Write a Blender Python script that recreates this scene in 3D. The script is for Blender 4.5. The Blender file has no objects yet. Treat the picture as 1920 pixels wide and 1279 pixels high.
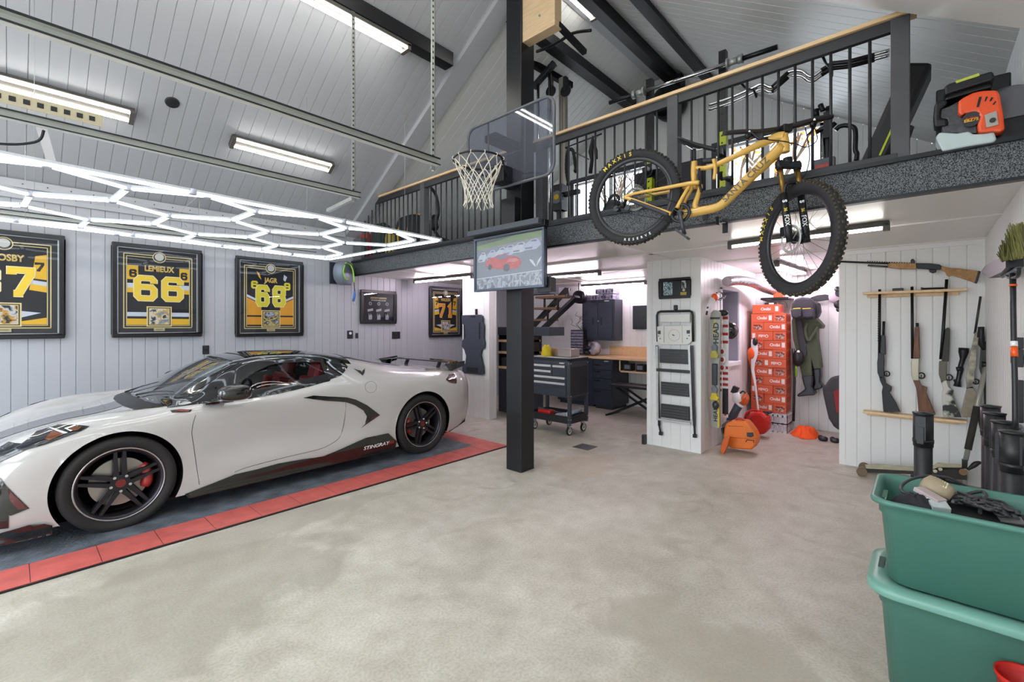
import bpy, bmesh, math, random
from mathutils import Vector, Matrix
from mathutils.bvhtree import BVHTree
from mathutils.geometry import delaunay_2d_cdt
random.seed(7)
PI = math.pi
SC = bpy.context.scene
COL = SC.collection
V3 = Vector
# ---------------------------------------------------------------- camera geometry (metres; X = towards the far gable, Y = towards the long wall, Z = up)
F, HX, HY, EYE = 851.0, 960.0, 611.0, 1.52
CF, CS = .7411, .6714
def ray(x, y):
    a = (x-HX)/F
    return V3((CF+CS*a, CS-CF*a, (HY-y)/F))
def PU(x, y, U):
    q = ray(x, y); return V3((0, 0, EYE))+q*(U/q.x)
def PV(x, y, V):
    q = ray(x, y); return V3((0, 0, EYE))+q*(V/q.y)
def PZ(x, y, Z=0):
    q = ray(x, y); return V3((0, 0, EYE))+q*((Z-EYE)/q.z)
def PD(x, y, D):
    return V3((0, 0, EYE))+ray(x, y)*D
cam = bpy.data.cameras.new('camera'); cam.sensor_width = 36; cam.lens = F/1920*36
cam.shift_y = -(639.5-HY)/1920; cam.clip_start = .05; cam.clip_end = 200
co = bpy.data.objects.new('camera', cam); COL.objects.link(co)
co.location = (0, 0, EYE); co.rotation_euler = (PI/2, 0, -math.atan2(CF, CS))
SC.camera = co
# ---------------------------------------------------------------- materials
def lin(c):
    if isinstance(c, str):
        c = tuple(int(c[i:i+2], 16)/255 for i in (0, 2, 4))
    return tuple((v/12.92 if v <= .04045 else ((v+.055)/1.055)**2.4) for v in c)+(1,)
MC = {}
def mat(name, col, rough=.5, metal=0, var=0, scale=8, bump=0, bscale=60, coat=0, emit=0, spec=.5, col2=None, contrast=.5, vor=False):
    if name in MC: return MC[name]
    m = bpy.data.materials.new(name); m.use_nodes = True; MC[name] = m
    nt = m.node_tree; N = nt.nodes; L = nt.links
    b = N['Principled BSDF']; c = lin(col)
    b.inputs['Base Color'].default_value = c; b.inputs['Roughness'].default_value = rough
    b.inputs['Metallic'].default_value = metal; b.inputs['Coat Weight'].default_value = coat
    b.inputs['Coat Roughness'].default_value = .04
    b.inputs['Specular IOR Level'].default_value = spec
    tc = N.new('ShaderNodeTexCoord')
    if col2 or var:
        n = N.new('ShaderNodeTexVoronoi' if vor else 'ShaderNodeTexNoise'); n.inputs['Scale'].default_value = scale
        if not vor: n.inputs['Detail'].default_value = 6
        L.new(tc.outputs['Object'], n.inputs['Vector'])
        r = N.new('ShaderNodeValToRGB'); L.new(n.outputs['Color' if vor else 'Fac'], r.inputs['Fac'])
        c2 = lin(col2) if col2 else tuple(min(1, v*(1+var)) for v in c[:3])+(1,)
        c1 = c if col2 else tuple(v*(1-var) for v in c[:3])+(1,)
        r.color_ramp.elements[0].color = c1; r.color_ramp.elements[1].color = c2
        r.color_ramp.elements[0].position = .5-contrast/2; r.color_ramp.elements[1].position = .5+contrast/2
        L.new(r.outputs['Color'], b.inputs['Base Color'])
    if bump:
        n = N.new('ShaderNodeTexNoise'); n.inputs['Scale'].default_value = bscale; n.inputs['Detail'].default_value = 4
        L.new(tc.outputs['Object'], n.inputs['Vector'])
        bp = N.new('ShaderNodeBump'); bp.inputs['Strength'].default_value = bump; bp.inputs['Distance'].default_value = .01
        L.new(n.outputs['Fac'], bp.inputs['Height']); L.new(bp.outputs['Normal'], b.inputs['Normal'])
    if emit:
        b.inputs['Emission Color'].default_value = c; b.inputs['Emission Strength'].default_value = emit
    return m
def pane(name, tint, refl=.06, rough=0.0, k=1.3, haze=0):
    m = bpy.data.materials.new(name); m.use_nodes = True; nt = m.node_tree; N = nt.nodes; L = nt.links
    N.remove(N['Principled BSDF'])
    t = N.new('ShaderNodeBsdfTransparent'); t.inputs['Color'].default_value = lin(tint)
    g = N.new('ShaderNodeBsdfGlossy'); g.inputs['Roughness'].default_value = rough
    lw = N.new('ShaderNodeLayerWeight'); lw.inputs['Blend'].default_value = .5; pw = N.new('ShaderNodeMath'); pw.operation = 'POWER'; pw.inputs[1].default_value = 4.0; L.new(lw.outputs['Facing'], pw.inputs[0])
    mm = N.new('ShaderNodeMath'); mm.operation = 'MULTIPLY_ADD'; mm.inputs[1].default_value = k; mm.inputs[2].default_value = refl+.045*min(k, 1)
    L.new(pw.outputs[0], mm.inputs[0])
    mx = N.new('ShaderNodeMixShader'); L.new(mm.outputs[0], mx.inputs['Fac']); L.new(t.outputs[0], mx.inputs[1]); L.new(g.outputs[0], mx.inputs[2])
    o = mx.outputs[0]
    if haze:
        d = N.new('ShaderNodeBsdfDiffuse'); d.inputs['Color'].default_value = lin('c5c9d8'); h = N.new('ShaderNodeMixShader'); h.inputs['Fac'].default_value = haze
        L.new(o, h.inputs[1]); L.new(d.outputs[0], h.inputs[2]); o = h.outputs[0]
    L.new(o, N['Material Output'].inputs['Surface']); MC[name] = m
    return m
def pict(name, cols, scale=9, seed=0):
    """a small printed photograph: soft blobs of the given colours"""
    m = bpy.data.materials.new(name); m.use_nodes = True; nt = m.node_tree; N = nt.nodes; L = nt.links
    tc = N.new('ShaderNodeTexCoord'); mp = N.new('ShaderNodeMapping'); mp.inputs['Location'].default_value = (seed, seed*.7, seed*.3)
    L.new(tc.outputs['Object'], mp.inputs['Vector'])
    n = N.new('ShaderNodeTexNoise'); n.inputs['Scale'].default_value = scale; n.inputs['Detail'].default_value = 3
    n.inputs['Distortion'].default_value = .3; L.new(mp.outputs[0], n.inputs['Vector'])
    r = N.new('ShaderNodeValToRGB'); e = r.color_ramp.elements
    k = len(cols)
    while len(e) < k: e.new(.5)
    for i, c in enumerate(cols):
        e[i].position = 0 if i == 0 else .32+.36*(i)/k; e[i].color = lin(c)
    L.new(n.outputs['Fac'], r.inputs['Fac']); b = N['Principled BSDF']; b.inputs['Roughness'].default_value = .3
    L.new(r.outputs['Color'], b.inputs['Base Color']); MC[name] = m
    return m
def wood(name, c1, c2, sx=(1, 12, 12), rough=.45, scale=3):
    m = bpy.data.materials.new(name); m.use_nodes = True; nt = m.node_tree; N = nt.nodes; L = nt.links
    tc = N.new('ShaderNodeTexCoord'); mp = N.new('ShaderNodeMapping'); mp.inputs['Scale'].default_value = sx
    L.new(tc.outputs['Object'], mp.inputs['Vector'])
    n = N.new('ShaderNodeTexNoise'); n.inputs['Scale'].default_value = scale; n.inputs['Detail'].default_value = 5; n.inputs['Distortion'].default_value = .6
    L.new(mp.outputs[0], n.inputs['Vector'])
    r = N.new('ShaderNodeValToRGB'); r.color_ramp.elements[0].color = lin(c1); r.color_ramp.elements[1].color = lin(c2)
    r.color_ramp.elements[0].position = .3; r.color_ramp.elements[1].position = .7
    L.new(n.outputs['Fac'], r.inputs['Fac']); b = N['Principled BSDF']; b.inputs['Roughness'].default_value = rough
    L.new(r.outputs['Color'], b.inputs['Base Color']); MC[name] = m
    return m
WHITE = mat('white_board', 'e3e3e2', .38, var=.02, scale=1.5)
WALL_SHADED = mat('shaded_white_wall_board', 'abadb4', .4, var=.02, scale=1.5)  # white boards greyed, shade on the long wall put into the colour
CEILW = mat('shaded_ceiling_board', 'b2b4b9', .4, var=.02, scale=1.2)  # ceiling boards greyed, shade put into the colour
SOFF = mat('white_soffit', 'e2dfdc', .3, var=.015, scale=1.2)
BLK = mat('black_plastic', '1b1c1f', .42)
BLKM = mat('black_metal', '1d1e22', .35, metal=.3, var=.1, scale=5)
BLKG = mat('black_gloss', '08090a', .08, coat=1)
DGREY = mat('dark_grey_metal', '3a3f49', .4, metal=.3)
GREY = mat('grey_plastic', '6a7078', .45)
STEEL = mat('galvanised_steel', 'b2b5b2', .4, metal=.45, var=.12, scale=14)
CHROME = mat('chrome', 'd8d8da', .12, metal=1)
RUBBER = mat('rubber', '18181a', .75, bump=.1, bscale=90)
FRAMEB = mat('frame_black', '15161a', .3)
GOLD = mat('gold_line', 'd9bd72', .4)
YEL = mat('jersey_yellow', 'e6b420', .6)
JYEL = mat('jersey_lime_gold', 'd6c32a', .6)
WHT = mat('plain_white', 'e9e9ea', .5)
ORG = mat('orange_plastic', 'e85a1c', .35)
RED = mat('red_plastic', 'c32018', .3)
LIME = mat('lime_paint', 'c9d61f', .4)
PINE = wood('pine', 'd8b688', 'e6cba3')
BENCHW = wood('bench_wood', 'cfa677', 'dfbd92')
RAILW = wood('rail_wood', 'd6b184', 'e4c79b', sx=(12, 1, 12))
WALNUT = wood('walnut', '4a2a17', '7a4c2c', sx=(10, 10, 2))
GOLDWOOD = wood('honey_wood', '8f6435', 'b98d55', sx=(2, 8, 8))
GLASS = pane('clear_glass', 'f7f8f9', .0, k=.8)
# ---------------------------------------------------------------- mesh builder
def frame3(d):
    d = V3(d).normalized(); a = V3((0, 0, 1)) if abs(d.z) < .9 else V3((1, 0, 0))
    x = d.cross(a).normalized(); y = d.cross(x).normalized()
    return x, y, d
class MB:
    def __init__(s, m=None): s.V = []; s.Fc = []; s.M = []; s.S = []; s.mats = []; s.i = 0; s.use(m or BLK)
    def use(s, m):
        if m not in s.mats: s.mats.append(m)
        s.i = s.mats.index(m); return s
    def add(s, vs, fs, sm=False):
        o = len(s.V); s.V.extend([tuple(v) for v in vs])
        for f in fs: s.Fc.append([o+i for i in f]); s.M.append(s.i); s.S.append(sm)
        return s
    def box(s, x0, x1, y0, y1, z0, z1):
        v = [(x, y, z) for x in (x0, x1) for y in (y0, y1) for z in (z0, z1)]
        return s.add(v, [(0, 1, 3, 2), (4, 6, 7, 5), (0, 4, 5, 1), (2, 3, 7, 6), (0, 2, 6, 4), (1, 5, 7, 3)])
    def obox(s, c, X, Y, Z, sx, sy, sz):
        c = V3(c); X = V3(X).normalized()*sx/2; Y = V3(Y).normalized()*sy/2; Z = V3(Z).normalized()*sz/2
        v = [c+X*i+Y*j+Z*k for i in (-1, 1) for j in (-1, 1) for k in (-1, 1)]
        return s.add(v, [(0, 1, 3, 2), (4, 6, 7, 5), (0, 4, 5, 1), (2, 3, 7, 6), (0, 2, 6, 4), (1, 5, 7, 3)])
    def bar(s, p0, p1, w, h, up=(0, 0, 1)):
        p0 = V3(p0); p1 = V3(p1); d = p1-p0; u = V3(up); x = d.cross(u)
        if x.length < 1e-6: x = d.cross(V3((1, 0, 0)))
        return s.obox((p0+p1)/2, d, x, x.cross(d), d.length, w, h)
    def cyl(s, p0, p1, r, r1=None, n=16, cap=True):
        p0 = V3(p0); p1 = V3(p1); r1 = r if r1 is None else r1; x, y, _ = frame3(p1-p0)
        v = []
        for p, q in ((p0, r), (p1, r1)):
            for k in range(n):
                a = 2*PI*k/n; v.append(p+(x*math.cos(a)+y*math.sin(a))*q)
        s.add(v, [(k, (k+1) % n, n+(k+1) % n, n+k) for k in range(n)], True)
        if cap: s.add(v[:n], [list(range(n))]); s.add(v[n:], [list(range(n))])
        return s
    def tube(s, pts, r, n=8, closed=False, cap=True, sq=None):
        pts = [V3(p) for p in pts]; m = len(pts); rr = r if isinstance(r, (list, tuple)) else [r]*m
        x = None; v = []
        for i, p in enumerate(pts):
            a = pts[(i-1) % m] if (i or closed) else p; b = pts[(i+1) % m] if (i < m-1 or closed) else p
            d = (b-a)
            d = d.normalized() if d.length > 1e-9 else V3((0, 0, 1))
            if x is None: x, y, _ = frame3(d)
            else:
                x = (x-d*x.dot(d)); x = x.normalized() if x.length > 1e-6 else frame3(d)[0]; y = d.cross(x)
            for k in range(n):
                t = 2*PI*k/n; v.append(p+(x*math.cos(t)+y*math.sin(t))*rr[i])
        f = []
        for i in range(m if closed else m-1):
            a = i*n; b = ((i+1) % m)*n
            for k in range(n): f.append((a+k, a+(k+1) % n, b+(k+1) % n, b+k))
        s.add(v, f, True)
        if cap and not closed: s.add(v[:n], [list(range(n))]); s.add(v[-n:], [list(range(n))])
        return s
    def lathe(s, prof, o, ax, n=32, closed=False):
        o = V3(o); x, y, d = frame3(ax); v = []; m = len(prof)
        for r, h in prof:
            for k in range(n):
                a = 2*PI*k/n; v.append(o+d*h+(x*math.cos(a)+y*math.sin(a))*r)
        f = []
        for i in range(m if closed else m-1):
            a = i*n; b = ((i+1) % m)*n
            for k in range(n): f.append((a+k, a+(k+1) % n, b+(k+1) % n, b+k))
        return s.add(v, f, True)
    def prism(s, poly, off, sm=False):
        poly = [V3(p) for p in poly]; off = V3(off); n = len(poly)
        v = poly+[p+off for p in poly]
        return s.add(v, [list(range(n)), list(range(2*n-1, n-1, -1))]+[(k, (k+1) % n, n+(k+1) % n, n+k) for k in range(n)])
    def ball(s, c, rx, ry=None, rz=None, n=16, m=10, e=1.0, R=None):
        ry = rx if ry is None else ry; rz = rx if rz is None else rz; c = V3(c); v = []
        def pw(t): return math.copysign(abs(t)**e, t)
        for i in range(m+1):
            p = PI*i/m-PI/2
            for k in range(n):
                a = 2*PI*k/n
                q = V3((rx*pw(math.cos(p))*pw(math.cos(a)), ry*pw(math.cos(p))*pw(math.sin(a)), rz*pw(math.sin(p))))
                v.append(c+(R@q if R else q))
        return s.add(v, [(i*n+k, i*n+(k+1) % n, (i+1)*n+(k+1) % n, (i+1)*n+k) for i in range(m) for k in range(n)], True)
    def grid(s, P, sm=True, thick=None):
        a = len(P); b = len(P[0])
        return s.add([p for r in P for p in r], [(i*b+j, i*b+j+1, (i+1)*b+j+1, (i+1)*b+j) for i in range(a-1) for j in range(b-1)], sm)
def add_mesh(name, mb, xf=None, recalc=True):
    me = bpy.data.meshes.new(name)
    me.from_pydata(mb.V, [], mb.Fc)
    for m in mb.mats: me.materials.append(m)
    me.polygons.foreach_set('material_index', mb.M); me.polygons.foreach_set('use_smooth', mb.S)
    if recalc:
        bm = bmesh.new(); bm.from_mesh(me); bmesh.ops.remove_doubles(bm, verts=bm.verts, dist=1e-5)
        bmesh.ops.recalc_face_normals(bm, faces=bm.faces); bm.to_mesh(me); bm.free()
    if xf: me.transform(xf)
    me.update()
    return me
W = {}
def thing(name, label, cat, loc=(0, 0, 0), rz=0, group=None, rot=None):
    o = bpy.data.objects.new(name, None); COL.objects.link(o); o.empty_display_size = .1
    o.location = loc; o.rotation_euler = rot or (0, 0, rz)
    o['label'] = label; o['category'] = cat
    if group: o['group'] = group
    W[o.name] = Matrix.Translation(V3(loc)) @ (o.rotation_euler.to_matrix().to_4x4())
    return o
def part(name, mb, parent, bevel=0, local=False, label=None, recalc=True, sub=0, solidify=0, kind=None):
    w = W[parent.name]
    me = add_mesh(name, mb, None if local else w.inverted(), recalc)
    o = bpy.data.objects.new(name, me); COL.objects.link(o); o.parent = parent; W[o.name] = w
    if label: o['label'] = label
    if kind: o['kind'] = kind
    mods(o, bevel, sub, solidify)
    return o
def mods(o, bevel=0, sub=0, solidify=0):
    if solidify:
        m = o.modifiers.new('solidify', 'SOLIDIFY'); m.thickness = solidify; m.offset = 0
    if bevel:
        m = o.modifiers.new('bevel', 'BEVEL'); m.width = bevel; m.segments = 2; m.limit_method = 'ANGLE'; m.angle_limit = .7
    if sub:
        m = o.modifiers.new('sub', 'SUBSURF'); m.levels = sub; m.render_levels = sub
def solo(name, mb, label=None, cat=None, group=None, kind=None, bevel=0, sub=0, recalc=True, solidify=0):
    xs = [v[0] for v in mb.V]; ys = [v[1] for v in mb.V]; zs = [v[2] for v in mb.V]
    c = V3(((min(xs)+max(xs))/2, (min(ys)+max(ys))/2, min(zs)))
    me = add_mesh(name, mb, Matrix.Translation(-c), recalc)
    o = bpy.data.objects.new(name, me); COL.objects.link(o); o.location = c; W[o.name] = Matrix.Translation(c)
    if label: o['label'] = label
    if cat: o['category'] = cat
    if group: o['group'] = group
    if kind: o['kind'] = kind
    mods(o, bevel, sub, solidify)
    return o
def struct(name, mb, bevel=0, recalc=True): return solo(name, mb, kind='structure', bevel=bevel, recalc=recalc)
def dup(root, loc, rz=None, label=None, group=None):
    r = root.copy(); COL.objects.link(r); r.location = loc
    if rz is not None: r.rotation_euler = (0, 0, rz)
    if label: r['label'] = label
    if group: r['group'] = group
    W[r.name] = Matrix.Translation(V3(loc)) @ r.rotation_euler.to_matrix().to_4x4()
    for ch in list(root.children):
        c = ch.copy(); COL.objects.link(c); c.parent = r; W[c.name] = W[r.name]
        for g in list(ch.children):
            d = g.copy(); COL.objects.link(d); d.parent = c; W[d.name] = W[r.name]
    return r
def text_mesh(body, size, depth=.001, bold=0.0, sx=1.0, align='CENTER'):
    cu = bpy.data.curves.new('t', 'FONT'); cu.body = body; cu.size = size; cu.extrude = depth; cu.offset = bold*size
    cu.align_x = align; cu.align_y = 'CENTER'; cu.resolution_u = 3
    o = bpy.data.objects.new('t', cu); COL.objects.link(o)
    me = bpy.data.meshes.new_from_object(o)
    COL.objects.unlink(o); bpy.data.objects.remove(o)
    return me, sx
def mtext(mb, body, size, org, xd, yd, m, depth=.001, bold=0.0, sx=1.0, align='CENTER', skew=0.0):
    """lettering added to a mesh: org is the centre, xd/yd the reading and up directions"""
    me, _ = text_mesh(body, size, depth, bold, sx, align)
    xd = V3(xd).normalized(); yd = V3(yd).normalized(); z = xd.cross(yd); org = V3(org)
    vs = [org+xd*((v.co.x+skew*v.co.y)*sx)+yd*v.co.y+z*v.co.z for v in me.vertices]
    mb.use(m); mb.add(vs, [list(p.vertices) for p in me.polygons])
    bpy.data.meshes.remove(me)
def planks(mb, O, S, T, L, lo, hi, N, holes=(), w=.12, g=.009, d=.007):
    """tongue-and-groove boarding: boards side by side along S, running along T, grooves sunk along -N"""
    O = V3(O); S = V3(S); T = V3(T); N = V3(N)
    lo = lo if callable(lo) else (lambda s, c=lo: c); hi = hi if callable(hi) else (lambda s, c=hi: c)
    ed = {0.0, L}
    k = 1
    while k*w < L:
        for q in (k*w-g/2, k*w, k*w+g/2):
            if 0 < q < L: ed.add(q)
        k += 1
    for h in holes: ed.add(max(0, h[0])); ed.add(min(L, h[1]))
    ed = sorted(ed)
    def P(s, t):
        r = s/w; kk = round(r); dist = abs(s-kk*w)
        dep = d*max(0, 1-dist/(g/2)) if 0 < kk*w < L and dist < g/2 else 0
        return O+S*s+T*t-N*dep
    for a, b in zip(ed[:-1], ed[1:]):
        if b-a < 1e-5: continue
        m = (a+b)/2; cuts = sorted([(h[2], h[3]) for h in holes if h[0] < m < h[1]])
        fa = [lo(a)]; fb = [lo(b)]
        seg = []
        ca, cb = lo(a), lo(b)
        for c0, c1 in cuts: seg.append((ca, cb, c0, c0)); ca = cb = c1
        seg.append((ca, cb, hi(a), hi(b)))
        for s0, s1, e0, e1 in seg:
            if e0-s0 < 1e-4 and e1-s1 < 1e-4: continue
            mb.add([P(a, s0), P(b, s1), P(b, e1), P(a, e0)], [(0, 1, 2, 3)])
def arc(c, r, a0, a1, n, X=(1, 0, 0), Y=(0, 0, 1)):
    c = V3(c); X = V3(X); Y = V3(Y)
    return [c+X*(r*math.cos(a0+(a1-a0)*i/n))+Y*(r*math.sin(a0+(a1-a0)*i/n)) for i in range(n+1)]
def cr(pts, n=6, closed=False):
    """smooth curve through points"""
    pts = [V3(p) for p in pts]; m = len(pts); out = []
    for i in range(m if closed else m-1):
        g = lambda k: pts[k % m] if closed else pts[max(0, min(m-1, k))]
        p0, p1, p2, p3 = g(i-1), g(i), g(i+1), g(i+2)
        for k in range(n):
            t = k/n; out.append(.5*((2*p1)+(p2-p0)*t+(2*p0-5*p1+4*p2-p3)*t*t+(3*p1-p0-3*p2+p3)*t**3))
    if not closed: out.append(pts[-1])
    return out
EU, EV, EZ = V3((1, 0, 0)), V3((0, 1, 0)), V3((0, 0, 1))
def bars(m, a, b, c, d, w, v0, v1, along='u'):
    # four picture-frame bars: a..b across, c..d up, butted so they do not overlap
    for q in ((a, b, c, c+w), (a, b, d-w, d), (a, a+w, c+w, d-w), (b-w, b, c+w, d-w)):
        if along == 'u': m.box(q[0], q[1], v0, v1, q[2], q[3])
        else: m.box(v0, v1, q[0], q[1], q[2], q[3])
    return m
# ================================================================ the building
VL, VR, UB = 6.9, -.43, 7.9           # long wall, right wall, far gable
UG = 6.8                              # gable of the loft storey; the room below runs on to UB
EL, ER, VRG, ZRG = 3.03, 3.30, 3.0, 5.50   # eaves left/right, ridge
def roofz(v): return EL+(VL-v)*(ZRG-EL)/(VL-VRG) if v > VRG else ER+(v-VR)*(ZRG-ER)/(VRG-VR)
UF = -2.4
# concrete floor
def floor_mat():
    m = bpy.data.materials.new('concrete_floor'); m.use_nodes = True; nt = m.node_tree; N = nt.nodes; L = nt.links
    b = N['Principled BSDF']; tc = N.new('ShaderNodeTexCoord')
    def noise(sc, det=6, dist=0):
        n = N.new('ShaderNodeTexNoise'); n.inputs['Scale'].default_value = sc; n.inputs['Detail'].default_value = det
        n.inputs['Distortion'].default_value = dist; L.new(tc.outputs['Object'], n.inputs['Vector']); return n
    def ramp(src, p0, c0, p1, c1):
        r = N.new('ShaderNodeValToRGB'); r.color_ramp.elements[0].position = p0; r.color_ramp.elements[1].position = p1
        r.color_ramp.elements[0].color = lin(c0); r.color_ramp.elements[1].color = lin(c1); L.new(src, r.inputs['Fac']); return r
    def mix(f, a, bb, mode='MIX'):
        x = N.new('ShaderNodeMix'); x.data_type = 'RGBA'; x.blend_type = mode
        if isinstance(f, float): x.inputs[0].default_value = f
        else: L.new(f, x.inputs[0])
        L.new(a, x.inputs[6]); L.new(bb, x.inputs[7]); return x.outputs[2]
    n1 = noise(1.1, 8, .4); n2 = noise(6, 8, .2); n3 = noise(70, 3); n4 = noise(2.2, 10, 1.2)
    base = ramp(n1.outputs['Fac'], .35, 'bebaae', .68, 'd3cfc5')
    mid = ramp(n2.outputs['Fac'], .3, 'dad7d0', .75, 'ffffff')
    c = mix(.8, base.outputs[0], mid.outputs[0], 'MULTIPLY')
    fine = ramp(n3.outputs['Fac'], .35, 'dcdad5', .6, 'ffffff'); c = mix(.6, c, fine.outputs[0], 'MULTIPLY')
    st = ramp(n4.outputs['Fac'], .60, '000000', .72, 'ffffff'); dk = N.new('ShaderNodeRGB'); dk.outputs[0].default_value = lin('8f8775')
    sm = N.new('ShaderNodeMath'); sm.operation = 'MULTIPLY'; sm.inputs[1].default_value = .45; L.new(st.outputs[0], sm.inputs[0])
    c = mix(sm.outputs[0], c, dk.outputs[0])
    # wet-looking stain with a ragged edge beside the mat, and a smaller one round the column foot
    for (cx, cy, rx, ry, k, colr) in ((.55, 3.05, 1.05, .62, .5, '8d8779'), (1.2, 3.65, 1.1, .2, .5, '958f82'), (4.2, 2.75, .5, .35, .4, 'ac997b'), (2.2, .75, .3, .55, .6, 'a19b8c'), (4.9, 3.0, .3, .2, .4, '968f7f')):
        mp = N.new('ShaderNodeMapping'); mp.inputs['Location'].default_value = (-cx/rx, -cy/ry, 0); mp.inputs['Scale'].default_value = (1/rx, 1/ry, 0)
        L.new(tc.outputs['Object'], mp.inputs['Vector'])
        ln = N.new('ShaderNodeVectorMath'); ln.operation = 'LENGTH'; L.new(mp.outputs[0], ln.inputs[0])
        nn = noise(3.0, 8, .8); ad = N.new('ShaderNodeMath'); ad.operation = 'MULTIPLY_ADD'; ad.inputs[1].default_value = 1.6; L.new(nn.outputs['Fac'], ad.inputs[0]); L.new(ln.outputs['Value'], ad.inputs[2])
        r = ramp(ad.outputs[0], 0, 'ffffff', 1, '000000'); r.color_ramp.elements[0].position = .0; r.color_ramp.elements[1].position = 1.0
        mr = N.new('ShaderNodeMapRange'); mr.inputs[1].default_value = 1.85; mr.inputs[2].default_value = 1.6; mr.inputs[3].default_value = 0; mr.inputs[4].default_value = k
        L.new(ad.outputs[0], mr.inputs[0]); q = N.new('ShaderNodeRGB'); q.outputs[0].default_value = lin(colr)
        c = mix(mr.outputs[0], c, q.outputs[0])
    L.new(c, b.inputs['Base Color'])
    rr = N.new('ShaderNodeMapRange'); rr.inputs[3].default_value = .38; rr.inputs[4].default_value = .62; L.new(n2.outputs['Fac'], rr.inputs[0]); L.new(rr.outputs[0], b.inputs['Roughness'])
    bp = N.new('ShaderNodeBump'); bp.inputs['Strength'].default_value = .25; bp.inputs['Distance'].default_value = .004
    L.new(n3.outputs['Fac'], bp.inputs['Height']); L.new(bp.outputs['Normal'], b.inputs['Normal'])
    return m
CONC = floor_mat()
f = MB(CONC); f.box(UF-4, UB+.2, VR-.1, VL+.1, -.12, 0)
fo = struct('floor', f)
fo.data.transform(Matrix.Translation(V3(fo.location))); fo.location = (0, 0, 0)
# long wall and right wall
w = MB(WALL_SHADED); planks(w, (UF, VL, 0), EU, EZ, UB-UF, 0, EL+.02, -EV); w.box(UF, UB, VL+.02, VL+.12, 0, EL)
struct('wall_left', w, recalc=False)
w = MB(WHITE); planks(w, (UF, VR, 0), EU, EZ, UB-UF, 0, ER+.02, EV, w=.11); w.box(UF, UB, VR-.12, VR-.02, 0, ER)
struct('wall_right', w, recalc=False)
# far gable with the two loft windows
WIN = [(.92, 2.20, 2.98, 4.07), (3.18, 4.66, 2.98, 4.07)]
w = MB(WHITE)
gh = lambda s: roofz(VR+s)+.01
w.add([], [])
ov = VR
planks(w, (UB, VR, 0), EV, EZ, VL-VR, 0, 2.345, -EU)
struct('wall_back', w, recalc=False)
w = MB(WHITE); planks(w, (UG, VR, 0), EV, EZ, VL-VR, 2.36, gh, -EU, holes=[(a-ov, b-ov, c, d) for a, b, c, d in WIN])
struct('wall_gable', w, recalc=False)
# gable over the big doors behind the camera (doors stand open)
w = MB(WHITE)
planks(w, (UF, VR, 0), EV, EZ, VL-VR, 0, gh, EU, holes=[(.35, 3.05, 0, 2.75), (4.0-ov-.05, 6.75-ov, 0, 2.75), (1.6-ov, 4.3-ov, 3.05, 4.45)], w=.3)  # high opening over the doors added to throw daylight onto the loft
struct('wall_front', w, recalc=False)
# roof planes: boards run up the slope
mL = (ZRG-EL)/(VL-VRG); mR = (ZRG-ER)/(VRG-VR)
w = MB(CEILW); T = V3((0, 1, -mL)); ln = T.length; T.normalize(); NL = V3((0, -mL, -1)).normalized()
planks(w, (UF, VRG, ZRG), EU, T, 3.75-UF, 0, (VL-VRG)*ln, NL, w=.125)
w.use(WHITE); planks(w, (3.75, VRG, ZRG), EU, T, UG-3.75, 0, (VL-VRG)*ln, NL, w=.125)  # lighter copy of the same boards, brightening the loft by colour
struct('ceiling', w, recalc=False)
w = MB(WHITE); T2 = V3((0, -1, -mR)); l2 = T2.length; T2.normalize(); NR = V3((0, mR, -1)).normalized()  # lighter boards again, brightness put into the colour
planks(w, (UF, VRG, ZRG), EU, T2, UG-UF, 0, (VRG-VR)*l2, NR, w=.125)
struct('ceiling', w, recalc=False)
# boxed rafter strip where the loft begins
w = MB(CEILW)
for v0, v1 in ((VRG, VL), (VRG, VR)):
    z0, z1 = roofz(v0), roofz(v1)
    w.add([(u, v, z-dz) for u in (3.62, 3.86) for (v, z) in ((v0, z0), (v1, z1)) for dz in (0, .07)],
          [(0, 1, 3, 2), (4, 6, 7, 5), (1, 5, 7, 3), (0, 2, 6, 4), (0, 4, 5, 1), (2, 3, 7, 6)])
struct('trim_1', w)
w = MB(CEILW); w.box(3.86, UG, 2.88, 3.15, 5.37, 5.42); struct('trim_2', w)
# long roof box over the right bay
w = MB(SOFF); z0, z1 = roofz(1.4), roofz(VR)
w.add([(u, v, z-dz) for u in (3.34, 3.62) for (v, z) in ((1.4, z0), (VR, z1)) for dz in (.0, .22)],
      [(0, 1, 3, 2), (4, 6, 7, 5), (1, 5, 7, 3), (0, 2, 6, 4), (0, 4, 5, 1), (2, 3, 7, 6)])
struct('trim_3', w)
# eave trims with screw heads along the long wall
w = MB(CEILW); w.box(UF, 3.6, VL-.03, VL, EL-.09, EL-.01); w.box(UF, 3.6, VL-.02, VL, EL-.2, EL-.15)
k = -1.0
while k < 3.4: w.use(BLKM).cyl((k, VL-.03, EL-.05), (k, VL-.036, EL-.05), .006, n=6); k += .18
struct('trim_4', w)
# black roof beams
def beam(v, w_, zt, zb, u0, u1):
    m = MB(BLKM); m.box(u0, u1, v-w_/2, v+w_/2, zb, zt); return struct('beam', m, bevel=.004)
beam(4.2, .15, roofz(4.2)+.02, 4.60, UF, 3.52)
beam(3.52, .16, roofz(3.52)+.02, 5.05, 3.86, UG)
beam(2.83, .13, 5.40, 5.19, 3.6, UG)
beam(2.19, .12, roofz(2.19)+.02, 4.88, 3.6, UG)
# block under the ridge beam at the gable
m = MB(BLKM); m.box(6.62, UG, PU(1280, 150, 6.7).y, PU(1249, 150, 6.7).y, 4.88, 5.25); struct('beam', m)
# column
m = MB(BLKM); m.box(3.53, 3.74, 3.07, 3.28, 0, roofz(3.2)+.02); struct('column', m, bevel=.006)
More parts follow.
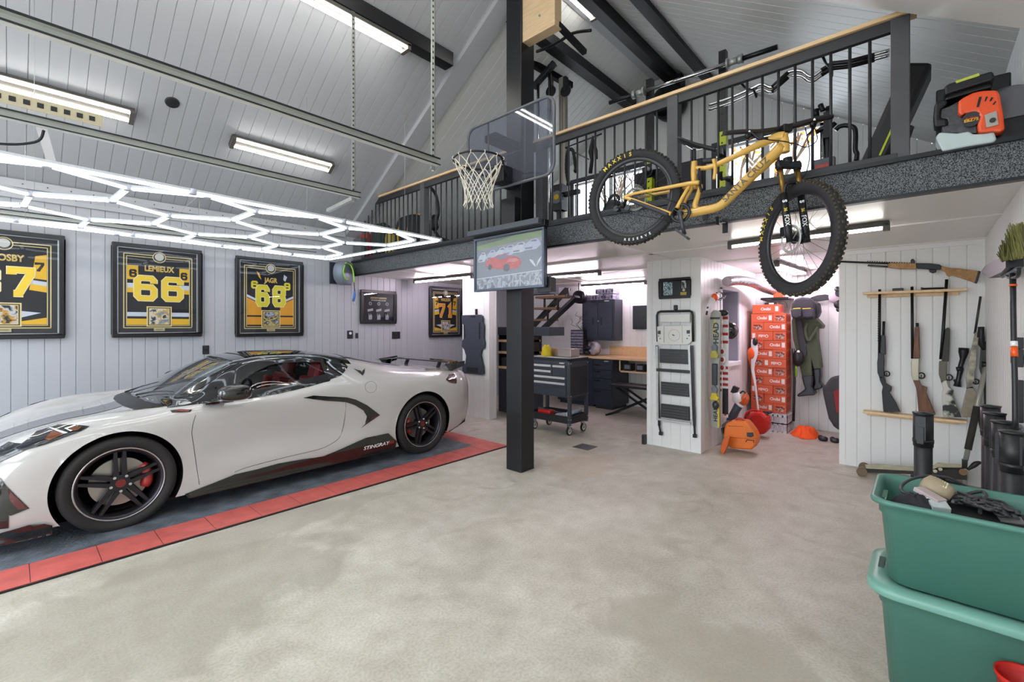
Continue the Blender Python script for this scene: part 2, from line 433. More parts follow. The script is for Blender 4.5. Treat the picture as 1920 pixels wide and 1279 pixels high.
# ---- loft floor
GLIT = mat('glitter_edge', '1b1c1f', .45, metal=.4, col2='82878c', scale=190, contrast=.16, bump=.6, bscale=220)
m = MB(SOFF); m.box(3.78, UB+.05, VR, VL, 2.345, 2.36)
for u in (4.9, 6.1, 7.2): m.box(u-.03, u+.03, VR, VL, 2.335, 2.345)
for v in (.7, 2.3, 4.6, 5.8): m.box(3.78, UB, v-.03, v+.03, 2.335, 2.345)
struct('ceiling', m)
m = MB(mat('loft_boards', '4a4a4c', .6)); m.box(3.78, UG+.1, VR, VL, 2.36, 2.55); struct('floor', m)
m = MB(GLIT); m.box(3.74, 3.78, VR, VL, 2.34, 2.56); m.use(BLKM); m.box(3.715, 3.80, VR, VL, 2.545, 2.572); m.box(3.725, 3.782, VR, VL, 2.325, 2.343)
struct('beam', m)
# ---- ladder pillar (a boxed closet), gun partition, creeper stub wall
def block(name, u0, u1, v0, v1, zt=2.345, w=.12, holes=()):
    m = MB(WHITE)
    planks(m, (u0, v0, 0), EV, EZ, v1-v0, 0, zt, -EU, w=w)
    planks(m, (u0, v0, 0), EU, EZ, u1-u0, 0, zt, -EV, w=w, holes=holes)
    planks(m, (u0, v1, 0), EU, EZ, u1-u0, 0, zt, EV, w=w)
    if u1 < UB-.05: planks(m, (u1, v0, 0), EV, EZ, v1-v0, 0, zt, EU, w=w)
    for a, b in ((u0, v0), (u0, v1)):
        m.box(a-.006, a+.05, b-.006 if b == v0 else b-.05, b+.05 if b == v0 else b+.006, 0, zt)
    return struct(name, m, recalc=False)
HOLE = (6.25-5.5, 6.98-5.5, 1.02, 2.0)
block('wall_pillar', 5.5, UB, 1.96, 2.63, holes=[HOLE])
block('wall_partition', 6.13, UB, VR, .68)
block('wall_stub', 5.2, 5.37, 5.21, 5.84)
# pass-through opening trimmed in white, grey recess behind
m = MB(WHT); m.box(6.2, 7.03, 1.93, 1.96, .97, 1.02); m.box(6.2, 7.03, 1.945, 1.96, 2.0, 2.06); m.box(6.2, 6.25, 1.945, 1.96, 1.0, 2.02); m.box(6.98, 7.03, 1.945, 1.96, 1.0, 2.02)
m.box(6.25, 6.98, 1.96, 2.2, 1.0, 1.02); m.use(mat('recess_grey', '9b9ba6', .5)); m.box(6.25, 6.98, 2.2, 2.22, 1.02, 2.0); m.box(6.25, 6.98, 1.96, 2.2, 2.0, 2.02)
m.box(6.96, 6.98, 1.96, 2.2, 1.02, 2.0); m.box(6.25, 6.26, 1.96, 2.2, 1.02, 2.0)
struct('window_3', m)
# baseboards and ceiling coves
m = MB(WHT); m.box(6.115, 6.13, VR, .68, 2.29, 2.335); struct('trim_5', m)
m = MB(WHT); m.box(UB-.02, UB, .68, 1.96, 2.29, 2.335); struct('trim_6', m)
# loft windows
TRIMD = mat('window_trim_dark', '3b3d43', .45)
for i, (a, b, c, d) in enumerate(WIN):
    t = MB(TRIMD)
    t.box(UG-.03, UG+.01, a-.06, b+.06, d, d+.07); t.box(UG-.03, UG+.01, a-.06, b+.06, c-.06, c)
    t.box(UG-.03, UG+.01, a-.06, a, c, d); t.box(UG-.03, UG+.01, b, b+.06, c, d)
    t.use(WHT); mid = (a+b)/2
    for x0, x1 in ((a, a+.04), (b-.04, b), (mid-.035, mid+.035)): t.box(UG+.02, UG+.06, x0, x1, c, d)
    t.box(UG+.02, UG+.06, a, b, d-.04, d); t.box(UG+.02, UG+.06, a, b, c, c+.04)
    t.use(GLASS); t.box(UG+.035, UG+.04, a, b, c, d)
    o = struct('window_%d' % (i+1), t)
# ---- outdoors seen through the loft windows
LEAF = mat('autumn_leaf', 'd9761a', .7, col2='f2b54a', scale=3)
BARK = mat('bark', '5a4a3c', .8)
def tree(u, v, h, dens, label, leaf=True):
    t = thing('tree', label, 'tree', (u, v, -.1)); m = MB(BARK); tips = []
    def br(p, d, L_, r, n):
        q = p+d*L_; m.tube([p, (p+q)/2+V3((random.uniform(-.05, .05)*L_,)*3), q], [r, r*.8, r*.6], n=6, cap=False)
        if n == 0: tips.append(q); return
        for k in range(3):
            e = (d+V3((random.uniform(-.8, .8), random.uniform(-.8, .8), random.uniform(-.1, .6)))).normalized(); br(q, e, L_*.72, r*.6, n-1)
            tips.append(q+e*L_*.4)
    br(V3((u, v, -.1)), EZ, h*.35, .16, 5 if leaf else 5)
    part('trunk', m, t)
    if leaf:
        l = MB(LEAF)
        for q in tips:
            for k in range(dens):
                c = q+V3([random.gauss(0, .3) for _ in range(3)]); a = V3([random.gauss(0, 1) for _ in range(3)]).normalized()*.07; b = a.cross(V3([random.gauss(0, 1) for _ in range(3)])).normalized()*.05
                l.add([c-a, c-b, c+a, c+b], [(0, 1, 2, 3)])
        o = part('foliage', l, t, recalc=False)
tree(15.5, 3.6, 8.5, 6, 'orange autumn tree seen through the loft window nearer the railing end')
tree(16, 9.5, 8.5, 0, 'bare leafless tree seen through the loft window behind the hung bicycle wheel', leaf=False)
gm = MB(mat('driveway', '9b9b9a', .9, var=.1)); gm.box(UB+.3, 40, -20, 30, -.3, -.1); gm.box(-40, UF-4, -20, 30, -.3, -.02)
struct('ground', gm)
# ================================================================ lamps
def lampmat(name, col, e):
    return mat(name, col, .5, emit=e)
TUBE_W = lampmat('tube_glow', 'fffcf4', 25)
TUBE_P = lampmat('tube_glow_rose', 'ffe9f9', 85)
HEX = lampmat('led_bar_glow', 'e9f3ff', 3.0)
def tube_light(p0, p1, N, label, n=2, power=60, col=(1, .98, .93), m=None, gap=.1, group=None):
    """n fluorescent tubes on a slim batten, shining along N"""
    p0, p1, N = V3(p0), V3(p1), V3(N).normalized(); d = (p1-p0).normalized(); s = d.cross(N)
    t = thing('tube_light', label, 'light', (p0+p1)/2, group=group)
    b = MB(mat('batten_grey', '4b4944', .5)); w = gap*1.5 if n > 1 else .055
    b.obox((p0+p1)/2-N*.03, d, s, N, (p1-p0).length, w, .04); part('batten', b, t, bevel=.004)
    for k in range(n):
        o = s*((k-(n-1)/2)*gap)
        g = MB(m or TUBE_W); g.cyl(p0+d*.04+o, p1-d*.04+o, .014, n=12); part('tube', g, t)
    for p, e in ((p0, d), (p1, -d)):
        c = MB(mat('end_cap_grey', '5a5552', .5)); c.obox(p+e*.02-N*.006, d, s, N, .04, w, .06); part('end_cap', c, t)
    return t
NLn = NL
def onroof(u, v, off=.05): return V3((u, v, roofz(v)))+(NL if v > VRG else NR)*off
PW = 42
a = tube_light(onroof(-1.55, 5.9, .07), onroof(.83, 5.9, .07), NL, 'twin tube ceiling light beside the round ceiling speaker, cut by the left frame edge', power=PW*2)
tube_light(onroof(1.68, 5.88, .07), onroof(2.88, 5.88, .07), NL, 'short twin tube ceiling light between the speaker and the loft', power=PW)
tube_light((.45, 4.2, 4.54), (2.92, 4.2, 4.54), (0, 0, -1), 'long twin tube light under the black roof beam', power=PW*2)
tube_light((3.9, 2.97, 5.3), (4.83, 2.97, 5.3), (0, 0, -1), 'twin tube light on the ridge over the loft', power=PW)
# unseen tube lights added out of frame to brighten the loft and right bay
tube_light(onroof(-1.6, 1.2, .07), onroof(.5, 1.2, .07), NR, 'unseen added twin tube ceiling light over the right bay', power=PW*2)
tube_light((.3, 2.97, 5.3), (2.7, 2.97, 5.3), (0, 0, -1), 'unseen added twin tube light on the ridge in front of the loft', power=PW*2)
tube_light(onroof(.6, 1.5, .07), onroof(3.0, 1.5, .07), NR, 'unseen added twin tube ceiling light on the right roof slope in front of the loft', power=PW*2)
tube_light(onroof(-1.9, 4.0, .3), onroof(.3, 4.0, .3), NL, 'unseen twin tube ceiling light high over the car bay doors', power=PW*2)
def q(p, z): return PZ(p[0], p[1], z)
zc = 2.29
tube_light(q((777, 529), zc), q((887, 519), zc), -EZ, 'single tube light under the loft in front of the framed number 71 jersey', n=1, power=PW*.8, m=TUBE_P, col=(1, .93, .99))
tube_light(q((985, 524), zc), q((1126, 513), zc), -EZ, 'single tube light under the loft behind the advertising sign', n=1, power=PW*.8, m=TUBE_P, col=(1, .92, .99))
tube_light(q((1088, 539), zc), q((1212, 531), zc), -EZ, 'single tube light under the loft over the grey wall cabinet', n=1, power=PW*.8, m=TUBE_P, col=(1, .86, 1))
tube_light(q((1366, 463), zc), q((1668, 426), zc), -EZ, 'single tube light under the loft behind the hung front bicycle wheel', n=1, power=PW*.8, m=TUBE_W)
tube_light(PZ(1446, 497, 2.29), PZ(1500, 513, 2.29), -EZ, 'short twin tube light in the storage nook above the orange box tower', n=2, power=PW*.5, m=TUBE_P, col=(1, .87, 1), gap=.12)
# round black ceiling speaker
p = None
c = None
t_ = 5.926/( (HY-192)/F + ray(323, 192).y*0 + 0) if False else None
r_ = ray(323, 192); tt = (EL+VL*mL-EYE)/(r_.z+mL*r_.y); c = V3((0, 0, EYE))+r_*tt
m = MB(mat('speaker_black', '16161a', .6)); m.lathe([(0, .015), (.05, .015), (.06, .01), (.063, 0)], c, NL, 28)
solo('ceiling_speaker', m, 'round black speaker set in the sloped white ceiling', 'speaker')
# ================================================================ garage door tracks
def track(p0, p1, hang, label):
    p0, p1 = V3(p0), V3(p1); t = thing('door_track', label, 'garage door track', p1, group=None)
    r = MB(mat('track_zinc', 'd3d5cf', .45, metal=.15, var=.08, scale=6)); L_ = p1.x-p0.x; y = p1.y; z = p1.z
    r.box(p0.x, p1.x, y-.004, y+.004, z-.026, z+.026)
    r.box(p0.x, p1.x, y-.045, y, z+.022, z+.028); r.box(p0.x, p1.x, y-.045, y, z-.028, z-.022)
    r.use(BLKM).box(p0.x, p1.x, y-.05, y-.043, z-.028, z-.020); r.box(p0.x, p1.x, y-.05, y-.043, z+.018, z+.028)
    part('rail', r, t)
    for (hu, hz, dv) in hang:
        h = MB(STEEL); zt = roofz(y+dv)
        h.box(hu-.018, hu+.018, y+.005, y+.009, z-.06, zt); h.box(hu+.014, hu+.018, y+.005, y+.04, z-.06, zt)
        h.use(BLKM); k = z
        while k < zt: h.box(hu-.006, hu+.006, y+.0035, y+.0048, k, k+.018); k += .045
        part('hanger', h, t)
    return t
track((-2.2, 2.84, 2.8), (2.25, 2.84, 2.8), [(2.22, 0, 0), (-1.0, 0, 0)], 'galvanised garage door track ending in front of the basketball hoop')
tk = track((-2.2, 4.13, 2.8), (2.3, 4.13, 2.8), [(2.25, 0, 0)], 'galvanised garage door track just above the hexagon light grid')
b = MB(STEEL); b.bar((2.27, 4.15, 2.78), (2.29, 4.75, 2.76), .035, .035); part('brace', b, tk)
b = MB(mat('perforated_cream', 'b5ad94', .5, metal=.4)); b.box(-.9, .42, 4.13, 4.136, 2.87, 2.95); b.use(BLKM)
k = -.85
while k < .41: b.box(k, k+.03, 4.127, 4.131, 2.895, 2.925); k += .06
part('perforated_angle', b, tk)
b = MB(WHT); b.bar((.13, 4.15, 2.78), (.2, 4.7, 2.70), .05, .012); part('strap', b, tk)
tk = track((-2.2, 6.62, 2.62), (3.0, 6.62, 2.62), [], 'galvanised garage door track close along the long white wall')
for u in (1.55,):
    b = MB(STEEL); b.bar((u, 6.6, 2.62), (u, 6.6, 3.12), .035, .004); b.bar((u, 6.6, 3.12), (u-.22, 6.62, 2.85), .035, .004); b.bar((u-.22, 6.62, 2.85), (u-.12, 6.6, 2.72), .035, .004); part('hanger', b, tk)
b = MB(BLKM); b.tube(cr([(-.5, 4.3, 2.66), (-.1, 4.2, 2.63), (.1, 4.16, 2.68), (.14, 4.13, 2.76)], 6), .008)
solo('cable', b, 'black cable looping to the end of the white strap on the track', 'cable')
# ================================================================ hexagon LED grid
HZ = 2.52
hx = thing('hexagon_light_grid', 'large glowing hexagon LED light grid hung flat over the white sports car', 'light', (1.5, 5.3, HZ))
def hp(u, v): return V3((u-.05*(v-4.1), v+.055*(u-1.0), HZ))
SEG = []
du = .87
for k in range(-3, 4):
    u = .585+du*k
    A0, A1 = (u, 4.32), (u, 4.84)
    if -1.5 < u < 3.3: SEG.append((A0, A1))
    for s in (-1, 1):
        un = u+s*du/2
        if -1.6 < un < 3.3 and -1.6 < u < 3.3:
            SEG.append((A0, (un, 4.10))); SEG.append((A1, (un, 5.10)))
    w_ = u+du/2
    if -1.6 < w_ < 3.0: SEG.append(((w_, 5.10), (w_, 5.62)))
    for s in (-1, 1):
        un = w_+s*du/2
        if -1.6 < un < 3.3 and -1.6 < w_ < 3.0: SEG.append(((w_, 5.62), (un, 5.88)))
    if -1.6 < u < 3.3: SEG.append(((u, 5.88), (u, 6.34)))
    for s in (-1, 1):
        un = u+s*du/2
        if -1.6 < un < 3.2 and -1.6 < u < 3.3: SEG.append(((u, 6.34), (un, 6.46)))
FR = [(-1.55, 4.07), (3.38, 4.07), (3.34, 6.52), (-1.55, 6.52)]
for a_, b_ in zip(FR, FR[1:]+FR[:1]):
    n_ = 4 if abs(a_[0]-b_[0]) > 1 else 2
    for i in range(n_):
        SEG.append(((a_[0]+(b_[0]-a_[0])*i/n_, a_[1]+(b_[1]-a_[1])*i/n_), (a_[0]+(b_[0]-a_[0])*(i+1)/n_, a_[1]+(b_[1]-a_[1])*(i+1)/n_)))
SHELL = mat('led_bar_shell', 'c9cdd2', .4)
seen = set(); nodes = set()
for a_, b_ in SEG:
    if (a_, b_) in seen: continue
    seen.add((a_, b_)); nodes.add(a_); nodes.add(b_)
    p, q_ = hp(*a_), hp(*b_); d = (q_-p).normalized(); p2 = p+d*.022; q2 = q_-d*.022
    g = MB(HEX); g.bar(p2, q2, .026, .018); g.use(SHELL).bar(p2+EZ*.018, q2+EZ*.018, .033, .016); part('light_bar', g, hx)
for n_ in sorted(nodes):
    c = MB(mat('connector_clear', 'c4c9d6', .3)); c.cyl(hp(*n_)-EZ*.014, hp(*n_)+EZ*.026, .027, n=6); part('connector', c, hx)
for (u, v, z) in ((.17, 5.1, 3), (2.3, 5.1, 3), (3.2, 4.5, 2.56), (.2, 6.3, 3), (2.3, 6.3, 3)):
    h = MB(STEEL); q_ = hp(u, v); h.cyl(q_, (q_.x, q_.y, roofz(q_.y)-.01), .002, n=5); part('suspension_wire', h, hx)
# ================================================================ basketball hoop
U0 = 3.17
bh = thing('basketball_hoop', 'basketball hoop with clear backboard and white net on the black column', 'basketball hoop', (U0, 2.95, 2.6))
def rrect(v0, v1, z0, z1, r, n=5, U=U0):
    o = []
    for cv, cz, a0 in ((v1-r, z1-r, 0), (v0+r, z1-r, PI/2), (v0+r, z0+r, PI), (v1-r, z0+r, 1.5*PI)):
        for i in range(n+1):
            a = a0+PI/2*i/n; o.append(V3((U, cv+r*math.cos(a), cz+r*math.sin(a))))
    return o
BV0, BV1, BZ0, BZ1 = 2.375, 3.49, 2.845, 3.545
bp_ = MB(pane('backboard_clear', 'd3d7e0', .0, .03, k=1.0, haze=.055)); bp_.prism(rrect(BV0, BV1, BZ0, BZ1, .1), (.006, 0, 0)); part('backboard', bp_, bh)
RIMF = mat('backboard_rim', '55585f', .25)
bf = MB(RIMF); bf.tube(rrect(BV0+.005, BV1-.005, BZ0+.005, BZ1-.005, .1, U=U0+.003), .014, closed=True, n=8)
part('backboard_frame', bf, bh)
for v in (3.2, 2.72):
    bf = MB(RIMF); bf.tube([(U0+.012, v, BZ0), (U0+.012, v, BZ1)], .009); part('moulded_rib', bf, bh)
bf = MB(RIMF); bf.tube(cr([(U0+.012, 3.02, BZ0+.02), (U0+.012, 3.02, 3.1), (U0+.012, 2.95, 3.15), (U0+.012, 2.75, 3.15)], 5), .007)
part('moulded_rib', bf, bh)
RC = V3((2.80, 2.94, 2.995)); RRr = .222
rm = MB(BLKM); rm.tube(arc(RC, RRr, 0, 2*PI, 36, EU, EV)[:-1], .009, closed=True)
rm.tube(cr([RC+V3((.05, RRr, 0)), RC+V3((.22, .13, -.06)), (U0-.03, 2.99, 2.9)], 6), .008); rm.tube(cr([RC+V3((.05, -RRr, 0)), RC+V3((.22, -.13, -.06)), (U0-.03, 2.89, 2.9)], 6), .008)
part('rim', rm, bh)
rb = MB(BLKM); rb.box(U0-.13, U0, 2.86, 3.02, 2.86, 3.01); part('rim_mount', rb, bh, bevel=.01)
nt_ = MB(mat('net_cord', 'e6e1d2', .8)); K = 12
rings = [(RRr-.004, 0), (.19, -.07), (.16, -.15), (.135, -.22), (.125, -.29), (.12, -.36), (.135, -.41)]
for k in range(K):
    for sg in (1, -1):
        pts = []
        for i, (r, z) in enumerate(rings):
            a = 2*PI*(k+sg*.5*(i if i < 6 else 5.6))/K
            pts.append(RC+V3((r*math.cos(a), r*math.sin(a), z+(.006*math.sin(k*3)))))
        nt_.tube(cr(pts, 3), .0042, n=5)
    a = 2*PI*k/K; nt_.tube(arc(RC+V3((RRr*math.cos(a), RRr*math.sin(a), 0)), .013, 0, 2*PI, 8, V3((math.cos(a), math.sin(a), 0)), EZ), .004, n=5)
part('net', nt_, bh)
for q_ in ((U0+.01, 3.53, 3.10, 3.25, 2.95, 3.02), (U0+.01, 3.53, 3.10, 3.25, 3.35, 3.42), (3.44, 3.53, 3.08, 3.27, 2.55, 2.84)): mt = MB(BLKM); mt.box(*q_); part('mount', mt, bh, bevel=.005)
# ================================================================ advertising sign on the column
U1 = 3.38
sg = thing('poster_sign', 'framed sports car advertising sign with a lamp hood on the column', 'sign', (U1, 3.1, 1.88))
SV0, SV1, SZ0, SZ1 = .782*U1, 1.066*U1, 1.885, 2.455
SFR = mat('sign_frame', '5b6471', .35, metal=.5)
m = MB(SFR); b_ = .022
bars(m, SV0, SV1, SZ0, SZ1, b_, U1-.02, U1+.02, 'v')
part('frame', m, sg, bevel=.003)
m = MB(BLKM); m.box(U1+.012, U1+.035, SV0, SV1, SZ0, SZ1); m.box(U1+.03, 3.53, 2.95, 3.27, 1.95, 2.4); m.box(U1+.035, U1+.12, SV0-.04, SV0+.12, SZ0-.04, SZ0+.1); part('back_box', m, sg)
# poster artwork: road, row of pale classics, a red coupe, a strip of small pictures
def pc(name, c): return mat(name, c, .45)  # poster colours paled, glare washed into them
def S2(x, y, d=0): return V3((U1+.008-d, SV1-b_-(SV1-SV0-2*b_)*x, SZ1-b_-(SZ1-SZ0-2*b_)*y))
m = MB(pc('poster_road', '8d939b'))
def poly(pts, mt_, d): m.use(mt_).add([S2(x, y, d) for x, y in pts], [list(range(len(pts)))])
poly([(0, 0), (1, 0), (1, 1), (0, 1)], pc('poster_road', '8d939b'), 0)
poly([(0, 0), (1, 0), (1, .14), (.55, .13), (0, .2)], pc('poster_grass', '8ba35f'), .0008)
poly([(0, .0), (.62, .0), (.35, .06), (0, .1)], pc('poster_trees', '5c6a55'), .0012)
poly([(.3, .16), (1, .12), (1, .2), (.45, .22)], pc('poster_path', 'aaa6a6'), .0012)
for i, x in enumerate((.02, .16, .30, .41, .55, .72)):
    w_ = .13+.02*i; y = .32-.022*i; cc = pc('poster_pale_car%d' % (i % 2), 'c9cfe0' if i % 2 else 'd8dbe2')
    poly([(x, y+.07), (x+.02, y), (x+w_*.35, y-.03), (x+w_*.5, y-.07), (x+w_*.85, y-.07), (x+w_, y-.02), (x+w_+.02, y+.05), (x+w_*.8, y+.12), (x+w_*.1, y+.12)], cc, .0016+i*.0002)
    poly([(x+w_*.45, y-.03), (x+w_*.55, y-.055), (x+w_*.8, y-.055), (x+w_*.85, y-.02)], pc('poster_glass', '7d879a'), .0032)
    poly([(x+w_*.12, y+.07), (x+w_*.6, y+.07), (x+w_*.55, y+.1), (x+w_*.15, y+.1)], pc('poster_grille', '8a8e96'), .0032)
poly([(.15, .47), (.19, .40), (.30, .37), (.36, .34), (.46, .34), (.54, .40), (.63, .42), (.69, .49), (.69, .58), (.64, .64), (.48, .66), (.36, .62), (.2, .57), (.15, .53)], pc('poster_red', 'd9553f'), .0036)
poly([(.30, .40), (.37, .355), (.46, .355), (.52, .41), (.40, .44)], pc('poster_glass', '7d879a'), .0042)
poly([(.52, .44), (.62, .45), (.67, .5), (.6, .52), (.5, .49)], pc('poster_rose', 'e58a80'), .0042)
for cx, cy, r in ((.22, .56, .035), (.48, .61, .05)):
    poly([(cx+r*math.cos(2*PI*k/14), cy+1.55*r*math.sin(2*PI*k/14)) for k in range(14)], pc('poster_dark', '4a4d55'), .0046)
for pts in ([(.81, .50), (.86, .53), (.895, .62), (.895, .66), (.83, .56)], [(.98, .47), (.93, .54), (.91, .62), (.905, .66), (.96, .55)]):
    poly(pts, pc('poster_white', 'e6e8ee'), .0046)
poly([(0, .77), (1, .72), (1, .735), (0, .785)], pc('poster_white', 'e6e8ee'), .0046)
strip = ['b0474a', 'd9dbe0', '9a9fa8', 'c75a45', 'a8b0b8', '8f3b38']
for i in range(6):
    poly([(i/6+.005, .79-.008*i), ((i+1)/6-.005, .785-.008*i), ((i+1)/6-.005, .99), (i/6+.005, .99)], pict('poster_photo%d' % i, [strip[i], '8d939b', 'd0d3d8', '7b8089'], 14, i*3.1), .005)
part('poster', m, sg, recalc=False)
m = MB(pane('sign_glass', 'f0f2f4', .0, .12, k=.35, haze=.22)); m.add([S2(0, 0, .012), S2(1, 0, .012), S2(1, 1, .012), S2(0, 1, .012)], [(0, 1, 2, 3)]); part('glass_pane', m, sg, recalc=False)  # haze stands in for glare on the sign glass
m = MB(mat('hood_grey', '454a54', .4)); m.box(U1-.1, U1-.03, SV0-.0, SV1+.02, 2.475, 2.53); m.use(BLKM).box(U1-.03, U1+.04, SV0-.02, SV1, 2.46, 2.525); part('lamp_hood', m, sg, bevel=.006)
# chin-up bar and its plywood board
m = MB(wood('plywood', 'c2a680', 'd3ba97', sx=(2, 2, 14))); m.box(3.55, 3.66, 2.655, 3.07, 4.45, 5.1)
pb = thing('pull_up_bar', 'black pull-up bar bolted to a plywood board at the column top', 'pull-up bar', (3.6, 2.86, 4.45)); part('plywood_board', m, pb, bevel=.003)
m = MB(CHROME)
for z in (4.62, 4.86): m.cyl((3.55, 2.84, z), (3.54, 2.84, z), .012, n=8)
part('bolt', m, pb)
m = MB(BLKM); m.bar((3.62, 2.67, 4.49), (4.1, 2.67, 4.43), .05, .05); m.tube(cr([PU(1006, 97, 3.95), PU(1030, 88, 3.95), PU(1052, 76, 3.95), PU(1075, 62, 3.95), PU(1108, 57, 3.95)], 5), .016); part('bar', m, pb)
# ================================================================ loft railing
RZ0, RZ1 = 2.575, 3.46
rl = thing('loft_railing', 'black metal railing with wooden handrail along the loft edge', 'railing', (3.77, 3.4, RZ0))
m = MB(RAILW); m.box(3.72, 3.84, .03, 6.72, RZ1, RZ1+.028); part('handrail', m, rl, bevel=.005)
DG = mat('railing_charcoal', '2b2c30', .5, var=.12, scale=9)
m = MB(DG); m.box(3.745, 3.785, .12, 6.7, RZ1-.075, RZ1); part('top_rail', m, rl, bevel=.003)
m = MB(DG); m.box(3.73, 3.79, .12, 6.7, RZ0-.003, RZ0+.03); part('bottom_rail', m, rl, bevel=.003)
posts = [.107, 1.565, 3.0, 5.03]
for v in posts:
    m = MB(mat('post_charcoal', '4a4a4e', .6, var=.15, scale=6)); m.box(3.735, 3.825, v-.046, v+.046, RZ0, RZ1-.002); part('post', m, rl, bevel=.004)
bal = MB(DG); bal.cyl((0, 0, RZ0+.02), (0, 0, RZ1-.06), .0095, n=8)
w0 = W[rl.name]; bme = add_mesh('baluster', bal, Matrix.Translation((0, 0, -RZ0)))
def row(a, b):
    n = round((b-a)/.106)
    for i in range(1, n):
        v = a+(b-a)*i/n; o = bpy.data.objects.new('baluster', bme); COL.objects.link(o); o.parent = rl; o.location = (-.005, v-3.4, 0); W[o.name] = w0
row(.153, 1.52); row(1.61, 2.95); row(3.05, 4.98); row(5.08, 6.66)
# ================================================================ mountain bike
BK = mat('bike_yellow', 'd6aa4e', .35, coat=.4)
bike = thing('mountain_bike', 'yellow full suspension mountain bike hung against the loft edge', 'bicycle', (3.3, 1.2, 1.7))
P0 = V3((3.257, 1.677, 2.52)); e_ = V3((.151, -.989, 0)).normalized(); n_ = V3((-.989, -.151, 0)).normalized()
def fp(x, y, off=0):
    q = ray(x, y); E0 = V3((0, 0, EYE)); t = (P0-E0).dot(n_)/q.dot(n_); return E0+q*t+n_*off
TYRE = mat('bike_tyre', '26262a', .8); KNOB = mat('bike_tyre_knob', '35322c', .9)
def wheel(c, w, knobm, name, disc=True):
    c = V3(c); w = V3(w).normalized(); up = EZ; ax = w.cross(up).normalized(); Rr = .365; tw = .030
    t = MB(TYRE); prof = [(.30, .013), (.318, .024), (.34, .030), (.358, .024), (.366, .012), (.366, -.012), (.358, -.024), (.34, -.030), (.318, -.024), (.30, -.013)]
    t.lathe(prof, c, ax, 56, closed=True)
    t.use(knobm)
    for k in range(76):
        a = 2*PI*k/76; r = w*math.cos(a)+up*math.sin(a); tg = -w*math.sin(a)+up*math.cos(a)
        t.obox(c+r*.369+ax*(.009 if k % 2 else -.009), r, tg, ax, .008, .014, .011)
        for s in (-1, 1):
            rs = (r+ax*s*.55).normalized(); t.obox(c+r*.358+ax*s*.0265, rs, tg, rs.cross(tg), .009, .015, .010)
    wp = part(name, t, bike)
    m = MB(mat('rim_black', '222226', .35)); m.lathe([(.302, .014), (.283, .014), (.279, 0), (.283, -.014), (.302, -.014)], c, ax, 48); part('rim', m, wp)
    m = MB(mat('spoke', '4a4a4d', .3, metal=.8))
    for k in range(28):
        a = 2*PI*k/28; s = .022 if k % 2 else -.022; b2 = a+(.5 if (k//2) % 2 else -.5)
        m.cyl(c+(w*math.cos(b2)+up*math.sin(b2))*.025+ax*s, c+(w*math.cos(a)+up*math.sin(a))*.282, .0011, n=4, cap=False)
    part('spokes', m, wp)
    m = MB(BLKM); m.cyl(c-ax*.055, c+ax*.055, .016, n=14); m.cyl(c-ax*.03, c-ax*.02, .03, n=14); m.cyl(c+ax*.02, c+ax*.03, .03, n=14); part('hub', m, wp)
    if disc:
        m = MB(STEEL)
        m.lathe([(.092, -.001), (.092, .001), (.074, .001), (.074, -.001)], c+ax*disc, ax, 32, closed=True)
        for k in range(6):
            a = 2*PI*k/6; m.bar(c+ax*disc+(w*math.cos(a)+up*math.sin(a))*.02, c+ax*disc+(w*math.cos(a+.6)+up*math.sin(a+.6))*.076, .006, .002)
        part('brake_disc', m, wp)
    return wp, ax
def tyretext(c, w, ax_s, txt, a0, da, wp):
    """ax_s: outward sidewall direction facing the viewer"""
    m = MB(mat('tyre_print', 'e0c83a', .5)); ax = ax_s
    for i, ch in enumerate(txt):
        a = a0-da*i; r = w*math.cos(a)+EZ*math.sin(a)
        right = ax.cross(-r) if False else EZ.cross(ax)  # reading direction at the wheel top
        td = r.cross(ax)*-1
        if td.dot(right*math.sin(a)+V3((0, 0, 0))) < 0 and math.sin(a) > .2: td = -td
        mtext(m, ch, .04, c+r*.331+ax*.032, td, r, MC['tyre_print'], bold=.03)
    part('lettering', m, wp, recalc=False)
wl, axr = wheel(P0, e_, KNOB, 'rear_wheel', disc=(.055 if (e_.cross(EZ)).dot(n_) < 0 else -.055))
fr_c = V3((3.42, .60, 2.08)); fw = V3((-.676, -.737, 0)).normalized()
wf, axf = wheel(fr_c, fw, mat('bike_tyre_knob_front', '4a4230', .9), 'front_wheel', disc=.05)
# outward directions that face the camera
def facing(c, ax): return ax if ax.dot(V3((0, 0, EYE))-V3(c)) > 0 else -ax
fa = facing(P0, axr); wv = e_  # screen-right = e_
m = MB(mat('tyre_print', 'e0c83a', .5)); m2 = MB(WHT)
def arctext(mb, c, w, fc, txt, a0, da, mt_, size=.042, r0=.331, flip=False):
    for i, ch in enumerate(txt):
        a = a0+da*i; r = w*math.cos(a)+EZ*math.sin(a); td = EZ.cross(-fc) if False else None
        up = r if not flip else -r; td = up.cross(fc)
        mtext(mb, ch, size, c+r*r0+fc*.031, td, up, mt_, bold=.02)
arctext(m, P0, wv, fa, 'MAXXIS', 2.28, -.135, MC['tyre_print']); part('lettering', m, wl, recalc=False)
arctext(m2, P0, wv, fa, 'RESERVE', 4.55, .1, WHT, size=.026, flip=True); part('lettering', m2, wl, recalc=False)
ff = facing(fr_c, axf); rr_ = EZ.cross(ff)*1.0
wfs = fw if fw.dot(V3((.6714, -.7411, 0))) > 0 else -fw
m = MB(MC['tyre_print']); arctext(m, fr_c, wfs, ff, 'MAXXIS', 2.95, -.135, MC['tyre_print']); part('lettering', m, wf, recalc=False)
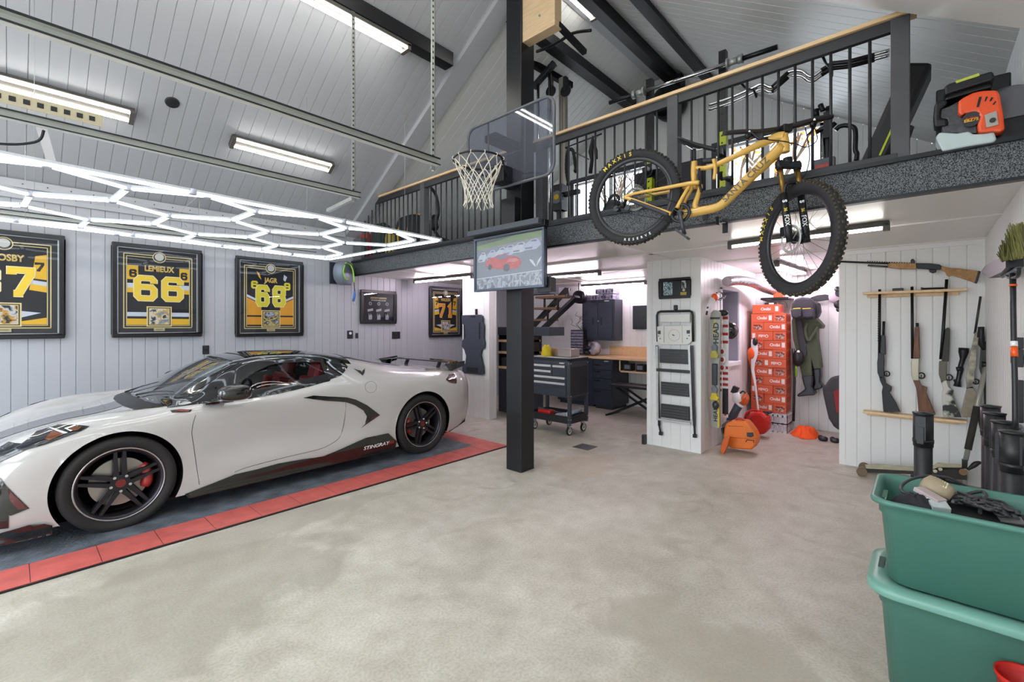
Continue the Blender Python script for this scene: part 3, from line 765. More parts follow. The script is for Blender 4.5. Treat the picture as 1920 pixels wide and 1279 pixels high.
# frame
def tubepx(pts, off=0, mb=None, n=12):
    ps = [fp(x, y, off) for x, y, r in pts]; rs = [r for *_, r in pts]
    # densify
    P = []; Rr = []
    for i in range(len(ps)-1):
        seg = cr([ps[max(0, i-1)], ps[i], ps[i+1], ps[min(len(ps)-1, i+2)]], 4)[4:8]
        P += seg; Rr += [rs[i]+(rs[i+1]-rs[i])*k/4 for k in range(4)]
    P.append(ps[-1]); Rr.append(rs[-1]); mb.tube(P, Rr, n=n); return mb
m = MB(BK)
tubepx([(1280, 402, .034), (1312, 396, .032), (1346, 388, .030), (1366, 372, .032), (1400, 338, .036), (1438, 303, .038), (1466, 274, .036)], mb=m)
tubepx([(1302, 315, .016), (1322, 315, .017), (1340, 310, .019), (1378, 293, .02), (1415, 275, .024), (1455, 258, .030), (1470, 256, .032)], mb=m)
tubepx([(1302, 303, .021), (1301, 322, .022), (1302, 345, .02), (1303, 352, .014)], mb=m)
tubepx([(1314, 346, .014), (1309, 366, .017), (1303, 386, .021), (1310, 396, .022)], mb=m)
tubepx([(1469, 252, .027), (1471, 268, .029), (1473, 286, .026)], mb=m)
fr = part('frame', m, bike)
m = MB(BK)
for off in (.055, -.055):
    tubepx([(1175, 373, .012), (1195, 366, .011), (1250, 356, .013), (1295, 348, .016), (1314, 346, .015)], off, m)
    tubepx([(1296, 350, .012), (1284, 370, .013), (1272, 393, .016)], off*.8, m)
    tubepx([(1175, 373, .013), (1198, 380, .012), (1235, 394, .012), (1262, 404, .016)], off, m)
tubepx([(1339, 300, .012), (1342, 318, .013), (1340, 338, .012)], .02, m)
part('swingarm', m, bike)
m = MB(mat('chainstay_guard', '33323c', .6)); tubepx([(1188, 379, .014), (1222, 392, .016), (1258, 406, .018)], .058, m); part('chainstay_guard', m, bike)
m = MB(BLKM); tubepx([(1316, 303, .02), (1343, 300, .02)], .0, m); tubepx([(1313, 318, .008), (1311, 335, .010), (1317, 362, .009)], .03, m); part('shock', m, bike)
m = MB(BLKM); tubepx([(1302, 305, .013), (1302, 280, .013)], 0, m); m.use(CHROME); tubepx([(1286, 272, .004), (1302, 281, .004), (1326, 277, .004)], 0, m); part('seatpost', m, bike)
s_ = MB(mat('saddle', '232327', .5)); c0, c1 = fp(1272, 267), fp(1341, 281); rows = []
for i in range(13):
    t = i/12; c = c0.lerp(c1, t)+EZ*(.018*(1-t)**3); wd = .07*(1-t)**1.3+.018; wd *= min(1, .5+t*6)
    rows.append([c+n_*(wd*math.cos(a))+EZ*(.02*math.sin(a)*(1 if math.sin(a) > 0 else .6)) for a in [2*PI*k/14 for k in range(15)]])
s_.grid(rows); part('saddle', s_, bike)
# cranks, chainring, pedals, cassette, derailleur, chain
BB = fp(1279, 402)
m = MB(BLKM)
m.lathe([(.066, -.002), (.072, 0), (.066, .002), (.05, .002), (.05, -.002)], BB+n_*.05, n_, 40, closed=True)
for k in range(5):
    a = 2*PI*k/5; m.bar(BB+n_*.05, BB+n_*.05+(e_*math.cos(a)+EZ*math.sin(a))*.055, .012, .005)
m.cyl(BB-n_*.07, BB+n_*.075, .018); part('chainring', m, bike)
def pedal(c):
    m.obox(c, e_*.8+EZ*-.5, n_, (e_*.8+EZ*-.5).cross(n_), .1, .1, .016)
for sgn, dx, dz in ((1, .035, -.165), (-1, -.035, .165)):
    m = MB(mat('crank_dark', '3a3d45', .3)); en = BB+n_*(sgn*.085)+e_*dx+EZ*dz; m.tube([BB+n_*(sgn*.075), (BB+n_*(sgn*.075)).lerp(en, .5), en], [.017, .013, .015]); part('crank_arm', m, bike)
    m = MB(BLKM); pc_ = en+n_*(sgn*.06)+EZ*-.01; X = (e_*.75-EZ*.65).normalized(); Y = n_; Z = X.cross(Y)
    for s in (-1, 1): m.obox(pc_+X*s*.045, X, Y, Z, .012, .095, .016); m.obox(pc_+Y*s*.042, X, Y, Z, .1, .012, .014)
    m.obox(pc_, X, Y, Z, .03, .1, .014); part('pedal', m, bike)
CASS = mat('cassette', '74766f', .4, metal=.8)
m = MB(CASS)
for k in range(10):
    r = .10-.008*k; o = .018+.0042*k; n2 = 44
    m.lathe([(r, -.0008), (r, .0008), (r-.0035, .0008), (r-.0035, -.0008)], P0+n_*o, n_, n2, closed=True)
for k in range(6):
    a = 2*PI*k/6; m.bar(P0+n_*.02, P0+n_*.02+(e_*math.cos(a)+EZ*math.sin(a))*.09, .007, .003)
part('cassette', m, bike)
D1 = fp(1160, 394); D2 = fp(1173, 388)
m = MB(BLKM); m.cyl(D1, D1+n_*.06, .022); m.ball(D2+n_*.05, .03, .02, .025, n=10, m=8); m.tube([fp(1178, 375, .03), D2+n_*.06, D1+n_*.05], [.012, .014, .01]); m.cyl(fp(1180, 392, .04), fp(1180, 392, .055), .022); part('derailleur', m, bike)
m = MB(mat('chain', '3c3c3e', .4, metal=.7)); up_ = P0+n_*.035
m.tube([P0+n_*.035+EZ*.06, BB+n_*.05+EZ*.068], .003, n=5); m.tube([D1+n_*.05-EZ*.02, BB+n_*.05-EZ*.07], .003, n=5); part('chain', m, bike)
# fork, bars
crown = V3((fr_c.x-.0, fr_c.y+.03, 2.535)); side = fw.cross(EZ).normalized()
topz = V3((3.415, .672, 2.80)); ax_st = (topz-V3((3.425, .64, 2.50))).normalized()
KASH = mat('fork_gold', '8a6a35', .25, metal=.7)
m = MB(BLKM)
for s in (-1, 1):
    lo = fr_c+side*s*.06; up = lo+ax_st*.30
    m.tube([lo-ax_st*.02, lo+ax_st*.05, up], [.020, .023, .022], n=14)
m.tube(cr([fr_c+side*.06+ax_st*.28, fr_c+side*.05+ax_st*.35+fw*.02, fr_c+ax_st*.365+fw*.03, fr_c-side*.05+ax_st*.35+fw*.02, fr_c-side*.06+ax_st*.28], 5), .011)
part('fork_lowers', m, bike)
m = MB(KASH)
for s in (-1, 1):
    lo = fr_c+side*s*.06; m.cyl(lo+ax_st*.29, lo+ax_st*.47, .0165, n=16)
part('fork_stanchions', m, bike)
m = MB(BLKM); ct = fr_c+ax_st*.49
m.obox(ct-ax_st*.0, side, fw, ax_st, .15, .05, .035); m.cyl(ct, ct+ax_st*.05, .026)
for s in (-1, 1): m.cyl(ct+side*s*.06-ax_st*.03, ct+side*s*.06+ax_st*.025, .023)
part('fork_crown', m, bike)
fcs = side if side.dot(V3((0, 0, EYE))-fr_c) > 0 else -side
m = MB(WHT); g = MB(MC['tyre_print'])
for s in (-1, 1):
    b0 = fr_c+side*s*.06; tow = (V3((0, 0, 2.2))-b0); tow.z = 0; tow.normalize(); rt = ax_st.cross(tow).normalized()
    mtext(m, 'FOX', .036, b0+ax_st*.12+tow*.0245, -ax_st, rt, WHT, bold=.02); mtext(m, 'S', .034, b0+ax_st*.245+tow*.0245, -ax_st, rt, WHT, bold=.05)
    mtext(g, '36', .024, b0+ax_st*.19+tow*.0245, -ax_st, rt, MC['tyre_print'], bold=.03)
part('fork_lettering', m, bike, recalc=False); part('fork_number', g, bike, recalc=False)
BC = PD(1466, 241, 3.02); hd = V3((.737, -.676, 0)).normalized()
L1 = PD(1357, 249, 3.02-.0+.0) ; R1_ = PD(1562, 219, 3.08)
m = MB(mat('handlebar_black', '2b2728', .4)); m.tube(cr([PD(1357, 250, 2.95), PD(1392, 247, 2.97), PD(1425, 246, 2.99), PD(1462, 241, 3.02), PD(1490, 236, 3.04), PD(1522, 226, 3.06), PD(1560, 219, 3.08)], 5), [.016]*8+[.015]*15+[.016]*8); part('handlebar', m, bike)
m = MB(BLKM); m.obox(PD(1470, 244, 3.02), hd, hd.cross(EZ), EZ, .06, .09, .05); m.cyl(PD(1468, 250, 3.02), PD(1468, 236, 3.02), .02); part('stem', m, bike, bevel=.006)
for x0, y0, D_, x1, y1 in ((1408, 250, 2.97, 1440, 259), (1530, 228, 3.06, 1515, 252)):
    m = MB(BLKM); a0 = PD(x0, y0, D_); m.tube([a0, PD((x0+x1)/2, (y0+y1)/2+6, D_-.02), PD(x1, y1, D_-.06)], [.012, .010, .006]); m.ball(PD(x0-6, y0+6, D_-.01), .03, .02, .02, n=8, m=6); m.use(CHROME).tube([a0, PD(x0-3, y0-4, D_-.02)], .006); part('brake_lever', m, bike)
m = MB(BLKM)
m.tube(cr([PD(1408, 256, 2.96), PD(1440, 262, 2.94), PD(1475, 266, 2.95), PD(1484, 272, 2.98), PD(1470, 276, 3.0)], 6), .0035, n=6)
m.tube(cr([PD(1526, 236, 3.04), PD(1532, 262, 3.0), PD(1512, 276, 2.98), PD(1492, 270, 2.98), PD(1474, 266, 3.0)], 6), .0035, n=6)
m.tube(cr([PD(1510, 240, 3.04), PD(1518, 290, 3.0), PD(1508, 330, 3.0), PD(1482, 345, 3.0)], 6), .0035, n=6)
part('brake_hose', m, bike)
m = MB(BLKM); hc = fr_c; m.cyl(hc-side*.07, hc+side*.07, .02, n=16); m.obox(hc+fcs*.045+ax_st*.06+fw*-.05, side, fw, EZ, .04, .05, .06); part('front_caliper', m, bike, bevel=.004)
# SANTA CRUZ along the down tube
m = MB(mat('bike_print', '5f5846', .5)); a0 = fp(1366, 371, .036); a1 = fp(1432, 309, .040); d = (a1-a0).normalized()
mtext(m, 'SANTA CRUZ', .056, (a0+a1)/2+n_*.0, d, (n_.cross(d)), MC['bike_print'], bold=.01, sx=1.05, depth=.0015); part('lettering', m, fr, recalc=False)
# the hooks carrying it
for (x, y) in ((1366, 345), (1322, 400), (1360, 425)):
    p = PU(x, y, 3.735); m = MB(BLKM); m.tube(cr([p+V3((0, 0, .03)), p+V3((-.09, 0, .02)), p+V3((-.2, -.01, -.01)), p+V3((-.24, -.015, .03))], 4), .013); m.box(p.x-.006, p.x+.003, p.y-.02, p.y+.02, p.z-.05, p.z+.06)
    solo('bike_hook', m, {1366: 'black bike hook under the down tube lettering', 1322: 'black bike hook beside the chainring', 1360: 'black bike hook low on the speckled loft edge'}[x], 'hook')
# ================================================================ gym gear on the loft
LZ = 2.55
def PUm(x, y, U): return PU(x, y, U)
UR = 4.9
rk = thing('squat_rack', 'squat rack with black and lime yellow uprights behind the railing', 'gym rack', (UR, 2.0, LZ))
for x, zt in ((1219, 150), (1356, 97)):
    p = PU(x, zt, UR); v = p.y
    m = MB(BLKM); m.box(UR-.035, UR+.035, v-.035, v+.035, 3.48, p.z); m.use(LIME); m.box(UR-.037, UR+.037, v-.037, v+.037, LZ+.07, 3.2); m.use(LIME).box(UR-.037, UR+.037, v-.037, v+.037, 3.34, 3.5)
    m.use(BLKM); m.box(UR-.042, UR+.042, v-.042, v+.042, 3.22, 3.36); m.box(UR-.14, UR-.03, v-.03, v+.03, 3.24, 3.30)
    z = 2.7
    while z < p.z-.1: m.box(UR-.039, UR-.036, v-.008, v+.008, z, z+.016); z += .075
    part('upright', m, rk)
    m = MB(BLKM); m.box(UR-.45, UR+.4, v-.04, v+.04, LZ, LZ+.08); part('foot', m, rk)
pa, pb2 = PU(1219, 150, UR), PU(1356, 97, UR)
m = MB(BLKM); m.box(UR+.3, UR+.36, pb2.y-.04, pa.y+.04, LZ+.05, LZ+.13); part('cross_bar', m, rk)
m = MB(mat('rack_shroud', '1c1a22', .6)); m.box(UR+.05, UR+.1, PU(1318, 300, UR+.05).y, PU(1190, 300, UR+.05).y, LZ+.1, 3.32); part('shroud', m, rk, bevel=.02)
E1, E2 = PU(1143, 193, UR-.09), PU(1458, 88, UR-.09)
bb = thing('barbell', 'long steel barbell resting across the squat rack', 'barbell', (E1+E2)/2); d = (E2-E1).normalized()
m = MB(CHROME); m.cyl(E1+d*.4, E2-d*.4, .02); part('shaft', m, bb)
for p, dd in ((E1, d), (E2, -d)):
    m = MB(BLKM); m.cyl(p, p+dd*.34, .024); part('sleeve', m, bb)
    m = MB(STEEL); m.cyl(p+dd*.30, p+dd*.34, .045); m.cyl(p+dd*.35, p+dd*.43, .034); m.cyl(p+dd*.43, p+dd*.45, .05); part('collar', m, bb)
# drum fan high on the gable
c = PU(1256, 194, 6.68); fan = thing('wall_fan', 'round dark drum fan on the far gable, peeking over the handrail between the rack uprights', 'fan', c)
m = MB(BLKM); m.lathe([(0, .0), (.24, .0), (.25, -.02), (.25, -.2), (.22, -.2), (.21, -.05), (0, -.05)], c+EU*.08, EU, 36); part('housing', m, fan)
# curl bars on hooks
def curlbar(dz, lab):
    t = thing('curl_bar', lab, 'barbell', PU(1500, 150, 4.2)); m = MB(CHROME)
    ps = [(1329, 197), (1368, 184), (1410, 166), (1428, 158), (1447, 164), (1462, 150), (1478, 135), (1502, 133), (1520, 144), (1540, 132), (1560, 119), (1590, 116), (1625, 106), (1668, 94)]
    m.tube(cr([PU(x, y+dz, 4.2+dz*.006) for x, y in ps], 4), .0125, n=10); part('shaft', m, t)
    m = MB(BLKM); m.tube([PU(x, y+dz, 4.2+dz*.006) for x, y in ((1447, 164), (1462, 150), (1478, 136))], .016); part('grip', m, t); m = MB(BLKM); m.tube([PU(x, y+dz, 4.2+dz*.006) for x, y in ((1540, 132), (1560, 119), (1590, 116), (1640, 103))], .017); part('grip', m, t)
curlbar(0, 'chrome curl bar on hooks behind the railing, upper of the two'); curlbar(9, 'chrome curl bar on hooks behind the railing, lower of the two')
for x in (1412, 1556):
    p = PU(x, 160 if x < 1500 else 118, 4.2); m = MB(BLKM)
    m.tube([(3.79, p.y, RZ1-.03), (4.0, p.y, RZ1-.02), (p.x+.02, p.y, p.z-.03), (p.x+.1, p.y, p.z-.06), (p.x+.1, p.y, p.z+.03)], .009)
    solo('bar_hook', m, 'black hook arm holding the curl bars %s' % ('above the bicycle grip' if x < 1500 else 'next to the incline bench'), 'hook')
# cable machine
UC = 4.8
cm = thing('cable_machine', 'tall cable pulley machine with chrome guide rods behind the backboard', 'gym machine', (UC, 3.6, LZ))
def vat(x, U=UC): return PU(x, 300, U).y
ztop = 4.86
m = MB(BLKM); m.bar((UC-.45, vat(1010), 5.0), (UC+.55, vat(1052, UC+.3), 4.93), .07, .09); m.bar((UC, vat(1000), 4.78), (UC, vat(1040), 4.98), .07, .07); part('top_arm', m, cm, bevel=.008)
for x in (1009, 1031):
    m = MB(CHROME); m.cyl((UC, vat(x), LZ), (UC, vat(x), ztop), .022); part('guide_rod', m, cm)
m = MB(mat('upright_satin', 'b3ada2', .3, metal=.6)); m.box(UC+.25, UC+.31, vat(1062, UC+.28), vat(1050, UC+.28), LZ, 4.92); part('upright', m, cm)
for x, z in ((1023, 4.7), (1051, 4.62)): m = MB(BLKM); m.cyl((UC+.1, vat(x), z), (UC+.13, vat(x), z), .075, n=24); m.box(UC+.08, UC+.15, vat(x)-.02, vat(x)+.02, z, z+.18); part('pulley', m, cm)
for x in (1018, 1042, 1046): m = MB(BLKM); m.cyl((UC+.1, vat(x), LZ), (UC+.1, vat(x), 4.6), .003, n=5); part('cable', m, cm)
p = PU(1050, 372, 4.3)
m = MB(BLKM); m.obox(p, EU, EV, EZ, .12, .13, .3); m.use(GREY).cyl(p-EU*.07, p-EU*.02, .075, n=20); m.use(YEL).cyl(p-EU*.075, p-EU*.068, .035, n=16); m.use(BLKM).obox(p+V3((0, -.12, .03)), EU, EV, EZ, .05, .3, .05); m.box(p.x-.03, p.x+.03, p.y-.03, p.y+.03, LZ, p.z); part('carriage', m, cm, bevel=.006)
# hanging bar with triceps rope and strap
p0, p1 = PU(1060, 277, 4.3), PU(1128, 251, 4.3)
hb = thing('wall_bar', 'thin black bar behind the railing holding gym handles', 'bar', p0)
m = MB(BLKM); m.tube([p0, p1], .008); m.tube([p0, p0+V3((.5, 0, .0))], .008); part('bar', m, hb)
m = MB(mat('rope_black', '1c1c20', .8)); pts = [PU(1066, 345, 4.28), PU(1062, 320, 4.28), PU(1063, 290, 4.28), PU(1068, 280, 4.28), PU(1075, 285, 4.28), PU(1080, 320, 4.28)]
m.tube(cr(pts, 8), [.017+.003*(i % 2) for i in range(41)]); m.ball(pts[0], .026); m.ball(pts[-1], .028)
solo('triceps_rope', m, 'thick black twisted rope handle hanging from the thin gym bar', 'gym rope')
m = MB(mat('strap_black', '202024', .7)); pts = [PU(1111, 255, 4.28), PU(1108, 285, 4.28), PU(1110, 300, 4.28), PU(1107, 325, 4.28)]
m.tube(pts, [.006, .03, .02, .022]); m.tube([PU(1112, 258, 4.28), PU(1117, 282, 4.28), PU(1118, 298, 4.28)], [.006, .022, .018]); solo('gym_strap', m, 'black ankle strap hanging from the thin gym bar', 'strap')
# weight plates stacked low and by the rack
pl = MB(mat('plate_rubber', '1e1e22', .6)); pl.lathe([(.02, -.02), (.19, -.02), (.2, -.01), (.2, .01), (.19, .02), (.02, .02)], (0, 0, 0), EZ, 36)
first = None
for i, (u, v, z) in enumerate([(4.25, 1.75, LZ+.02), (4.25, 1.76, LZ+.062), (4.24, 1.74, LZ+.104), (4.25, 1.75, LZ+.146), (4.2, .98, LZ+.02), (4.2, .98, LZ+.062)]):
    if i == 0:
        me = add_mesh('weight_plate', pl); o = bpy.data.objects.new('weight_plate', me); COL.objects.link(o); first = o
    else: o = first.copy(); COL.objects.link(o)
    o.location = (u, v, z); o['category'] = 'weight plate'; o['group'] = 'weight plates on the loft floor'
    o['label'] = ['black weight plate, bottom of the stack behind the bicycle frame', 'black weight plate, second up in the stack behind the bicycle frame', 'black weight plate, third up in the stack behind the bicycle frame', 'black weight plate, topmost in the stack behind the bicycle frame', 'black weight plate lying flat under the bicycle lettering, lower of two', 'black weight plate lying flat under the bicycle lettering, upper of two'][i]
m = MB(BLKM); c = V3((4.45, 2.0, LZ+.55)); 
kb = MB(mat('kettle', '222226', .5)); kb.ball((4.15, 2.35, LZ+.13), .12, .12, .13); kb.tube(arc((4.15, 2.35, LZ+.25), .06, 0, PI, 8, EV, EZ), .015); solo('kettlebell', kb, 'black kettlebell on the loft floor inside the hung rear wheel outline', 'kettlebell')
# incline bench
b0, b1 = PU(1632, 330, 4.15), PU(1724, 130, 4.15); d = (b1-b0).normalized(); pr = d.cross(EU).normalized()
ib = thing('incline_bench', 'black incline weight bench leaning up beside the railing end post', 'weight bench', (4.2, b0.y, LZ))
m = MB(mat('bench_vinyl', '1a191d', .5)); m.obox((b0+b1)/2, d, pr, EU, (b1-b0).length, .15, .26); part('pad', m, ib, bevel=.03)
m = MB(LIME); m.obox(b0.lerp(b1, .33)-pr*.02-EU*.132, d, pr, EU, .25, .012, .004); part('stripe', m, ib)
m = MB(BLKM); m.bar(b0.lerp(b1, .5)-pr*.08+EU*.02, V3((4.2, b0.y-.12, LZ+.05)), .05, .05); m.bar(b0+EU*.02, V3((4.2, b0.y, LZ)), .06, .06); m.box(4.0, 4.45, b0.y-.5, b0.y+.15, LZ, LZ+.05); part('frame', m, ib)
# exercise bike
eu = 4.7
def EP(x, y, u=eu): return PU(1500+x/4.98, 160+y/4.98, u)
c = EP(240, 720); eb = thing('exercise_bike', 'dark exercise bike with chrome post and red housing on the loft', 'exercise bike', (c.x, c.y, LZ))
a, b = EP(185, 700), EP(275, 500); m = MB(BLKM); m.box(eu, eu+.08, b.y, a.y, LZ+.02, EP(200, 430).z); m.box(eu-.25, eu+.4, b.y-.1, a.y+.1, LZ, LZ+.05); part('frame', m, eb, bevel=.01)
for x in (216, 285): m = MB(CHROME); p = EP(x, 470); m.cyl((eu-.02, p.y, LZ+.1), (eu-.02, p.y, p.z), .012); part('post', m, eb)
m = MB(GREY); a, b = EP(145, 800), EP(340, 690); m.box(eu-.1, eu-.04, b.y, a.y, LZ+.08, b.z); m.use(RED); a, b = EP(160, 800), EP(290, 750); m.box(eu-.106, eu-.1, b.y, a.y, LZ+.12, b.z); part('housing', m, eb, bevel=.01)
m = MB(BLKM); m.tube(cr([EP(330, 420), EP(370, 385), EP(440, 375), EP(505, 400), EP(518, 470), EP(515, 600), EP(530, 640), EP(525, 700)], 6), .019); part('arm', m, eb)
for q_ in ([EP(150, 225), EP(155, 290)], [EP(265, 200), EP(265, 330)], [EP(190, 180), EP(210, 235), EP(235, 215)], [EP(150, 440), EP(220, 400), EP(300, 380), EP(330, 350)]): m = MB(BLKM); m.tube(q_, .021); part('handlebar', m, eb)
m = MB(BLKM); m.box(eu-.03, eu+.03, EP(275, 300).y, EP(225, 300).y, EP(240, 500).z, EP(240, 260).z); part('mast', m, eb)
# storage at the long-wall end of the loft
def bag(name, lab, x, y, U, sx, sy, sz, col, cat='bag', strap=True, st=YEL):
    p = PU(x, y, U); c = V3((U, p.y, LZ+sz/2)); t = thing(name, lab, cat, (c.x, c.y, LZ)); m = MB(mat(name+'_'+col, col, .8, bump=.2, bscale=20)); m.ball(c, sx/2, sy/2, sz/2, n=20, m=12, e=.5); part('body', m, t)
    if strap:
        s2 = MB(st)
        for k in (-.22, .22): s2.tube(arc((c.x, c.y+k*sy, c.z), sz*.515, 0, 2*PI, 20, EU*(sx/sz), EZ)[:-1], .012, closed=True, n=6)
        part('strap', s2, t)
    return t
bag('storage_tote', 'dark green storage bag behind the left end of the railing', 716, 425, 3.99, .3, .26, .60, '2f3f3a', st=mat('dark_strap', '26302c', .7))
bag('yellow_bag', 'yellow green bag low behind the left railing balusters', 738, 432, 4.04, .25, .18, .45, 'a89a45', strap=False)
bag('duffel_bag', 'black duffel bag with yellow straps behind the left railing', 774, 430, 4.15, .36, .56, .66, '26262b', st=YEL)
m = MB(BLKM); m.tube(cr([PU(808, 352, 4.0), PU(818, 368, 4.0), PU(822, 400, 4.0), PU(814, 425, 4.0), PU(824, 445, 4.0), PU(850, 455, 4.0)], 8), .022); m.ball(PU(815, 418, 4.0), .07, .07, .12); solo('garden_hose', m, 'black hose hanging behind the railing beside its left post', 'hose')
for i, (x, c) in enumerate(((688, 'b0463c'), (702, '7c8a90'), (714, 'c9bf4a'), (728, 'a59a3c'), (676, '5c5f63'))):
    p = PV(x, 450, 6.7); m = MB(mat('loft_box_%d' % i, c, .6)); m.box(p.x-.05, p.x+.05, 6.6, 6.84, LZ, LZ+.45-.02*i); solo('storage_box', m, '%s upright binder box on the loft by the long wall, behind the railing' % ('red', 'grey', 'yellow green', 'olive', 'dark grey')[i], 'box', 'binder boxes on the loft')
# blower on the loft edge
BL = thing('backpack_blower', 'orange backpack leaf blower parked on the loft edge', 'leaf blower', (3.86, -.23, 2.57))
def bp2(x, y, U=3.74): return PU(x, y, U)
def shp(pts, U, th, m_): m_.prism([PU(x, y, U) for x, y in pts], (th, 0, 0))
def zz(x, y): return (1600+x/5.328, 60+y/5.328)
def zp(*a): return [zz(x, y) for x, y in a]
m = MB(mat('tank_white', 'b9c9ca', .3)); shp(zp((820, 1050), (860, 1000), (1040, 1010), (1160, 990), (1200, 1020), (1320, 1010), (1410, 995), (1435, 1070), (1400, 1100), (1150, 1140), (890, 1190), (850, 1120)), 3.70, .16, m); part('fuel_tank', m, BL, bevel=.012)
m = MB(mat('blower_orange', 'e8501a', .28, coat=.3)); shp(zp((1045, 690), (1100, 650), (1200, 600), (1300, 580), (1440, 575), (1465, 620), (1500, 800), (1515, 960), (1480, 1000), (1400, 990), (1250, 1005), (1240, 930), (1265, 850), (1230, 795), (1120, 810), (1070, 840), (1045, 800)), 3.68, .09, m); part('engine_cover', m, BL, bevel=.012)
m = MB(BLKM)
for pts in (((1230, 750), (1255, 650), (1285, 645), (1255, 750)), ((1310, 690), (1325, 645), (1345, 645), (1325, 690)), ((1360, 690), (1380, 650), (1400, 655), (1375, 690)), ((1390, 725), (1415, 690), (1430, 695), (1405, 725))): shp(zp(*pts), 3.677, .004, m)
m.use(mat('muffler_silver', 'a8a49c', .35, metal=.5)); shp(zp((1310, 830), (1430, 785), (1450, 925), (1330, 955)), 3.672, .01, m); m.use(BLKM); m.cyl(PU(*zz(1392, 880), 3.665), PU(*zz(1392, 880), 3.675), .013)
part('vents', m, BL)
m = MB(BLKM); shp(zp((905, 545), (960, 510), (1390, 385), (1420, 450), (1380, 480), (960, 610), (915, 630)), 3.68, .2, m); shp(zp((960, 600), (1340, 490), (1390, 550), (1200, 600), (1060, 640), (900, 690)), 3.72, .12, m); part('air_filter', m, BL, bevel=.01)
m = MB(mat('filter_label', 'b6c24a', .5)); shp(zp((1020, 490), (1255, 410), (1262, 435), (1030, 510)), 3.672, .008, m); part('label_strip', m, BL)
m = MB(BLKM); shp(zp((810, 720), (850, 690), (920, 660), (950, 710), (870, 770), (865, 860), (940, 870), (940, 930), (810, 950), (798, 850)), 3.70, .1, m); part('carburettor_elbow', m, BL, bevel=.012)
m = MB(mat('engine_metal', '4b4c50', .4, metal=.5, var=.4, scale=40)); shp(zp((870, 770), (960, 740), (1050, 690), (1060, 840), (1240, 930), (1240, 1010), (1000, 1010), (900, 1010), (880, 940), (940, 930), (940, 870), (870, 860)), 3.72, .1, m); part('engine', m, BL, bevel=.006)
m = MB(BLKM); m.cyl(PU(*zz(1180, 870), 3.69), PU(*zz(1180, 870), 3.74), .04, n=24); part('starter', m, BL)
m = MB(YEL); mtext(m, 'EBZ75', .022, PU(*zz(1178, 880), 3.687), -EV, EZ, YEL, bold=.03); m.use(RED); mtext(m, 'RedMax', .014, PU(*zz(1180, 858), 3.687), -EV, EZ, RED, bold=.03); part('lettering', m, BL, recalc=False)
m = MB(mat('fan_housing', '6c6f75', .3)); cc = PU(*zz(1560, 800), 3.82); m.lathe([(.0, -.02), (.12, -.015), (.16, .03), (.16, .12), (.1, .16), (0, .16)], cc, EU, 36); part('fan_housing', m, BL)
m = MB(BLKM); cc2 = PU(*zz(1660, 960), 3.80); m.box(3.79, 3.95, cc2.y-.05, cc2.y+.10, 2.575, 2.70); m.box(3.9, 3.96, -.38, -.06, 2.575, 3.0); part('back_frame', m, BL, bevel=.01)
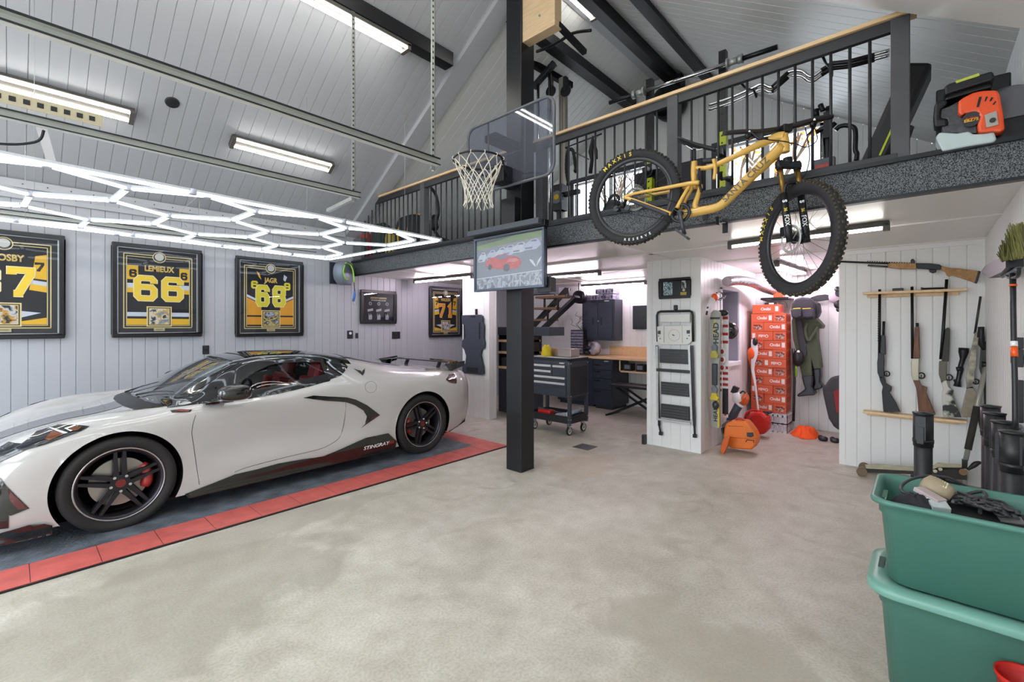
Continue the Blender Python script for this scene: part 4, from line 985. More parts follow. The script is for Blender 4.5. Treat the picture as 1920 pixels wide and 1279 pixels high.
# ================================================================ the sports car
CU, CV = .55, 5.37
ST = [
(-.93, [(0,.48),(.25,.48),(.45,.47),(.60,.46),(.72,.44),(.77,.38),(.78,.30),(.77,.22),(.74,.14)]),
(-.80, [(0,.575),(.27,.58),(.48,.585),(.64,.59),(.78,.57),(.85,.47),(.87,.35),(.87,.24),(.84,.13)]),
(-.60, [(0,.67),(.28,.675),(.5,.69),(.66,.71),(.81,.695),(.91,.58),(.935,.41),(.94,.25),(.92,.13)]),
(-.30, [(0,.755),(.28,.76),(.5,.775),(.66,.81),(.81,.815),(.94,.70),(.965,.48),(.96,.28),(.95,.14)]),
(0,    [(0,.805),(.28,.805),(.5,.815),(.66,.842),(.81,.848),(.94,.745),(.972,.52),(.96,.30),(.95,.15)]),
(.15,  [(0,.85),(.3,.845),(.52,.83),(.67,.838),(.81,.852),(.93,.75),(.96,.53),(.95,.3),(.94,.15)]),
(.3,   [(0,.93),(.3,.92),(.55,.88),(.69,.85),(.82,.858),(.92,.755),(.94,.53),(.94,.3),(.94,.15)]),
(.5,   [(0,1.045),(.3,1.035),(.52,.99),(.67,.915),(.825,.866),(.905,.76),(.915,.52),(.935,.30),(.94,.15)]),
(.7,   [(0,1.14),(.3,1.13),(.5,1.085),(.635,1.0),(.83,.870),(.90,.77),(.895,.5),(.935,.3),(.94,.15)]),
(.85,  [(0,1.20),(.3,1.19),(.49,1.15),(.61,1.07),(.83,.875),(.90,.775),(.885,.5),(.935,.30),(.94,.15)]),
(1.05, [(0,1.237),(.3,1.228),(.48,1.195),(.585,1.125),(.835,.885),(.90,.78),(.88,.5),(.935,.3),(.94,.15)]),
(1.4,  [(0,1.248),(.3,1.240),(.48,1.205),(.58,1.14),(.845,.92),(.91,.80),(.88,.5),(.94,.3),(.94,.15)]),
(1.7,  [(0,1.235),(.3,1.225),(.48,1.19),(.585,1.125),(.85,.955),(.925,.82),(.90,.5),(.95,.3),(.945,.15)]),
(2.0,  [(0,1.19),(.3,1.18),(.49,1.14),(.60,1.08),(.83,.965),(.95,.83),(.94,.5),(.96,.3),(.95,.15)]),
(2.3,  [(0,1.125),(.3,1.115),(.49,1.08),(.63,1.03),(.81,.95),(.968,.82),(.975,.5),(.965,.3),(.955,.15)]),
(2.6,  [(0,1.06),(.3,1.05),(.49,1.02),(.64,.985),(.81,.94),(.975,.82),(.99,.5),(.98,.3),(.96,.15)]),
(2.9,  [(0,1.005),(.3,1.0),(.49,.98),(.64,.965),(.82,.935),(.975,.82),(.99,.5),(.98,.3),(.96,.16)]),
(3.2,  [(0,.965),(.3,.965),(.49,.96),(.64,.95),(.82,.93),(.955,.81),(.97,.5),(.955,.33),(.93,.20)]),
(3.45, [(0,.94),(.3,.94),(.49,.935),(.64,.93),(.79,.905),(.905,.78),(.915,.52),(.895,.38),(.86,.26)]),
(3.58, [(0,.90),(.3,.90),(.49,.895),(.64,.885),(.76,.86),(.83,.74),(.84,.55),(.82,.42),(.78,.30)]),
(3.63, [(0,.80),(.3,.80),(.49,.79),(.62,.78),(.72,.76),(.77,.68),(.77,.58),(.74,.46),(.70,.36)])]
def sect(s):
    n = len(ST); i = 0
    while i < n-2 and s > ST[i+1][0]: i += 1
    s0, s1 = ST[i][0], ST[i+1][0]; h = s1-s0; t = max(0, min(1, (s-s0)/h)); out = []
    for k in range(9):
        p = []
        for c in (0, 1):
            f0, f1 = ST[i][1][k][c], ST[i+1][1][k][c]
            def slope(j):
                if j <= 0 or j >= n-1: return None
                a = (ST[j][1][k][c]-ST[j-1][1][k][c])/(ST[j][0]-ST[j-1][0]); b = (ST[j+1][1][k][c]-ST[j][1][k][c])/(ST[j+1][0]-ST[j][0])
                w1 = ST[j+1][0]-ST[j][0]; w0 = ST[j][0]-ST[j-1][0]; return (a*w1+b*w0)/(w0+w1)
            m0, m1 = slope(i), slope(i+1); d = (f1-f0)/h
            m0 = d if m0 is None else m0; m1 = d if m1 is None else m1
            p.append(f0*(2*t**3-3*t*t+1)+m0*h*(t**3-2*t*t+t)+f1*(-2*t**3+3*t*t)+m1*h*(t**3-t*t))
        out.append(tuple(p))
    return out
NT = 56
def half(s):
    c = sect(s); P = [(-c[1][0], c[1][1])]+c+[(2*c[8][0]-c[7][0], 2*c[8][1]-c[7][1])]; out = []
    for j in range(NT+1):
        x = j/NT*8; i = min(7, int(x)); t = x-i; p0, p1, p2, p3 = P[i], P[i+1], P[i+2], P[i+3]
        out.append(tuple(.5*(2*p1[k]+(p2[k]-p0[k])*t+(2*p0[k]-5*p1[k]+4*p2[k]-p3[k])*t*t+(3*p1[k]-p0[k]-3*p2[k]+p3[k])*t**3) for k in (0, 1)))
    return out
SS = [-.93+.02*i for i in range(229)]
H = [half(s) for s in SS]
def cw(s, y, z): return V3((CU+s, CV-y, z))      # car coordinates to world; +y is the side facing the camera
NS = len(SS); vid = lambda i, j: i*(2*NT+1)+(j+NT)
CVt = []
for i, s in enumerate(SS):
    for j in range(-NT, NT+1):
        y, z = H[i][abs(j)]; CVt.append([s, y if j >= 0 else -y, z])
FACES = [(vid(i, j), vid(i+1, j), vid(i+1, j+1), vid(i, j+1)) for i in range(NS-1) for j in range(-NT, NT)]
bvh = BVHTree.FromPolygons([V3(v) for v in CVt], FACES)
def hit(x, y):
    q = ray(x, y); d = V3((q.x, -q.y, q.z)).normalized(); r = bvh.ray_cast(V3((-CU, CV, EYE)), d)
    return r[0]
def sz(pts, vf=4.6):
    o = []
    for x, y in pts:
        h = hit(x, y)
        if h is None: p = PV(x, y, vf); o.append((p.x-CU, p.z))
        else: o.append((h.x, h.z))
    return o
def inpoly(x, y, P):
    c = False; n = len(P)
    for i in range(n):
        x0, y0 = P[i]; x1, y1 = P[i-1]
        if (y0 > y) != (y1 > y) and x < (x1-x0)*(y-y0)/(y1-y0)+x0: c = not c
    return c
def z7(*a): return [(x/3.552, 640+y/3.552) for x, y in a]
def z8(*a): return [(440+x/3.552, 640+y/3.552) for x, y in a]
def z4(*a): return [(x/2.975, 430+y/2.975) for x, y in a]
def resample(P, step):
    o = []
    for i in range(len(P)):
        a, b = P[i], P[(i+1) % len(P)]; L_ = math.hypot(b[0]-a[0], b[1]-a[1]); n = max(1, int(L_/step))
        for k in range(n): o.append((a[0]+(b[0]-a[0])*k/n, a[1]+(b[1]-a[1])*k/n))
    return o
def smoothp(P, n=4): return [(p.x, p.y) for p in cr([(x, y, 0) for x, y in P], n, closed=True)]
def decal(mb, P, mode, off, sign=1, step=.02, holes=(), fall=.93, thick=0):
    """a skin patch with a clean outline laid on the bodywork; mode 'side' outlines in (s,z), 'top' in (s,y)"""
    B = resample(P, step); pts = [V3((x, y)) for x, y in B]; edges = [(i, (i+1) % len(B)) for i in range(len(B))]
    hb = []
    for hI in holes:
        Hh = resample(hI, step); o = len(pts); pts += [V3((x, y)) for x, y in Hh]; edges += [(o+i, o+(i+1) % len(Hh)) for i in range(len(Hh))]
    xs = [p[0] for p in B]; ys = [p[1] for p in B]; x = min(xs)+step/2
    while x < max(xs):
        y = min(ys)+step/2
        while y < max(ys):
            if inpoly(x, y, B) and not any(inpoly(x, y, h_) for h_ in holes): pts.append(V3((x, y)))
            y += step
        x += step
    pts = [V3((p.x, p.y)).to_2d() if len(p) == 3 else p for p in pts]
    vo, eo, fo_, *_ = delaunay_2d_cdt(pts, edges, [], 0, 1e-5)
    vs = []
    for p in vo:
        if mode == 'side':
            r = bvh.ray_cast(V3((p.x, 2.0*sign, p.y)), V3((0, -sign, 0)))
            q = r[0] if r[0] is not None else V3((p.x, fall*sign, p.y)); nn = r[1] if r[0] is not None else V3((0, sign, 0))
            if nn.y*sign < 0: nn = -nn
        else:
            r = bvh.ray_cast(V3((p.x, p.y*sign, 2.5)), V3((0, 0, -1)))
            q = r[0] if r[0] is not None else V3((p.x, p.y*sign, .5)); nn = r[1] if r[0] is not None else V3((0, 0, 1))
            if nn.z < 0: nn = -nn
        q = q+nn*off; vs.append(cw(q.x, q.y, q.z))
    fs = []
    for f_ in fo_:
        cx = sum(vo[i].x for i in f_)/len(f_); cy = sum(vo[i].y for i in f_)/len(f_)
        if inpoly(cx, cy, B) and not any(inpoly(cx, cy, h_) for h_ in holes): fs.append(tuple(f_))
    mb.add(vs, fs, True)
# outlines
WIN_S = sz(z4((1235, 925), (1330, 858), (1420, 795), (1500, 757), (1560, 744), (1700, 740), (1788, 742), (1808, 790), (1826, 842), (1700, 872), (1560, 902), (1400, 936)))
QW = sz(z8((607, 137), (688, 140), (748, 170), (692, 222), (622, 258), (614, 200)))
def expand(P, d):
    cx = sum(p[0] for p in P)/len(P); cy = sum(p[1] for p in P)/len(P)
    return [(x+(x-cx)/max(1e-6, math.hypot(x-cx, y-cy))*d, y+(y-cy)/max(1e-6, math.hypot(x-cx, y-cy))*d) for x, y in P]
WINx = expand(WIN_S, .012)
WS = [(.20, 0), (.205, .2), (.225, .4), (.27, .58), (.33, .665), (.50, .60), (.70, .535), (.90, .465), (.875, .3), (.865, 0)]
WS = WS+[(a, -b) for a, b in WS[-2:0:-1]]
WSx = [(.22, 0), (.225, .2), (.245, .4), (.29, .56), (.35, .64), (.51, .585), (.70, .52), (.88, .45), (.86, .3), (.85, 0)]; WSx = WSx+[(a, -b) for a, b in WSx[-2:0:-1]]
BEL = sz([(363, 759), (400, 754), (471, 745), (540, 731), (615, 713), (640, 704), (652, 688)])
def beltz(s):
    for (a, za), (b, zb_) in zip(BEL[:-1], BEL[1:]):
        if a <= s <= b: return za+(zb_-za)*(s-a)/(b-a)
    return BEL[0][1] if s < BEL[0][0] else BEL[-1][1]
WC = [(0, .345, .385), (2.745, .350, .392)]
verts = [list(v) for v in CVt]
keepb, keepk = [], []
for f_ in FACES:
    c = [sum(CVt[i][k] for i in f_)/4 for k in range(3)]; s, y, z = c; ay = abs(y)
    if ay > .55 and any(all(math.hypot(CVt[q_][0]-a, CVt[q_][2]-b) < r for q_ in f_) for a, b, r in WC): continue
    if inpoly(s, y, WSx) and z > .7: continue
    if ay > .45 and inpoly(s, z, WINx): continue
    black = (.27 < s < 2.02 and ay < .83 and z > beltz(s)+.028 and not (s < .36 and ay < .5)) and (s < 1.98+.0*ay or ay > .4 or True)
    if s < .25: black = False
    if .84 > s > .27 and not black and ay < .66 and z > .86: black = True
    (keepk if black else keepb).append(f_)
used = set(i for f_ in keepb+keepk for i in f_)
for i in used:
    s, y, z = verts[i]
    for a, b, r in WC:
        dd = math.hypot(s-a, z-b)
        if abs(y) > .55 and dd < r: k = r/max(dd, 1e-5); verts[i][0] = a+(s-a)*k; verts[i][2] = b+(z-b)*k
def sub(fs, mt_):
    idx = sorted(set(i for f_ in fs for i in f_)); mp = {i: k for k, i in enumerate(idx)}
    m = MB(mt_); m.add([cw(*verts[i]) for i in idx], [[mp[i] for i in f_] for f_ in fs], True); return m
car = thing('sports_car', 'white mid-engine sports car with black roof and red seats parked on the tiled mat', 'car', (CU+1.36, CV, 0))
PAINT = mat('car_paint_white', 'b9b7b5', .2, coat=1.0, metal=.0)
body = part('body', sub(keepb, PAINT), car, solidify=0)
part('roof_panel', sub(keepk, BLKG), car)
# nose, tail and floor closing surfaces
m = MB(PAINT)
for i, nm in ((0, 'nose'), (NS-1, 'tail')):
    pts = [cw(SS[i], (y if s_ > 0 else -y), z) for s_, rng in ((1, range(NT, -1, -1)), (-1, range(1, NT+1))) for y, z in [H[i][j] for j in rng]]
    m.add(pts, [list(range(len(pts)))])
part('end_panel', m, car)
m = MB(mat('underbody', '121214', .7)); m.add([cw(-.9, -.7, .135), cw(-.9, .7, .135), cw(-.4, .88, .135), cw(-.4, -.88, .135), cw(3.2, -.88, .16), cw(3.2, .88, .16)], [(0, 1, 2, 3), (3, 2, 5, 4)])
part('underbody', m, car)
m = MB(mat('cabin_black', '141316', .7))
for y in (-.79, .79): m.box(*(lambda a, b: (min(a.x, b.x), max(a.x, b.x), min(a.y, b.y), max(a.y, b.y), .25, .80))(cw(.5, y-.01, 0), cw(2.0, y+.01, 0)))
m.box(CU+.35, CU+2.0, CV-.78, CV+.78, .2, .25); m.box(CU+1.86, CU+1.95, CV-.72, CV+.72, .25, 1.0); m.box(CU+.42, CU+.85, CV-.74, CV+.74, .6, .85)
m.box(CU+.85, CU+1.5, CV-.12, CV+.12, .25, .68); m.box(CU+1.88, CU+1.95, CV-.5, CV+.5, 1.0, 1.13)
part('cabin', m, car, bevel=.02)
m = MB(BLKM); m.tube(arc(cw(1.0, .37, .82), .17, 0, 2*PI, 24, EV, V3((.25, 0, .97)))[:-1], .015, closed=True); m.obox(cw(.98, .37, .81), EV, EZ, EU, .3, .04, .02); part('steering_wheel', m, car)
SEAT = mat('red_leather', '8e1622', .4)
for y in (.37, -.37):
    m = MB(SEAT); c = cw(1.63, y, .0)
    m.obox(c+V3((-.02, 0, .66)), V3((.25, 0, 1)), EV, V3((1, 0, -.25)), .62, .42, .12); m.obox(c+V3((.09, 0, 1.0)), V3((.25, 0, 1)), EV, V3((1, 0, -.25)), .24, .22, .10)
    for s in (-1, 1): m.obox(c+V3((-.07, s*.22, .66)), V3((.25, 0, 1)), EV, V3((1, 0, -.25)), .52, .09, .2)
    m.obox(c+V3((-.32, 0, .42)), EU, EV, EZ, .5, .5, .14)
    sp = part('seat', m, car, bevel=.035)
    m = MB(mat('seat_black_panel', '151416', .5)); m.obox(c+V3((-.088, 0, .70)), V3((.25, 0, 1)), EV, V3((1, 0, -.25)), .34, .2, .01); part('seat_panel', m, sp)
# glazing and black surrounds
GW = pane('windscreen_glass', 'a9b7b2', .04, haze=.06); GS = pane('side_glass', 'e2e6e5', .0, k=.35)
m = MB(GW); decal(m, WS, 'top', -.002, step=.05); part('windshield', m, car, recalc=False)
for sg_ in (1, -1):
    m = MB(GS); decal(m, WIN_S, 'side', -.004, sign=sg_, step=.06, fall=.7); part('side_window', m, car, recalc=False)
    m = MB(BLKG); decal(m, expand(WIN_S, .03), 'side', .003, sign=sg_, holes=[expand(WIN_S, -.006)], step=.02, fall=.7); part('window_surround', m, car, recalc=False)
    m = MB(BLKG)
    low = [(.30, .853)]+[(a, b) for a, b in BEL if a > .34]; up = [(a, b+.055) for a, b in reversed(low)]
    decal(m, low+up, 'side', .0035, sign=sg_, step=.02, fall=.8)
    part('belt_moulding', m, car, recalc=False)
    m = MB(mat('smoked_glass', '16181c', .08, coat=1)); decal(m, QW, 'side', .005, sign=sg_, step=.03, fall=.75); part('quarter_window', m, car, recalc=False)
m = MB(BLKG); decal(m, [(a, b*1.03) for a, b in expand(WS, .03)], 'top', .003, holes=[WSx], step=.03); part('windshield_surround', m, car, recalc=False)
m = MB(BLKM); decal(m, [(.09, 0), (.10, .3), (.14, .55), (.27, .70), (.33, .665), (.27, .58), (.225, .4), (.2, 0), (.225, -.4), (.27, -.58), (.33, -.665), (.27, -.70), (.14, -.55), (.10, -.3)], 'top', .004, step=.03); part('cowl', m, car, recalc=False)
m = MB(BLKM)
for a, b in (((.20, -.40), (.38, .05)), ((.21, .10), (.40, .55))):
    pts = []
    for k in range(6):
        s = a[0]+(b[0]-a[0])*k/5; y = a[1]+(b[1]-a[1])*k/5; r = bvh.ray_cast(V3((s, y, 2)), V3((0, 0, -1))); pts.append(cw(s, y, r[0].z+.018))
    m.tube(pts, [.009, .007, .005, .004, .004, .003])
part('wiper', m, car)
m = MB(mat('stripe_grey', '4f5053', .3, coat=1)); decal(m, [(-.92, -.10), (-.92, .24), (-.3, .25), (.12, .26), (.11, .0), (.11, -.12), (-.3, -.11)], 'top', .0025, step=.04); part('hood_stripe', m, car, recalc=False)
m = MB(mat('engine_glass', '17181b', .06, coat=1)); decal(m, [(2.03, -.44), (2.03, .44), (2.4, .42), (2.85, .36), (2.9, 0), (2.85, -.36), (2.4, -.42)], 'top', .004, step=.05); part('rear_hatch_glass', m, car, recalc=False)
m = MB(mat('roof_glass', '202226', .05, coat=1)); decal(m, [(1.0, -.4), (1.0, .4), (1.6, .4), (1.6, -.4)], 'top', .004, step=.05); part('roof_glass', m, car, recalc=False)
# lamps, vents, badges
HEAD = mat('headlamp_dark', '14161a', .1, coat=1, col2='22262c', scale=6)
hl = sz(z7((0, 690), (60, 655), (140, 620), (250, 588), (390, 558), (480, 557), (597, 568), (540, 600), (420, 645), (300, 690), (180, 722), (0, 748)), 4.7)
hl = [(min(a, 5), b) for a, b in hl]; hl[0] = (-.72, .63); hl[-1] = (-.70, .575)
for sg_ in (1, -1):
    m = MB(HEAD); decal(m, hl, 'side', .006, sign=sg_, step=.02); hd_ = part('headlight', m, car, recalc=False)
    m = MB(mat('amber', '6a3a1c', .2, coat=1)); a_ = sz(z7((300, 655), (350, 600), (440, 615), (330, 665))); decal(m, a_, 'side', .009, sign=sg_, step=.02); a_ = sz(z7((470, 575), (550, 572), (520, 596), (460, 605))); decal(m, a_, 'side', .009, sign=sg_, step=.02); part('marker', m, hd_, recalc=False)
    m = MB(mat('drl', 'e8ecf2', .2)); decal(m, sz(z7((325, 580), (350, 582), (455, 612), (430, 620))), 'side', .010, sign=sg_, step=.02); decal(m, sz(z7((430, 585), (500, 562), (510, 566), (450, 588), (485, 598), (470, 604))), 'side', .010, sign=sg_, step=.02); part('running_light', m, hd_, recalc=False)
    m = MB(BLKG); decal(m, sz(z8((455, 377), (520, 362), (640, 368), (745, 373), (805, 388), (880, 425), (965, 490), (840, 577), (893, 525), (868, 468), (800, 425), (740, 404), (600, 395))), 'side', .010, sign=sg_, step=.015)
    decal(m, sz(z8((745, 398), (800, 418), (868, 460), (900, 500), (893, 525), (868, 548), (880, 500), (850, 450))), 'side', .004, sign=sg_, step=.015)
    part('side_intake', m, car, recalc=False)
    m = MB(mat('intake_inner', '3a1218', .3, coat=.5)); decal(m, sz(z8((905, 505), (958, 492), (845, 572), (900, 525))), 'side', .012, sign=sg_, step=.015); part('intake_trim', m, car, recalc=False)
    m = MB(BLKG)
    top = sz([(346, 926), (400, 905), (440, 889), (480, 880), (520, 869), (566, 861), (589, 858), (606, 855), (640, 841), (685, 821), (727, 812), (743, 827)], 4.43)
    bot = [(top[-1][0]-.02, .125), (2.0, .12), (1.2, .12), (.42, .12)]
    decal(m, [(max(.39, a), b) for a, b in top]+bot, 'side', .012, sign=sg_, step=.02, fall=.945); part('side_skirt', m, car, recalc=False, solidify=0)
    m = MB(BLKM); decal(m, sz(z4((948, 1012), (1000, 1005), (1072, 1007), (1060, 1020), (960, 1024))), 'side', .004, sign=sg_); m.use(mat('badge_red', '7a2a26', .3)); decal(m, sz(z4((985, 1008), (1060, 1008), (1050, 1017), (975, 1019))), 'side', .006, sign=sg_); part('fender_badge', m, car, recalc=False)
    m = MB(BLKM); decal(m, sz(z8((788, 180), (815, 192), (838, 197), (850, 212), (852, 230))), 'side', .004, sign=sg_, step=.01); decal(m, sz(z8((868, 181), (852, 195), (846, 210), (852, 230), (864, 208))), 'side', .004, sign=sg_, step=.01); part('flag_badge', m, car, recalc=False)
    m = MB(mat('taillamp', '3a0d10', .1, coat=1)); tl = sz(z8((1405, 255), (1425, 222), (1462, 216), (1476, 245), (1474, 282), (1430, 275)), 4.6); decal(m, tl, 'side', .006, sign=sg_, step=.02, fall=.86); part('tail_light', m, car, recalc=False)
    m = MB(BLKG); decal(m, sz(z7((0, 905), (45, 965), (195, 1112), (75, 1160), (20, 1150), (0, 1145))), 'side', .006, sign=sg_, step=.02); decal(m, [(-.56, .42), (-.56, .2), (-.75, .22), (-.75, .42)], 'side', .006, sign=sg_); m.use(mat('intake_red', '5a1a20', .2, coat=1)); decal(m, sz(z7((55, 985), (190, 1110), (120, 1118), (70, 1060))), 'side', .009, sign=sg_, step=.02); part('front_intake', m, car, recalc=False)
    m = MB(BLKG); decal(m, [(-.36, .16), (-.40, .185), (-.47, .20), (-.62, .18), (-.75, .16), (-.80, .10), (-.36, .09)], 'side', .02, sign=sg_, fall=.93); part('front_splitter', m, car, recalc=False)
    # shut lines
    m = MB(mat('shut_line', '2a2a2c', .6))
    def line(px, off=.001, r=.0022):
        P = sz(px); o = []
        for s, z in P:
            h_ = bvh.ray_cast(V3((s, 2*sg_, z)), V3((0, -sg_, 0)))
            if h_[0] is not None: o.append(cw(h_[0].x, h_[0].y, h_[0].z))
        if len(o) > 2: m.tube(cr(o, 5), r, n=6)
    line(z7((1330, 415), (1300, 500), (1278, 600), (1290, 700), (1308, 830), (1328, 955)))
    line(z8((742, 400), (735, 500), (715, 600), (690, 650), (640, 685), (560, 720), (350, 770), (100, 835), (0, 872)))
    line(z8((700, 228), (765, 275)))
    cx, cy = z8((907, 305))[0]
    line([(cx+10.7*math.cos(a), cy+10.7*math.sin(a)) for a in [2*PI*k/16 for k in range(17)]], r=.0015)
    line(z7((430, 660), (500, 720)))
    part('shut_lines', m, car)
h0, h1 = hit(*z8((865, 712))[0]), hit(*z8((1015, 677))[0])
m = MB(WHT); hm_ = (h0+h1)/2; nn = V3((0, -1, 0)); xd = (cw(*h1)-cw(*h0)).normalized()
mtext(m, 'STINGRAY', .05, cw(*hm_)+nn*.0155, xd, nn.cross(xd)*1, WHT, sx=1.3, bold=.01, skew=.25)
m.use(mat('badge_red', '7a2a26', .3)); a_ = cw(*h1)+nn*.015+xd*.045; m.obox(a_, xd, nn, xd.cross(nn), .07, .002, .03)
part('lettering', m, car, recalc=False)
# door mirror
for sg_ in (1, -1):
    m = MB(BLKG); mc_ = cw(.74, 1.0*sg_, .945); m.ball(mc_, .13, .075, .068, n=20, m=12, e=.75); m.tube([cw(.62, .86*sg_, .868), cw(.68, .97*sg_, .885), cw(.72, 1.0*sg_, .90)], [.03, .022, .03]); m.obox(cw(.62, .88*sg_, .866), EU, EV, EZ, .16, .1, .016)
    part('mirror', m, car)
# rear wing
rows = []
for k in range(25):
    t = -1+2*k/24; y = .80*t; fw_ = max(0, abs(t)-.72)/.28; s0 = 3.40-.25*fw_**1.5; s1 = 3.53-.05*fw_; z = 1.025-.02*fw_**2
    rows.append([cw(s0, y, z-.004), cw((s0+s1)/2, y, z+.008), cw(s1, y, z+.022), cw(s1, y, z+.008), cw((s0+s1)/2, y, z-.006), cw(s0, y, z-.004)])
m = MB(BLKG); m.grid(rows)
for s in (-1, 1):
    m.prism([cw(3.30, .80*s, .93), cw(3.54, .80*s, .985), cw(3.55, .80*s, 1.05), cw(3.22, .80*s, 1.02)], V3((0, .014*s, 0)))
    m.prism([cw(3.40, .38*s, .94), cw(3.46, .38*s, .94), cw(3.50, .38*s, 1.03), cw(3.44, .38*s, 1.02)], (0, .015, 0))
    m.bar(cw(3.36, .74*s, .925), cw(3.42, .78*s, 1.01), .05, .03)
part('spoiler', m, car)
m = MB(BLKG); m.prism([cw(3.20, -.9, .17), cw(3.20, .9, .17), cw(3.5, .86, .25), cw(3.63, .74, .36), cw(3.63, -.74, .36), cw(3.5, -.86, .25)], (0, 0, .02)); part('rear_diffuser', m, car)
# wheels
RIM = mat('rim_gunmetal', '35343a', .32, metal=.75); LIP = mat('rim_machined', 'b9b9bb', .25, metal=.9)
TYR = mat('car_tyre', '1d1c1d', .75, bump=.08, bscale=60)
for s, r, wd, yo in ((0, .345, .245, .965), (2.745, .352, .30, .985)):
    for sg_ in (1, -1):
        ax = V3((0, -sg_, 0)); c = cw(s, (yo-wd/2)*sg_, r-.001); h = wd/2; ri = .268
        m = MB(TYR)
        m.lathe([(ri-.004, h*.80), (ri+.012, h*.93), (ri+.04, h*1.0), (r-.02, h*.97), (r-.004, h*.86), (r, h*.6), (r, -h*.6), (r-.004, -h*.86), (r-.02, -h), (ri, -h*.9)], c, ax, 72)
        for g_ in (-.45, -.15, .15, .45): m.use(BLKM).lathe([(r+.0006, h*g_-.004), (r+.0006, h*g_+.004)], c, ax, 60)
        m.use(mat('tread_dark', '141414', .9))  # near-black tread tone, left without faces
        wh = part('wheel', m, car)
        m = MB(RIM); m.lathe([(ri-.006, h*.84), (ri-.014, h*.86), (ri-.03, h*.74), (ri-.045, h*.3), (ri-.05, -h*.8)], c, ax, 64)
        X = EU; Z_ = EZ; fo2 = ax*(h*.72)
        for k in range(5):
            a = 2*PI*k/5+PI/2+(0.02 if s < 1 else .35)
            for q in (-1, 1):
                rd = X*math.cos(a)+Z_*math.sin(a); tg = -X*math.sin(a)+Z_*math.cos(a)
                p0 = c+fo2*.93+rd*.045+tg*q*.024; p1 = c+fo2*1.0+rd*(ri-.016)+tg*q*.026
                dd = (p1-p0).normalized(); w0, w1 = .044, .026
                side_ = dd.cross(ax).normalized()
                v = []
                for p, w_ in ((p0, w0), (p1, w1)):
                    v += [p-side_*w_/2-ax*.03, p-side_*w_*.36, p+side_*w_*.36, p+side_*w_/2-ax*.03]
                m.add(v, [(0, 1, 5, 4), (1, 2, 6, 5), (2, 3, 7, 6), (3, 0, 4, 7), (0, 3, 2, 1), (4, 5, 6, 7)])
        m.cyl(c+fo2*.5, c+fo2*1.0, .068, .058, n=30)
        part('rim', m, wh)
        m = MB(LIP); m.lathe([(ri-.002, h*.845), (ri+.001, h*.87), (ri-.007, h*.878), (ri-.011, h*.86)], c, ax, 72); part('machined_lip', m, wh)
        m = MB(CHROME)
        for k in range(5):
            a = 2*PI*k/5+PI/2+.62+(0.02 if s < 1 else .35); rd = X*math.cos(a)+Z_*math.sin(a); m.cyl(c+fo2*.9+rd*.058, c+fo2*1.06+rd*.058, .0105, n=6)
        m.use(mat('centre_cap_red', '6e2222', .3)); m.cyl(c+fo2*1.0, c+fo2*1.03, .03, n=24); part('wheel_nuts', m, wh)
        m = MB(mat('brake_disc_metal', 'a39f97', .35, metal=.6)); m.cyl(c-ax*.01, c+ax*.02, .175, n=48); m.use(BLKM).cyl(c-ax*.03, c+ax*.035, .07, n=24); part('brake_disc', m, wh)
        m = MB(mat('caliper_red', '9c2a24', .3, coat=.5)); a0 = -.45 if s < 1 else PI-.5; pts = arc(c+ax*.035, .165, a0, a0+1.1, 8, EU, EZ)
        m.tube(pts, [.03, .038, .04, .04, .04, .04, .04, .038, .03], n=8); part('caliper', m, wh)
    # wheel wells
    for sg_ in (1, -1):
        a, b, rr2 = WC[0] if s < 1 else WC[1]; m = MB(mat('wheel_well', '0e0e0f', .8)); rows = []
        for y in (.925, .5): rows.append([cw(a+rr2*1.004*math.cos(t), y*sg_, b+rr2*1.004*math.sin(t)) for t in [-.55+(PI+1.1)*k/24 for k in range(25)]])
        m.grid(rows); m.prism([cw(a+rr2*math.cos(t), .5*sg_, b+rr2*math.sin(t)) for t in [-.55+(PI+1.1)*k/24 for k in range(25)]], (0, .005, 0)); part('wheel_well', m, car)
# tiled mat with red border
mt_ = thing('garage_floor_mat', 'tiled garage floor mat, dark grey with a red border, under the sports car', 'floor mat', (2, 5.2, 0))
TG = mat('mat_tile_grey', '666d76', .28, metal=.1, var=.35, scale=7, bump=.5, bscale=45, contrast=.3); TR = mat('mat_tile_red', 'c4615b', .35, var=.16, scale=9, contrast=.4)
V0 = PZ(560, 957).y; 
me0, me1, me2 = PZ(0, 1109), PZ(943, 839), PZ(836, 812)
m = MB(TG); m.box(-1.6, 3.92, 4.2, 6.7, 0, .012); part('tile_field', m, mt_)
m = MB(TR); m.box(-1.6, 4.2, 3.885, 4.2, 0, .0125); m.box(3.92, 4.2, 4.2, 6.7, 0, .0125); m.use(BLKM).box(-1.6, 4.21, 3.87, 3.886, 0, .009)
u = -1.5
while u < 4.1: m.box(u, u+.003, 3.886, 4.2, .0125, .0128); u += .315
part('red_border', m, mt_)
